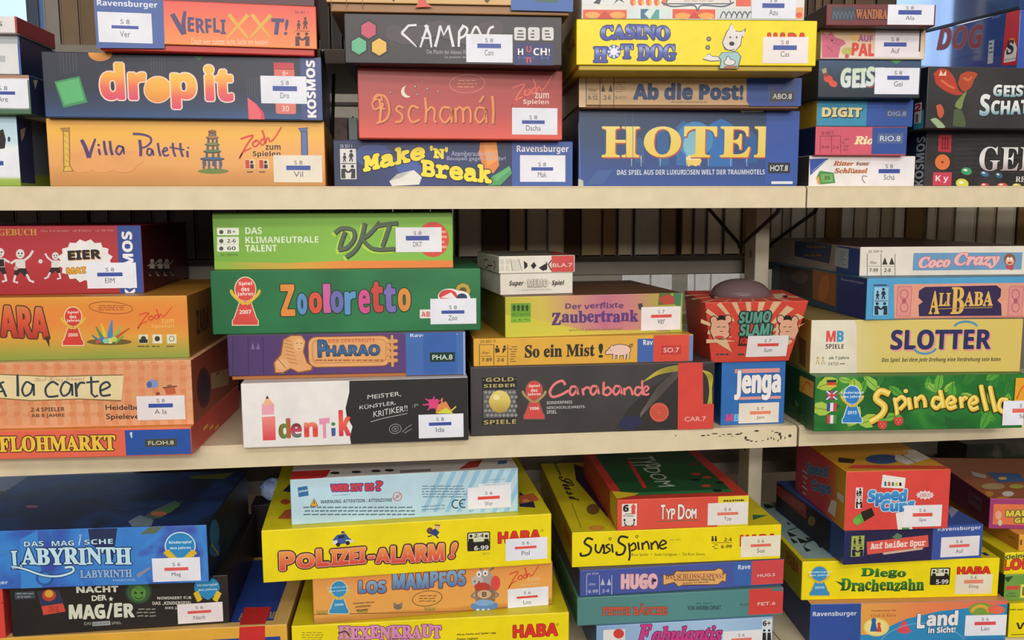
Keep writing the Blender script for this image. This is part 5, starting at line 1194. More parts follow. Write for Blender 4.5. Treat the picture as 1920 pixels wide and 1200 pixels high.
# ================= middle shelf, right stack
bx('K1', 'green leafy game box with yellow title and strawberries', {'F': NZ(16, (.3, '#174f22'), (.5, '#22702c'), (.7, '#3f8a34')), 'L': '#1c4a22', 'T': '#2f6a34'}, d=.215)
part(PR)
def leaf(x, y, l, a, c, w=.42):
    ca, sa = math.cos(R(a)), math.sin(R(a)); P = []
    for t, s in ((0, 0), (.25, w*.8), (.5, w), (.8, w*.6), (1, 0), (.8, -w*.6), (.5, -w), (.25, -w*.8)): P.append((x+l*(t*ca-s*.5*sa), y-l*(t*sa+s*.5*ca)))
    pg(P, c); ln([(x, y), (x+l*.9*ca, y-l*.9*sa)], 1, '#2a5a24')
q = random.Random(3)
for i in range(34): leaf(1535+q.random()*370, 706+q.random()*30 if i % 3 else 790-q.random()*60, 22+q.random()*26, q.random()*360, q.choice(['#4f9a38', '#6aae40', '#2f7a30', '#8cbc4a', '#1f5c2a']))
for x, y, a in ((1572, 712, 200), (1600, 708, -80), (1590, 800, 60), (1560, 770, 170), (1610, 796, 20)): leaf(x, y, 44, a, '#a3c048', .6)
fl = (('#2a2624', '#c8402f', '#d9b03c', 0), ('#3f4f8a', '#d8d4d4', '#c04048', 2), ('#3a4a8c', '#e2dedc', '#c8404a', 1), ('#c8404a', '#e2dedc', '#4f8a4a', 1))
for (a, b2, c, v), y in zip(fl, (719, 741, 763, 786)):
    if v == 0: r(1550, y-7, 1568, y-2, a); r(1550, y-2, 1568, y+3, b2); r(1550, y+3, 1568, y+7, c)
    elif v == 1: r(1550, y-8, 1556, y+8, a); r(1556, y-8, 1562, y+8, b2); r(1562, y-8, 1568, y+8, c)
    else: r(1549, y-8, 1569, y+8, a); ln([(1549, y-8), (1569, y+8)], 3, b2); ln([(1549, y+8), (1569, y-8)], 3, b2); r(1557, y-8, 1561, y+8, c); r(1549, y-2, 1569, y+2, c)
award(1576, 724, 1619, 792, '#2f7cc0', ['Kinderspiel', 'des Jahres'], '2015', rim='#dce4ea', txt='#dfe8f0')
part(TI); YG = ('G', 'Y', [(0, '#d8a02c'), (.5, '#e8cc3c'), (1, '#efe08a')])
def Q2(p, w=8):
    s = sm(p, 6); ln([(x+1.4, y+1.6) for x, y in s], w+3.6, '#3a3414'); ln(s, w+2, '#3a3414'); TOPS.append((s, w))
TOPS = []
Q2([(1668, 739), (1651, 733), (1642, 747), (1658, 762), (1652, 778), (1631, 791)], 13); Q2([(1677, 746), (1681, 768), (1682, 788)], 9); Q2([(1680, 752), (1690, 744), (1698, 754), (1686, 768)], 9); Q2([(1703, 746), (1707, 768)], 10)
Q2([(1716, 744), (1718, 765)], 9); Q2([(1718, 750), (1727, 743), (1733, 751), (1734, 764)], 9); Q2([(1764, 748), (1752, 746), (1748, 758), (1756, 765), (1765, 756)], 9); Q2([(1762, 732), (1766, 750), (1768, 765)], 10)
Q2([(1776, 758), (1790, 752), (1783, 744), (1775, 753), (1780, 765), (1793, 761)], 9); Q2([(1800, 744), (1803, 765)], 9); Q2([(1803, 752), (1808, 745), (1813, 748)], 8); Q2([(1818, 758), (1831, 752), (1825, 744), (1817, 754), (1822, 767), (1834, 763)], 9)
Q2([(1838, 722), (1843, 746), (1849, 770)], 10); Q2([(1855, 724), (1860, 748), (1866, 772)], 10); Q2([(1889, 750), (1876, 749), (1872, 763), (1880, 772), (1888, 762), (1890, 752), (1894, 774)], 9)
for s, w in TOPS: ln(s, w, '#e2b836')
for s, w in TOPS: ln([(x-.8, y-1) for x, y in s], w*.45, '#efdc7c')
el(1698, 733, 5.5, 5, '#3a3414'); el(1698, 733, 4.5, 4, '#e8d060')
part(PR)
for x, y in ((1654, 795), (1684, 788)):
    el(x, y, 9, 10, '#c8453c'); pg([(x-7, y-8), (x, y-12), (x+7, y-8), (x, y-5)], '#5a9a3c'); 
    for dx, dy in ((-3, -1), (3, 0), (0, 4)): el(x+dx, y+dy, .9, .9, '#e8c89a', n=6)
r(1902, 708, 1930, 752, '#e0a02c'); ln(sm([(1905, 748), (1914, 728), (1930, 716)]), 2.4, '#cf4030')
face('L'); r(1499, 703, 1526, 747, '#c9982c'); ln(sm([(1503, 736), (1512, 716), (1522, 726)]), 2.6, '#b53a26'); 
for i in range(8): leaf(1482+q.random()*40, 760+q.random()*30, 14, q.random()*360, q.choice(['#2f6a2c', '#4f8a3c', '#173f1c']))
face('F'); lab(1879, 750, 1960, 797, 'S 6', 'Spi', '#df6a58', bar=(.22, .32, .73, .5)); finish()

bx('K2', 'pale yellow game box with navy block title on pink shadow', {'F': G('X', (0, '#d6cdb4'), (.04, '#d8d0b6'), (.3, '#d3c06e'), (1, '#d5bc62')), 'L': '#a88c3c', 'T': '#8a7a4a'})
part(PR); pg([(1516, 597), (1600, 597), (1606, 610), (1606, 701), (1516, 702)], '#ddd5c0')
W('M', 1549, 620, 1567, 641, '#d8504c', 'ss', b=1.2); W('B', 1569, 620, 1582, 641, '#3f92c0', 'ss', b=1.2); W('SPIELE', 1548, 645, 1582, 654, '#35302c', 'ss'); W('ab 7 Jahre', 1554, 668, 1592, 675, '#3a342c', 'ss'); W('04720', 1553, 679, 1572, 685, '#3a342c', ''); blurb(1574, 680, 1584, 684, '#6a6252', 1)
for x, s in ((1533, 7), (1543, 9)): el(x, 671, 2.4, 2.4, '#b5a04a', n=8); ln([(x-3, 683), (x, 674), (x+3, 683)], 2, '#b5a04a')
part(TI); W('SLOTTER', 1670, 617, 1858, 656, '#2a2c5c', 'ss', so='#dd8f8c', ow=2, b=1.6)
part(PR); ring(1811, 615, 22, 12, 4.5, '#5a8fae', 0, 16, 195, 345); ring(1734, 648, 22, 15, 4.5, '#5a8fae', 0, 16, 20, 160)
W('Das Spiel, bei dem jede Drehung eine Verdrehung sein kann', 1653, 669, 1876, 681, '#4a4434', 'si')
face('L'); pg([(1498, 630), (1512, 640), (1510, 690), (1499, 680)], '#6a5424'); face('F'); finish()

for k, y in (('K3', -2), ('K4', -3)): POSE[k] = POSE[k][:2] + (y, .224) + POSE[k][4:]
bx('K3', 'light blue game box with ornate orange frame and gold title, under the cream one', {'F': '#4f9cc8', 'L': '#2a5468', 'T': '#3a6a86'})
part(PR); r(1636, 536, 1665, 593, '#3a8ac0'); people(1638, 538, 1665, 592, '#22303a', '#8fc0d8'); r(1638, 533, 1663, 536, '#3a4a5a')
pg([(1676, 533), (1930, 530), (1930, 595), (1677, 597)], '#dc9a82'); r(1677, 593, 1930, 597, '#c87a62')
for x in (1681, 1890): r(x, 536, x+28, 594, '#c97a7c', 3); r(x+2, 538, x+26, 592, '#d88f86', 3); ring(x+14, 552, 7, 9, 1.6, '#b0586c'); ring(x+14, 576, 7, 9, 1.6, '#b0586c'); el(x+14, 564, 4, 5, '#b0586c')
pg([(1723, 545), (1734, 538), (1868, 535), (1877, 542), (1876, 556), (1870, 563), (1877, 570), (1878, 592), (1723, 593), (1722, 572), (1730, 566), (1722, 558)], '#35284f')
part(TI)
W('A', 1742, 545, 1762, 589, '#dcb05c', 'sb', o='#2a1c30', ow=1, b=1.4); W('LI', 1760, 549, 1782, 574, '#dcb05c', 'sb', b=1.3); W('B', 1783, 538, 1808, 589, '#dcb05c', 'sb', o='#2a1c30', ow=1, b=1.6); W('ABA', 1807, 546, 1862, 574, '#dcb05c', 'sb', b=1.3); ln([(1760, 579), (1860, 576)], 1.6, '#b5894a')
face('L'); part(PR); r(1571, 515, 1623, 598, '#223a80'); W('Ravensburger', 1577, 521, 1621, 534, '#b5bccf', '')
pg([(1524, 505), (1568, 514), (1567, 575), (1524, 560)], '#a3622c'); pg([(1462, 490), (1524, 505), (1524, 560), (1462, 546)], '#35282c'); el(1500, 520, 16, 12, '#5a4a4a'); el(1545, 540, 10, 24, '#c27a30', 10); face('F'); finish()

bx('K4', 'cream game box with pink script title on a blue panel', {'F': '#ddd5c6', 'L': '#a39c90', 'T': '#3f1f26'})
part(PR); 
for x in (1626, 1652, 1678): ln([(x, 476), (x, 516)], 1.2, '#5a544c')
W('25 009 0', 1628, 469, 1654, 474, '#6a645c', ''); W('Alter', 1631, 489, 1645, 495, '#6a645c', ''); W('7-99', 1630, 503, 1646, 510, '#4a443c', 'ss'); W('2-8', 1658, 503, 1670, 510, '#4a443c', 'ss'); ln([(1628, 499), (1650, 499)], .8, '#6a645c'); ln([(1654, 499), (1676, 499)], .8, '#6a645c')
for s, x in ((1, 1659), (-1, 1672)): pg([(x-5, 496), (x, 482), (x+5, 496)], '#3a3632')
r(1712, 473, 1916, 507, '#6a96bc')
part(TI); W('Coco', 1722, 480, 1782, 503, '#e6b4b4', 'bi', o='#c06a74', ow=1.1, b=2.2, sl=2); W('Crazy', 1789, 473, 1874, 504, '#e6b4b4', 'bi', o='#c06a74', ow=1.1, b=2.2, sl=1)
part(PR); el(1893, 487, 11, 12, '#8a5a3c'); el(1893, 490, 8, 7, '#e0b08c'); el(1890, 485, 2.4, 3, WH); el(1896, 485, 2.4, 3, WH); el(1893, 493, 4, 2, '#a8403c'); pg([(1884, 498), (1902, 498), (1898, 507), (1888, 504)], '#c04a54')
face('L'); pg([(1570, 461), (1612, 467), (1612, 518), (1568, 510)], '#274a94'); pg([(1567, 463), (1592, 467), (1590, 504), (1564, 498)], '#b4c6c8'); blurb(1574, 470, 1588, 498, '#5a94a8', 6, 3); pg([(1490, 450), (1560, 459), (1555, 494), (1490, 480)], '#2f4668'); 
for k in range(2): blurb(1508, 458+k*16, 1548, 468+k*16, '#8a6a3a', 1, k+2)
face('F'); finish()
# ================= lower shelf, left stack
POSE['L0'] = (-.705, .0202, -1.37, .56, .0741, -.6014)
POSE['L0b'] = (-.66, .012, .72, .19, .0612, -.5273)
POSE['L2'] = (POSE['L2'][0]-.0599, POSE['L2'][1]+.0029, POSE['L2'][2], POSE['L2'][3]+.06, POSE['L2'][4], POSE['L2'][5])
def yb(): pass
bx('L0', 'wide dark blue game box with yellow rim and a red tape strip', {'F': '#dfa83c', 'T': '#d8b069', 'S': '#b98f4a'}, d=.22)
face('T'); part(PR); W_, D_ = cur.w, cur.d; rr((.012, .012, W_-.018, D_-.012), '#27418e')
face('F'); rf(.02, .05, .985, .8, '#27418e')
face('T'); W('EIN SPIEL MIT', 452, 1150, 522, 1160, '#c9a23c', 'sb')
part('spine_tape'); face('T'); pg([(449, 1172), (459, 1139), (509, 1138), (497, 1170)], '#c9302c/.3'); face('F'); pg([(449, 1172), (497, 1170), (497, 1260), (447, 1262)], '#c9302c/.3'); finish()
bx('L0b', 'plain red game box end beside the black one with spooky lettering', {'F': '#d8453c', 'T': '#a8382f'}, d=.2)
part(PR)
for k in range(5): el(4+k*3, 1130+k*7, 1.4, 1.4, '#7a2a24', n=8)
finish()
bx('L1', 'black game box with white spooky lettering and a glowing green face', {'F': NZ(9, (.35, '#211c1a'), (.65, '#2c2522')), 'T': '#1c1a1a', 'R': '#181616'}, d=.22)
part(PR); r(28, 1108, 66, 1124, '#3f4a52'); blurb(30, 1110, 64, 1122, '#8a8f90', 2, 3)
pg([(70, 1108), (110, 1106), (124, 1147), (81, 1154)], '#4a3c36'); pg([(72, 1108), (108, 1106), (117, 1131), (78, 1136)], '#2c3458'); el(92, 1116, 13, 11, '#b5452c'); el(92, 1113, 8, 7, '#d9a03c'); pg([(78, 1137), (118, 1131), (123, 1146), (82, 1153)], '#d04a3c'); blurb(90, 1136, 112, 1148, '#7a2420', 3, 3)
el(260, 1110, 26, 23, '#2a3a2c'); el(260, 1110, 22, 20, '#3a5a38'); el(260, 1112, 14, 14, '#5a8a3c'); pg([(252, 1108), (258, 1112), (252, 1114)], '#1a2a16'); pg([(268, 1108), (262, 1112), (268, 1114)], '#1a2a16'); ln(sm([(252, 1119), (260, 1123), (268, 1119)]), 1.6, '#1a2a16')
part(TI); CW = '#d3d2bf'
W('NACHT', 143, 1098, 222, 1112, CW, 'ss', b=1, sl=2); W('DER', 172, 1115, 200, 1127, CW, '', b=.9); W('MAG', 129, 1131, 197, 1163, CW, 'ss', b=2, wob=2); ln([(202, 1160), (209, 1131)], 5, CW); W('ER', 214, 1130, 252, 1159, CW, 'ss', b=2, wob=2)
pg([(208+4.6*(1 if k % 2 else 2.2)*.5*math.sin(k*math.pi/5), 1123-4.6*(1 if k % 2 else 2.2)*.5*math.cos(k*math.pi/5)) for k in range(10)], CW)
W('DAS', 158, 1166, 171, 1172, '#a9a898', ''); r(173, 1164, 207, 1174, '#9aa0a0'); W('LEUCHT', 175, 1166, 205, 1172, '#2a2624', ''); W('SPIEL', 209, 1165, 228, 1171, '#a9a898', '')
part(PR); W('NOMINIERT FÜR', 295, 1117, 359, 1124, '#cfc9bc', 'ss', sl=1); W('DAS „KINDERSPIEL', 286, 1127, 360, 1135, '#cfc9bc', 'ss', sl=1); W('DES JAHRES', 310, 1137, 360, 1143, '#cfc9bc', 'ss', sl=1); blurb(256, 1139, 298, 1158, '#8a857c', 3, 6)
part('award_seal'); el(388, 1101, 24, 19, '#2f86b8'); pg([(366, 1106), (410, 1103), (398, 1120), (390, 1125), (380, 1120)], '#2f86b8'); W('Kinderspiel', 370, 1093, 408, 1101, '#bfe0ee', 'ss'); W('des Jahres', 372, 1102, 407, 1109, '#bfe0ee', 'ss')
for s in (-1, 1):
    for k in range(4): el(389+s*(21-k*2), 1112+k*4, 6, 3, '#d8b52c', s*30, 10)
lab(333, 1128, 418, 1170, 'S 6', 'Nach', '#d9564f', paper='#e2d8d8/.5', bar=(.22, .36, .74, .55)); finish()

bx('L2', 'large blue fantasy game box with pale carved title, on the black one', {'F': NZ(11, (.32, '#3c3f8a'), (.42, '#3a52a8'), (.52, '#3a78c8'), (.6, '#3f86d2'), (.68, '#4148a0')), 'T': ('N', 13, [(.3, '#0a0f1c'), (.45, '#101b38'), (.58, '#16305f'), (.7, '#0c1424')], .55), 'R': ('N', 20, [(.35, '#0c1220'), (.55, '#12203a'), (.7, '#1c3a34')], .35)}, d=.22)
face('T'); part(PR); pg([(285, 958), (330, 938), (338, 948), (300, 972), (262, 975)], '#4a5a50'); pg([(240, 978), (262, 966), (288, 975), (284, 986), (250, 990)], '#6a7a84'); el(298, 963, 15, 5, '#a8643c'); pg([(282, 961), (318, 952), (342, 940), (320, 962), (300, 959)], '#3f6a3a'); el(60, 950, 12, 3, '#8a2f2c'); pg([(355, 893), (440, 886), (420, 898), (360, 898)], '#6a6a1c')
face('F'); part(PR); 
pg([(38, 1012), (70, 994), (80, 1102), (40, 1104)], '#3f86d0'); pg([(230, 990), (300, 986), (250, 1040), (280, 1096), (210, 1098), (250, 1050)], '#3d7fcc'); pg([(165, 992), (220, 990), (212, 1050), (170, 1020)], '#2a3358'); el(84, 1084, 17, 14, '#2c5a9a'); el(84, 1084, 12, 10, '#3f86d0'); pg([(285, 985), (310, 983), (292, 1000), (262, 1002)], '#5a6a54')
ln([(258, 1080), (282, 1064)], 7, '#8f8aa0', 4)
part(TI); PB = '#bfe2ee'; DB = '#1f2a5a'
W('DAS', 45, 1014, 82, 1025, PB, 'ss', o=DB, ow=1); W('MAG', 97, 1013, 139, 1024, PB, 'ss', o=DB, ow=1); ln([(148, 1022), (151, 1007)], 1.8, PB); W('SCHE', 158, 1010, 212, 1021, PB, 'ss', o=DB, ow=1)
W('L', 21, 1032, 42, 1067, PB, 'sb', o=DB, ow=1.8, b=1.6); W('ABYRINTH', 40, 1025, 247, 1060, PB, 'sb', o=DB, ow=1.8, b=1.8, sl=2, wob=1)
ln(sm([(22, 1062), (44, 1066), (80, 1078), (110, 1080), (136, 1072), (136, 1063), (122, 1064)]), 6, DB, 7); ln(sm([(22, 1062), (44, 1066), (80, 1078), (110, 1080), (136, 1072), (136, 1063), (122, 1064)]), 3.4, PB, 4.4)
W('LABYRINTH', 150, 1067, 248, 1084, '#8fb4dc', 'sb', o='#2a3a7a', ow=1, b=.8, sl=2); W('MARIONS', 212, 1085, 254, 1090, '#a9bcdc', ''); W('*', 148, 1001, 154, 1007, PB, 'ss'); W('Ravensburger', -74, 1088, 15, 1100, '#cfe0ea', 'ss')
part('award_seal'); el(338, 1024, 29, 27, '#d8e4ea'); el(338, 1024, 27, 25, '#2f86c0'); W('Kinderspiel', 317, 1013, 359, 1021, '#d8ecf4', 'ss'); W('des Jahres', 319, 1024, 358, 1031, '#d8ecf4', 'ss')
for s in (-1, 1):
    for k in range(4): el(338+s*(25-k*4), 1035+k*4, 7, 3.4, '#d9b52c', s*30, 10)
lab(286, 1044, 376, 1091, 'S 6', 'Mag', '#df5f58', bar=(.25, .4, .75, .56))
face('R'); part('award_seal'); el(402, 1000, 9, 26, '#2a6a90'); el(402, 1030, 10, 14, '#1f5a84'); ln([(396, 1020), (410, 1040)], 4, '#9a8a2a'); finish()

# ================= lower shelf, second stack
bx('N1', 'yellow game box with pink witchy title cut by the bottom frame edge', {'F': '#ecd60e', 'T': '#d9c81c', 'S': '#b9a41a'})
part(TI); W('HEXENKRAUT', 634, 1171, 828, 1200, '#d88ab4', 'sb', o='#5a3a4a', ow=1.2, b=2.4, sl=4, wob=1.6); ln(sm([(634, 1187), (648, 1184), (655, 1192)]), 3, '#4a3440'); W('UND', 725, 1197, 770, 1212, '#d88ab4', 'sb', o='#5a3a4a', ow=1, b=1)
part(PR); blurb(565, 1184, 608, 1202, '#9a8f2a', 4, 7); W('Micca Herbs and Spider Legs', 857, 1184, 930, 1193, '#4a441c', '', b=.3); W('Potion magique', 857, 1194, 896, 1202, '#4a441c', '', b=.3); haba(962, 1168, 1046, 1196); W('®', 1042, 1168, 1048, 1174, '#7a6a1c', ''); finish()

bx('N2', 'orange game box with blue quirky title and a cartoon donkey, between two yellow boxes', {'F': G('Y', (0, '#b37a38'), (.1, '#c98a40'), (.16, '#e0a04e'), (.6, '#e4a050'), (1, '#d98f46')), 'S': '#b5773a', 'T': '#d8a05a'})
part(PR); ln([(588, 1152), (700, 1150), (860, 1146), (1036, 1132)], 1.6, '#8a5a2a'); 
for x, y in ((604, 1149), (680, 1147), (806, 1143), (1030, 1126)):
    for k in range(6): ln([(x-8+k*3, y+2), (x-10+k*4, y-5)], 1.8, '#5f7a2c', 1)
award(614, 1090, 657, 1150, '#3a8cba', ['Kinderspiel', 'des Jahres'], '2006', rim='#d8cfae', txt='#c9e4ee')
for i in range(3): W(('NOMINIERT FÜR DAS', '„KINDERSPIEL', 'DES JAHRES“')[i], 662+i*3, 1127+i*7, (702, 696, 690)[i], 1133+i*7, '#4a3a24', '', b=.3)
el(746, 1138, 8, 5, '#7a6a5c'); el(740, 1133, 3, 3, '#8a7a6c'); el(752, 1133, 3, 3, '#8a7a6c'); seal(801, 1122, 28, 14, '#4a3a20', -8)
part(TI); LB = ('G', 'Y', [(0, '#4f7aa4'), (1, '#86aac4')])
W('LOS', 672, 1087, 724, 1114, LB, 'ss', o='#8a2f2c', ow=1.7, b=2.4, sl=3, wob=1.6); W('MAMPFOS', 736, 1068, 873, 1107, LB, 'ss', o='#8a2f2c', ow=1.7, b=2.4, sl=9, wob=2)
part(PR)
pg([(890, 1096), (930, 1096), (928, 1128), (892, 1128)], '#8a6a50'); el(908, 1086, 16, 18, '#a49890'); el(895, 1089, 11, 11, '#bdb2aa'); el(904, 1100, 15, 8, '#b83f34'); el(929, 1093, 9, 14, '#d84a44'); el(898, 1076, 5, 6, '#e2dcd4'); el(910, 1074, 5, 6, '#e2dcd4'); el(898, 1077, 1.6, 2, '#2a2422'); el(910, 1075, 1.6, 2, '#2a2422'); ln([(903, 1068), (897, 1062)], 3, '#7a6e66'); ln([(918, 1070), (926, 1064)], 4, '#7a6e66'); el(890, 1090, 1.6, 2, '#5a4a44'); el(898, 1091, 1.6, 2, '#5a4a44')
el(908, 1114, 13, 8, '#c9a888'); W('B', 904, 1109, 912, 1119, '#4a3424', 'ss'); ln(sm([(892, 1110), (884, 1118), (896, 1122)]), 4, '#8a7c72'); ln(sm([(926, 1108), (934, 1116), (922, 1121)]), 4, '#8a7c72')
pg([(884, 1132), (932, 1130), (934, 1138), (922, 1144), (892, 1145), (882, 1138)], '#5a84b8'); el(908, 1130, 18, 6, '#7aa0cc')
for x in (896, 906, 916): el(x, 1144, 3, 3, '#d8d2cc')
zoch(952, 1060, 1010, 1104, '#d8442e', 2.6); part('maker_logo'); W('zum', 988, 1082, 1012, 1090, '#e8bf86', 'ss'); W('Spielen', 976, 1091, 1012, 1100, '#e8bf86', 'ss')
lab(952, 1099, 1028, 1141, 'S 6', 'Los', '#d84a42', bar=(.22, .4, .74, .56)); finish()

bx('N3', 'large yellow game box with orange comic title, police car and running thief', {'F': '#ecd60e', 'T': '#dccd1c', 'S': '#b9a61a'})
face('T'); part(PR); pg([(521, 973), (536, 957), (556, 953), (548, 973)], '#c9603c'); ln([(521, 973), (536, 957), (556, 953)], 1.4, '#5a2a1c'); el(535, 941, 9, 5, '#c9502c'); pg([(530, 921), (546, 905), (546, 923)], '#23284a'); pg([(974, 922), (1000, 940), (1004, 952), (974, 950)], '#23284a'); pg([(972, 930), (1000, 925), (1012, 938), (976, 945)], '#c9643a'); el(986, 939, 6, 3, '#dba05a')
face('F'); part(TI); PO = ('G', 'Y', [(0, '#cf4a40'), (.5, '#e07040'), (1, '#e89a4c')])
Wp = dict(f='ss', o='#e8b0a0', ow=1, b=2.6)
for s, x0, y0, x1, y1 in (('P', 524, 1033, 553, 1070), ('O', 556, 1037, 590, 1066), ('L', 593, 1028, 617, 1063), ('IZEI', 620, 1025, 686, 1061), ('-', 690, 1041, 703, 1047), ('A', 704, 1027, 731, 1056), ('LARM', 733, 1018, 833, 1056), ('!', 841, 1017, 851, 1047)):
    sh = 8 if s == '!' else 0
    W(s, x0, y0, x1, y1, '#4a1f18', 'ss', o='#4a1f18', ow=3.4, b=3.4, sl=6 if len(s) > 2 else 0, sh=sh)
for s, x0, y0, x1, y1 in (('P', 524, 1033, 553, 1070), ('O', 556, 1037, 590, 1066), ('L', 593, 1028, 617, 1063), ('IZEI', 620, 1025, 686, 1061), ('-', 690, 1041, 703, 1047), ('A', 704, 1027, 731, 1056), ('LARM', 733, 1018, 833, 1056), ('!', 841, 1017, 851, 1047)):
    W(s, x0, y0, x1, y1, PO, sl=6 if len(s) > 2 else 0, sh=8 if s == '!' else 0, **Wp)
part(PR)
pg([(624, 1012), (632, 1003), (648, 1000), (654, 1008), (660, 1012), (662, 1016), (630, 1022)], '#3a5a9a'); pg([(623, 1015), (632, 1012), (634, 1020), (624, 1020)], '#dcd8d0'); pg([(648, 1012), (662, 1012), (663, 1016), (650, 1019)], '#dcd8d0'); pg([(634, 1005), (645, 1002), (646, 1008), (634, 1010)], '#1f2a44'); el(634, 1021, 4, 4, '#2a2622'); el(652, 1018, 4, 4, '#2a2622'); r(640, 996, 646, 1000, '#2f3f5c')
el(806, 995, 6, 6, '#6a4a34'); pg([(804, 1000), (816, 990), (824, 998), (818, 1006)], '#2f3f7a'); el(820, 988, 5, 5, '#e0b08c'); ln([(815, 984), (825, 985)], 2.2, '#4a3424'); ln([(810, 1004), (802, 1006)], 2.4, '#2a2a4a'); ln([(818, 1005), (822, 1009)], 2.6, '#2a2a4a')
r(876, 996, 919, 1034, '#232018', 3); r(878, 998, 917, 1018, '#d8d6b8', 2); W('2-4', 889, 1000, 907, 1008, '#232018', 'ss')
for x in (883, 912): el(x, 1005, 3, 3, '#232018', n=10); pg([(x-4, 1010), (x+4, 1010), (x+5, 1018), (x-5, 1018)], '#232018')
r(884, 1015, 912, 1017, '#232018'); W('6-99', 889, 1022, 916, 1032, WH, 'ss'); W('4311', 905, 1036, 917, 1040, '#6a6220', '')
haba(934, 993, 1014, 1019); W('®', 1014, 992, 1019, 997, '#7a6a1c', ''); lab(948, 1006, 1026, 1052, 'S 6', 'Pol', '#e2564f', bar=(.22, .36, .74, .52)); finish()

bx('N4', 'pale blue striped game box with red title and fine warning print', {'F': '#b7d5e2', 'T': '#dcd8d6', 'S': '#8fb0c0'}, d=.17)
face('T'); part(PR); pg([(543, 899), (548, 884), (620, 881), (612, 894), (600, 897)], '#cf2f30'); pg([(860, 880), (880, 866), (905, 862), (896, 876)], '#b83a34'); 
for x in (628, 668, 705, 730): el(x, 887-(x-628)*.05, 9, 2.4, '#2f2c2c'); 
pg([(750, 882), (808, 879), (807, 884), (750, 887)], '#8a8684'); pg([(934, 865), (951, 863), (950, 869), (933, 871)], '#3a6aa0')
face('F'); part(PR)
for k in range(9): pg([(790+k*22, 960+0), (798+k*22, 960), (846+k*22, 860), (836+k*22, 860)], '#93c0d8')
pg([(558, 914), (576, 911), (579, 929), (560, 932)], '#2f6a9c'); ln([(560, 922), (578, 919)], 4, '#8fb4cc')
part(TI); W('WER IST ES', 620, 906, 701, 922, '#cf3a44', 'ss', o='#3a4a8c', ow=1.5, b=1.6, sl=2); W('?', 704, 901, 718, 921, '#cf3a44', 'ss', o='#3a4a8c', ow=1.5, b=2)
part(PR); W('VON HASBRO', 622, 926, 656, 930, '#4a6a9a', ''); pg([(589, 934), (597, 949), (581, 950)], '#2a2a2a'); pg([(589, 935.6), (595.5, 948.3), (582.5, 949)], '#e0a82c'); ln([(589, 939), (589, 945)], 1.4, '#2a2a2a')
W('WARNUNG: ATTENTION | ATTENZIONE', 601, 934, 735, 946, '#39454c', 'ss', sl=4); ring(745, 931, 8, 8, 1.6, '#d0685c'); ln([(739, 936), (751, 926)], 1.4, '#d0685c'); el(745, 931, 3, 3, '#c98a7c')
blurb(568, 948, 778, 968, '#5f7884', 3, 21); blurb(789, 909, 876, 934, '#6f8a98', 5, 5); W('www.hasbro.de', 790, 945, 834, 951, '#3f5864', ''); W('www.hasbro.ch', 790, 951, 834, 957, '#3f5864', '')
ring(855, 945, 7.5, 7.5, 2.2, '#2f3a40', 0, 16, 60, 300); ring(869, 944, 7.5, 7.5, 2.2, '#2f3a40', 0, 16, 60, 300); ln([(862, 944), (868, 944)], 2, '#2f3a40')
part('library_label'); r(897, 904, 958, 930, '#e2e6ea/.5'); part(PR); W('13004 8926 0 01 6', 906, 906, 954, 910, '#5a666e', ''); W('empty 10', 915, 897, 946, 901, '#5a7a8c', '')
lab(877, 910, 958, 955, 'S 6', 'Wer', '#df4a42', paper='#e8e6ea/.5', bar=(.23, .42, .74, .6)); finish()

# ================= lower shelf, third stack
bx('O1', 'pale blue game box with magenta curly title, under the slim teal one', {'F': G('X', (0, '#7b9cc4'), (.3, '#9ab8d8'), (.7, '#a3c0dc'), (1, '#8fb0d2')), 'T': '#6a86ac', 'S': '#4a6a94'})
part(PR); r(1131, 1179, 1172, 1212, '#dcd8d6', 2); el(1160, 1188, 10, 9, '#cf4036'); W('Schmidt', 1136, 1198, 1168, 1206, '#5a5450', '')
part(TI); W('F', 1195, 1170, 1222, 1204, '#c83a84', 'bi', o='#4a1f3c', ow=1.2, b=2.4); W('abulantis', 1222, 1172, 1354, 1204, '#c83a84', 'bi', o='#4a1f3c', ow=1.2, b=2, sl=3)
part(PR); r(1428, 1160, 1447, 1206, '#cdd4da'); W('6+', 1430, 1163, 1445, 1174, '#2a2624', 'ss', b=.5)
for x in (1433, 1442): el(x, 1182, 2.4, 2.4, '#2a2624', n=8); pg([(x-3, 1186), (x+3, 1186), (x+4, 1206), (x-4, 1206)], '#2a2624')
lab(1355, 1180, 1428, 1222, 'S 6', 'Fab', '#e07a66', paper='#e2e0e4/.5', bar=(.22, .36, .74, .55)); finish()
bx('O2', 'slim teal game box with thin red lettering and red code strip', {'F': G('X', (0, '#4f807e'), (.5, '#568a88'), (1, '#4a7f80')), 'L': '#3a6a4a', 'T': '#4a7474'})
part(TI); W('FETTE BÄUCHE', 1129, 1131, 1251, 1154, '#c8553e', 'mo', o='#3f4a44', ow=.8, b=1.3, sl=1); part(PR); W('Ein Spiel', 1306, 1129, 1334, 1134, '#2f4a4c', '', sl=1); W('VON ANDREA DENAT', 1289, 1135, 1352, 1144, '#2f4a4c', '', b=.4, sl=1); W('81234', 1388, 1131, 1404, 1136, '#2f4a4c', '')
tape(1404, 1101, 1469, 1153, '#d0463f', 'FET.6', 1416, 1124, 1458, 1139, None, '#e3c0b4'); part(PR); pg([(1447, 1103), (1468, 1102), (1468, 1108), (1447, 1108)], '#4f7a78'); finish()
bx('O3', 'slim violet blue game box with pale bubble title and parchment scroll', {'F': G('X', (0, '#43529a'), (.6, '#4a56a0'), (1, '#3f5a9e')), 'L': '#24345a', 'T': '#4a4a6a'})
part(PR); W('26 026', 1100, 1073, 1122, 1078, '#b5b9cf', '')
for x in (1100, 1124, 1147): ln([(x, 1078), (x, 1115)], 1.3, '#b5b9cf')
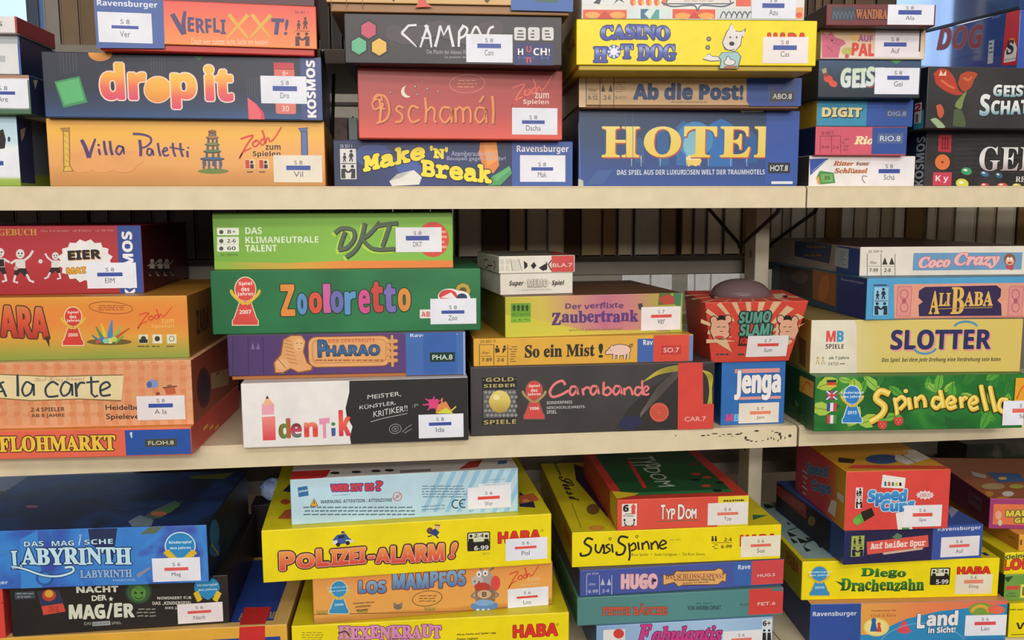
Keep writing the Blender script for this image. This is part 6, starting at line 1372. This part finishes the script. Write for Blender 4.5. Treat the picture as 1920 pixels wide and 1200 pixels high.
W('Alter', 1104, 1092, 1118, 1098, '#b5b9cf', ''); W('6-99', 1103, 1105, 1121, 1112, '#b5b9cf', 'ss'); W('2-4', 1129, 1104, 1142, 1111, '#b5b9cf', 'ss')
for s, x in ((1, 1130), (-1, 1142)): pg([(x-4, 1097), (x, 1084), (x+4, 1097)], '#b5b9cf')
part(TI); W('HUGO', 1164, 1075, 1233, 1105, '#e0b0b4', 'ss', o='#7a5a8a', ow=1.2, b=3.2, sl=1); el(1227, 1088, 4, 3, '#3a2a34')
part(PR); pg([(1243, 1075), (1252, 1079), (1262, 1076), (1266, 1069), (1275, 1070), (1340, 1068), (1347, 1064), (1356, 1067), (1358, 1075), (1363, 1073), (1361, 1092), (1354, 1090), (1346, 1097), (1280, 1098), (1272, 1101), (1264, 1093), (1243, 1098)], '#6a4a30'); pg([(1244, 1077), (1252, 1081), (1264, 1078), (1268, 1071), (1276, 1072), (1340, 1070), (1347, 1066), (1354, 1068), (1356, 1077), (1361, 1075), (1360, 1090), (1354, 1088), (1346, 1095), (1280, 1096), (1272, 1099), (1264, 1091), (1244, 1096)], '#dfa868')
W('DAS SCHLOSSGESPENST', 1248, 1075, 1358, 1086, '#8a4a34', 'sb', sl=1); W('Erinnerungsspiel: Wie klug', 1264, 1085, 1340, 1090, '#4a3420', '', b=.3, sl=1); W('Geister im Schloss', 1280, 1090, 1328, 1094, '#4a3420', '', b=.3)
r(1375, 1048, 1471, 1098, '#3a62a8'); part('maker_logo'); W('Rave', 1384, 1058, 1407, 1068, '#d9dde8', 'ss')
tape(1409, 1048, 1470, 1097, '#cf4a4c', 'HUG.5', 1416, 1071, 1457, 1085, None, '#e3c4c0'); finish()
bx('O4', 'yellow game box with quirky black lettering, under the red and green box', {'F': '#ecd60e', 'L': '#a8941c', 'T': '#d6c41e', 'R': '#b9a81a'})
face('L'); W('HABA', 1058, 985, 1072, 1030, '#b3401e', 'ss', b=.8); face('T'); part(PR); el(1119, 990, 15, 4.4, '#d8883c'); el(1119, 990, 10, 2.8, '#d8a03c'); pg([(1076, 870), (1102, 880), (1120, 918), (1142, 974), (1104, 928), (1080, 900)], '#2a1f3c'); el(1112, 955, 12, 10, '#7a5a2a'); pg([(1411, 965), (1440, 966), (1412, 975)], '#3a6a4a')
W('Susi', 1046, 893, 1092, 938, '#2a2620', 'sc', rot=-90, b=1.4); W('Spinne', 1032, 862, 1056, 890, '#2a2620', 'sc', rot=-90, b=1.2); ln([(1072, 944), (1090, 990)], 1.4, '#6a5a20')
face('F'); part(TI); k2 = '#2a2518'
def Q3(p, w=4): ln(sm(p, 5), w, k2)
Q3([(1112, 1012), (1102, 1009), (1096, 1018), (1108, 1027), (1104, 1039), (1090, 1042), (1089, 1036)], 4.5); Q3([(1117, 1020), (1117, 1032), (1124, 1036), (1131, 1021), (1133, 1036)]); Q3([(1143, 1020), (1136, 1024), (1144, 1031), (1136, 1037), (1130, 1036)], 3.6); Q3([(1147, 1020), (1149, 1036)]); ring(1144, 1010, 2.2, 2.2, 1.3, k2)
Q3([(1178, 1008), (1164, 1006), (1160, 1016), (1172, 1025), (1168, 1038), (1157, 1040), (1156, 1034)], 4.5); Q3([(1179, 1018), (1181, 1040), (1179, 1051)]); Q3([(1181, 1024), (1189, 1018), (1192, 1028), (1183, 1033)], 3.6); Q3([(1196, 1016), (1198, 1031)]); ring(1194, 1006, 2.2, 2.2, 1.3, k2)
for x in (1204, 1221): Q3([(x, 1017), (x+1, 1031)]); Q3([(x+1, 1022), (x+8, 1015), (x+12, 1022), (x+13, 1030)], 3.6)
Q3([(1238, 1023), (1249, 1018), (1243, 1013), (1236, 1022), (1241, 1029), (1250, 1026)], 3.6)
part(PR); W('Busy Spider  •  Saule l\u2019araignée  •  De Ruin Simon', 1184, 1036, 1321, 1044, '#5a5218', '', sl=1); W('Nr. 4323', 1258, 1010, 1276, 1014, '#8a7f1c', ''); W('2-4', 1358, 1008, 1372, 1015, '#2a2518', 'ss'); W('6-99', 1352, 1021, 1372, 1028, '#2a2518', 'ss'); ln([(1334, 1018), (1372, 1017)], 1, '#2a2518'); blurb(1335, 1020, 1346, 1030, '#4a441c', 3, 2)
for x in (1336, 1342): el(x, 1007, 2, 2, '#2a2518', n=8); r(x-2, 1009, x+2, 1015, '#2a2518')
haba(1388, 1001, 1456, 1024); lab(1389, 1003, 1463, 1045, 'S 6', 'Sus', '#de6f5c', paper='#e6dec4/.5', bar=(.25, .38, .76, .54)); finish()
bx('O5', 'red and green game box with yellow corners and a thin white title', {'F': '#d9503f', 'L': '#b02f28', 'T': '#c23c32', 'R': '#8a2a24'}, d=.235)
face('T'); part(PR); o_, U_, V_, N_, W_, D_ = cur.faces['T']; rr((.012, .0145, W_-.016, D_-.004), '#1c5230'); rr((.012, .0145, W_-.016, .026), '#2a7a44')
pg([(1146, 921), (1198, 925), (1190, 929), (1157, 936)], '#d8c02a'); pg([(1175, 863), (1182, 863), (1213, 914), (1206, 916)], '#c8302c/.35')
W('DOM', 1205, 878, 1266, 912, '#b9c4b8', '', rot=-90, b=.5); W('TYP', 1174, 857, 1242, 876, '#b9c4b8', '', rot=-90, b=.5)
for x, y, c in ((1305, 889, '#b8302c'), (1326, 895, '#c8402f'), (1304, 900, '#15201a'), (1349, 905, '#15201a'), (1324, 911, '#d0483a'), (1300, 871, '#6a2a2c'), (1345, 920, '#15201a')): el(x, y, 9, 2.4, c)
face('L'); part(PR); pg([(1144, 919), (1157, 937), (1157, 996), (1144, 960)], '#d8c030'); face('F')
part(PR); r(1346, 926, 1405, 990, '#e0cc34'); W('PIATNIK', 1356, 936, 1396, 941, '#2a2824', 'sb', b=.8)
r(1166, 944, 1194, 987, '#e2dcd2'); W('6', 1168, 946, 1179, 960, '#262220', 'ss', b=1.2); pg([(1188, 944), (1193, 951), (1191, 951), (1191, 964), (1184, 964), (1184, 951), (1182, 951)], '#d9503f'); blurb(1168, 962, 1192, 969, '#4a4440', 2, 2)
for s, x in ((1, 1171), (-1, 1189)): el(x, 975, 2.2, 2.2, '#262220', n=8); ln([(x, 978), (x+s*1, 984), (x+s*5, 985)], 2.2, '#262220')
ln([(1169, 986), (1192, 986)], 1, '#262220')
part(TI); W('T', 1239, 946, 1247, 974, '#ece2da', '', o='#7a3a2c', ow=1, b=1.2); W('YP', 1248, 953, 1266, 974, '#ece2da', '', o='#7a3a2c', ow=1, b=1.2); W('D', 1271, 945, 1284, 974, '#ece2da', '', o='#7a3a2c', ow=1, b=1.3); W('OM', 1285, 953, 1306, 973, '#ece2da', '', o='#7a3a2c', ow=1, b=1.3); ln([(1231, 978), (1311, 975)], 1.6, '#6a6a4a')
lab(1327, 941, 1402, 985, 'S 6', 'Typ', '#e07a64', paper='#e4dcd6/.5', bar=(.24, .42, .76, .58)); finish()

# ================= lower shelf, fourth stack
bx('P1', 'blue game box with orange wave, white title and two pawns, under a yellow one', {'F': '#3a6fb0', 'L': '#22356c', 'T': '#c98a5c'})
part(PR); r(1615, 1127, 1892, 1203, '#2f86b8'); pg([(1614, 1128), (1892, 1124), (1892, 1132), (1850, 1136), (1760, 1146), (1700, 1160), (1668, 1174), (1640, 1190), (1614, 1190)], ('G', 'X', [(0, '#e0a04a'), (.4, '#e28450'), (1, '#dd6a54')])); r(1520, 1132, 1613, 1205, '#304f9a')
part('maker_logo'); W('Ravensburger', 1524, 1145, 1606, 1158, '#d6d9e6', 'ss', sl=0); part(PR); el(1643, 1176, 24, 17, '#e6cf6a'); el(1643, 1176, 21, 14.5, '#e9d98a')
for x, y, s, c in ((1638, 1163, 1.15, '#2f5fa8'), (1648, 1170, .8, '#cf4a34')): el(x, y, 4*s, 4*s, c); pg([(x-3*s, y+3), (x+3*s, y+3), (x+6*s, y+18*s), (x-6*s, y+18*s)], c)
W('Kinderspiel für', 1634, 1142, 1681, 1148, '#a8602c', '', b=.3, sl=1); W('Groß & Klein', 1633, 1150, 1680, 1157, '#a8602c', 'bi', sl=1)
pg([(1693, 1164), (1698, 1164), (1708, 1184), (1700, 1188), (1684, 1186), (1682, 1181)], '#d94a58'); ring(1730, 1230, 90, 62, 1.5, '#7ab4d4', 0, 20, 200, 330)
el(1840, 1143, 24, 13, '#7a9a3c'); ring(1838, 1150, 16, 14, 7, '#d9a83c', 0, 14, 190, 350); el(1868, 1143, 16, 8, '#e0694a')
part(TI); W('L', 1719, 1150, 1734, 1178, '#e8e4e2', 'ss', o='#1f4a74', ow=1, b=2.4); W('and', 1737, 1144, 1796, 1174, '#e8e4e2', 'ss', o='#1f4a74', ow=1, b=2.4, sl=2); W('in Sicht!', 1740, 1174, 1791, 1187, '#e8e4e2', 'ss', o='#1f4a74', ow=.8, b=.8, sl=2)
lab(1809, 1152, 1887, 1192, 'S 6', 'Lan', '#d8504e', bar=(.23, .32, .74, .5)); finish()
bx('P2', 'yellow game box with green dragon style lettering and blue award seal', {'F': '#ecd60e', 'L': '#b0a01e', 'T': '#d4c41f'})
face('L'); W('HABA', 1474, 1030, 1498, 1080, '#b3401e', 'ss', b=.8); face('T'); part(PR); o_, U_, V_, N_, W_, D_ = cur.faces['T']; rr((.006, .01, W_-.03, D_-.004), '#8fa8aa'); 
q = random.Random(5)
for i in range(22): u, v = .01+q.random()*.05, .02+q.random()*.2; emit([uvd([(u, v), (u+.006+q.random()*.01, v+.004), (u+.003, v+.012+q.random()*.012)])], '#1f2b2a')
ln(sm([(1478, 995), (1500, 990), (1518, 1002), (1514, 1015), (1506, 1026)]), 5, '#2f5a38', 2); r(1843, 1036, 1852, 1042, '#2a2c6a')
face('F'); award(1515, 1063, 1558, 1116, '#3a8cc0', ['Kinderspiel', 'des Jahres'], '2010', rim='#b9b04a', txt='#cfe6ee')
part(TI); GD = ('G', 'Y', [(0, '#1f4a24'), (1, '#3a8a34')])
W('Diego', 1614, 1065, 1699, 1086, GD, 'sb', b=1.9, wob=1.4, sl=1); W('Drachenzahn', 1576, 1084, 1733, 1109, GD, 'sb', b=1.6, wob=1.6, sl=2); pg([(1566, 1089), (1586, 1094), (1578, 1098)], '#2a5a2c')
part(PR); r(1744, 1064, 1781, 1097, '#232018', 3); r(1746, 1066, 1779, 1080, '#d8d6b8', 2); W('2-4', 1755, 1067, 1770, 1074, '#232018', 'ss'); W('5-99', 1755, 1086, 1778, 1095, '#dcd8cf', 'ss')
for x in (1751, 1774): el(x, 1071, 2.6, 2.6, '#232018', n=10); pg([(x-3, 1075), (x+3, 1075), (x+4, 1080), (x-4, 1080)], '#232018')
haba(1795, 1062, 1857, 1077); lab(1791, 1076, 1860, 1114, 'S 6', 'Dieg', '#e0876a', paper='#e2d8c0/.5', bar=(.24, .28, .76, .48)); finish()
bx('P3', 'dark purple and blue game box with title on a red banner', {'F': G('X', (0, '#262a58'), (.1, '#2a2448'), (1, '#30254a')), 'L': '#2a4482', 'R': '#2a4690', 'T': '#3a55a0'}, d=.215)
face('T'); part(PR); pg([(1778, 958), (1786, 946), (1798, 956), (1784, 972)], '#8a94ac'); face('F')
part(PR); people(1596, 1004, 1620, 1044, '#2a2448', '#a3b04c'); pg([(1625, 1016), (1740, 1003), (1741, 1025), (1626, 1040)], '#d9564c'); W('Auf heißer Spur', 1632, 1010, 1735, 1033, '#f0d3cb', 'mo', b=1.4, sl=8) ; pg([(1655, 1036), (1730, 1026), (1730, 1030), (1656, 1040)], '#c9b09a'); pg([(1672, 1008), (1682, 999), (1692, 1004), (1688, 1012)], '#5a7a5c')
r(1748, 980, 1844, 1050, '#3c54a0'); part('maker_logo'); W('Ravensburger', 1758, 985, 1839, 998, '#d3d6e2', 'ss')
lab(1764, 1004, 1836, 1045, 'S 6', 'Auf', '#de6a5e', paper='#e2dcdf/.5', bar=(.22, .38, .74, .56))
face('L'); part(PR); o_, U_, V_, N_, W_, D_ = cur.faces['L']; rr((0, .002, W_*.82, cur.h-.002), '#191426'); pg([(1455, 908), (1512, 948), (1512, 974), (1455, 925)], '#8a2c2c'); W('Auf heißer Spur', 1466, 920, 1508, 962, '#b06a5c', 'mo', sl=-26); el(1522, 977, 7, 9, '#7a6a2a'); face('F'); finish()
bx('P4', 'tall red game box with blue bubble title and a black and green cup', {'F': '#d8473f', 'L': ('G', 'X', [(0, '#b5284c'), (.6, '#c8303f'), (.75, '#d0603a'), (.9, '#d8a02c'), (1, '#d9a43a')]), 'T': '#d09a2a', 'R': '#a8302c'}, d=.17)
SB = ('G', 'Y', [(0, '#2a6ab0'), (1, '#4a9ad0')])
def cups(xx): pass
face('T'); part(PR); el(1655, 861, 32, 9, '#2a4a86'); pg([(1680, 845), (1735, 843), (1750, 858), (1700, 872), (1678, 862)], '#cfc9c0'); el(1690, 849, 14, 5, '#d8a03a'); pg([(1572, 858), (1604, 861), (1600, 869), (1572, 867)], '#3a2a24'); W('SPEED', 1690, 852, 1716, 868, '#2a2624', 'ss'); pg([(1588, 878), (1600, 872), (1780, 874), (1784, 880)], '#d8473f')
face('F'); part(PR); pg([(1655, 890), (1698, 896), (1696, 916), (1652, 914)], '#e6e0da')
for x, c in ((1660, '#3a7a8c'), (1667, '#c8403c'), (1674, '#3a8a44'), (1681, '#d8b02c'), (1688, '#2a2824')): el(x, 905+(x-1660)*.06, 2.4, 2.4, c, n=10); pg([(x-2.6, 911), (x-1.6, 906), (x+1.6, 906), (x+2.6, 911)], c)
people(1604, 914, 1617, 954, '#2a2624', '#e2dcd6')
part(TI); W('Speed', 1627, 915, 1700, 950, SB, 'ss', o='#b9d8ea', ow=1.8, b=3, sl=5, wob=2); W('Cups', 1651, 936, 1715, 966, SB, 'ss', o='#b9d8ea', ow=1.8, b=3, sl=4, wob=2)
part(PR); pg([(1614, 960), (1634, 952), (1640, 966), (1618, 979)], '#2a211f'); pg([(1599, 972), (1614, 962), (1620, 978), (1606, 986)], '#5fa03c'); el(1606, 977, 7, 6, '#6fb044')
pg([(1734+ (15 if k % 2 else 20)*math.cos(k*math.pi/12)*.9, 928+(6 if k % 2 else 9)*math.sin(k*math.pi/12)) for k in range(24)], '#e6dcd8'); W('AMIGO', 1723, 924, 1745, 932, '#c8403c', 'sb')
pg([(1679, 962), (1694, 959), (1712, 994), (1683, 994)], '#e2dcd8'); pg([(1690, 989), (1706, 989), (1702, 995), (1692, 995)], '#4a8a3a')
lab(1694, 946, 1765, 988, 'S 6', 'Spe', '#e2554c', paper='#e8e3e6/.5', bar=(.24, .36, .76, .54))
face('L'); part(TI); W('Speed', 1512, 866, 1552, 902, '#2a6aa8', 'ss', o='#8fb4cc', ow=1.2, b=2, sl=-10); W('Cups', 1522, 898, 1558, 934, '#2a6aa8', 'ss', o='#8fb4cc', ow=1.2, b=2, sl=-12)
part(PR); pg([(1560, 936), (1570, 942), (1566, 970), (1552, 958)], '#e0d8d2'); blurb(1504, 880, 1514, 930, '#d8cfca', 5, 3); pg([(1570, 922), (1582, 930), (1582, 944), (1570, 934)], '#dcd4cc'); face('F'); finish()

# ================= lower shelf, right edge
POSE['Q1'] = (.8005, -.0053, -3, .2, .0485, -.6014)
POSE['Q2'] = (.7965, .0024, -3, .2, .0374, -.5529)
POSE['Q3'] = (.7945, .0025, -3, .2, .0308, -.5155)
POSE['Q4'] = (.8159, .0056, -3, .2, .0228, -.4847)
for k in 'Q1 Q2 Q3 Q4 Q5'.split(): DEPTH[k] = .2
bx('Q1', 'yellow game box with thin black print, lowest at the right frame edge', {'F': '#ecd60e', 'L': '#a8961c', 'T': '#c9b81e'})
part(PR); W('W...', 1905, 1166, 1950, 1180, '#3a341c', 'ss'); blurb(1892, 1140, 1920, 1146, '#8a7f1c', 1); ln([(1896, 1190), (1930, 1189)], 1.4, '#3a341c'); finish()
bx('Q2', 'small green game box with red patch and yellow panel at the right frame edge', {'F': '#6f9a44', 'L': '#2c3f24', 'T': '#7fae4a'})
part(PR); r(1887, 1098, 1911, 1106, '#cf4a3c'); r(1913, 1094, 1960, 1121, '#ddd05a'); W('LO', 1917, 1100, 1935, 1116, '#3a4a24', 'ss'); pg([(1882, 1083), (1900, 1080), (1890, 1092)], '#2f4a24'); blurb(1886, 1110, 1905, 1120, '#4f7430', 2, 2); finish()
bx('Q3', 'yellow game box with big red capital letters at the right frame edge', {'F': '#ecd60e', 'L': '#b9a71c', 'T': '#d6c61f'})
part(TI); W('Kleine', 1883, 1036, 1925, 1050, '#4a5a4a', 'ss', sl=6, b=.6); W('LOK', 1880, 1045, 1935, 1070, '#d8402f', 'ss', b=2.4, sl=5, o='#7a1f18', ow=.9); finish()
bx('Q4', 'thin orange game box just under the purple and orange one', {'F': '#e0a23c', 'L': '#c98a30', 'T': '#d89a3c'})
part(PR); r(1913, 1012, 1916, 1022, '#6a3f1c'); face('L'); blurb(1890, 1003, 1904, 1012, '#a86a24', 1); finish()
bx('Q5', 'purple and orange game box with yellow title and cartoon cover', {'F': '#9c3a70', 'L': '#6a2442', 'T': '#9a5a34'})
part(PR); r(1862, 945, 1990, 985, '#dd7448'); el(1872, 966, 6, 8, '#e0a08a'); el(1875, 980, 4, 6, '#c9c0a8')
part(TI); W('MAUSE', 1886, 955, 1948, 969, '#dcc43c', 'ss', o='#3a4a44', ow=1.6, b=1.4, sl=2); W('GEIST', 1902, 969, 1952, 981, '#dcc43c', 'ss', o='#3a4a44', ow=1.6, b=1.2, sl=2)
face('T'); part(PR); pg([(1850, 886), (1910, 888), (1925, 903), (1872, 905)], '#2f5a94'); pg([(1820, 884), (1848, 890), (1850, 897), (1826, 893)], '#b9b3ac'); el(1890, 926, 11, 5, '#d8cfc6'); el(1862, 912, 22, 6, '#b09a6a'); el(1906, 912, 14, 4, '#b5b04a'); el(1880, 935, 12, 4, '#cf8a34'); el(1855, 926, 8, 5, '#c98a3a'); el(1880, 897, 8, 3, '#d0b05a')
face('L'); pg([(1816, 918), (1842, 936), (1840, 962), (1816, 942)], '#7a4a5c'); ln([(1820, 932), (1838, 945)], 4, '#4a2440'); face('F'); finish()
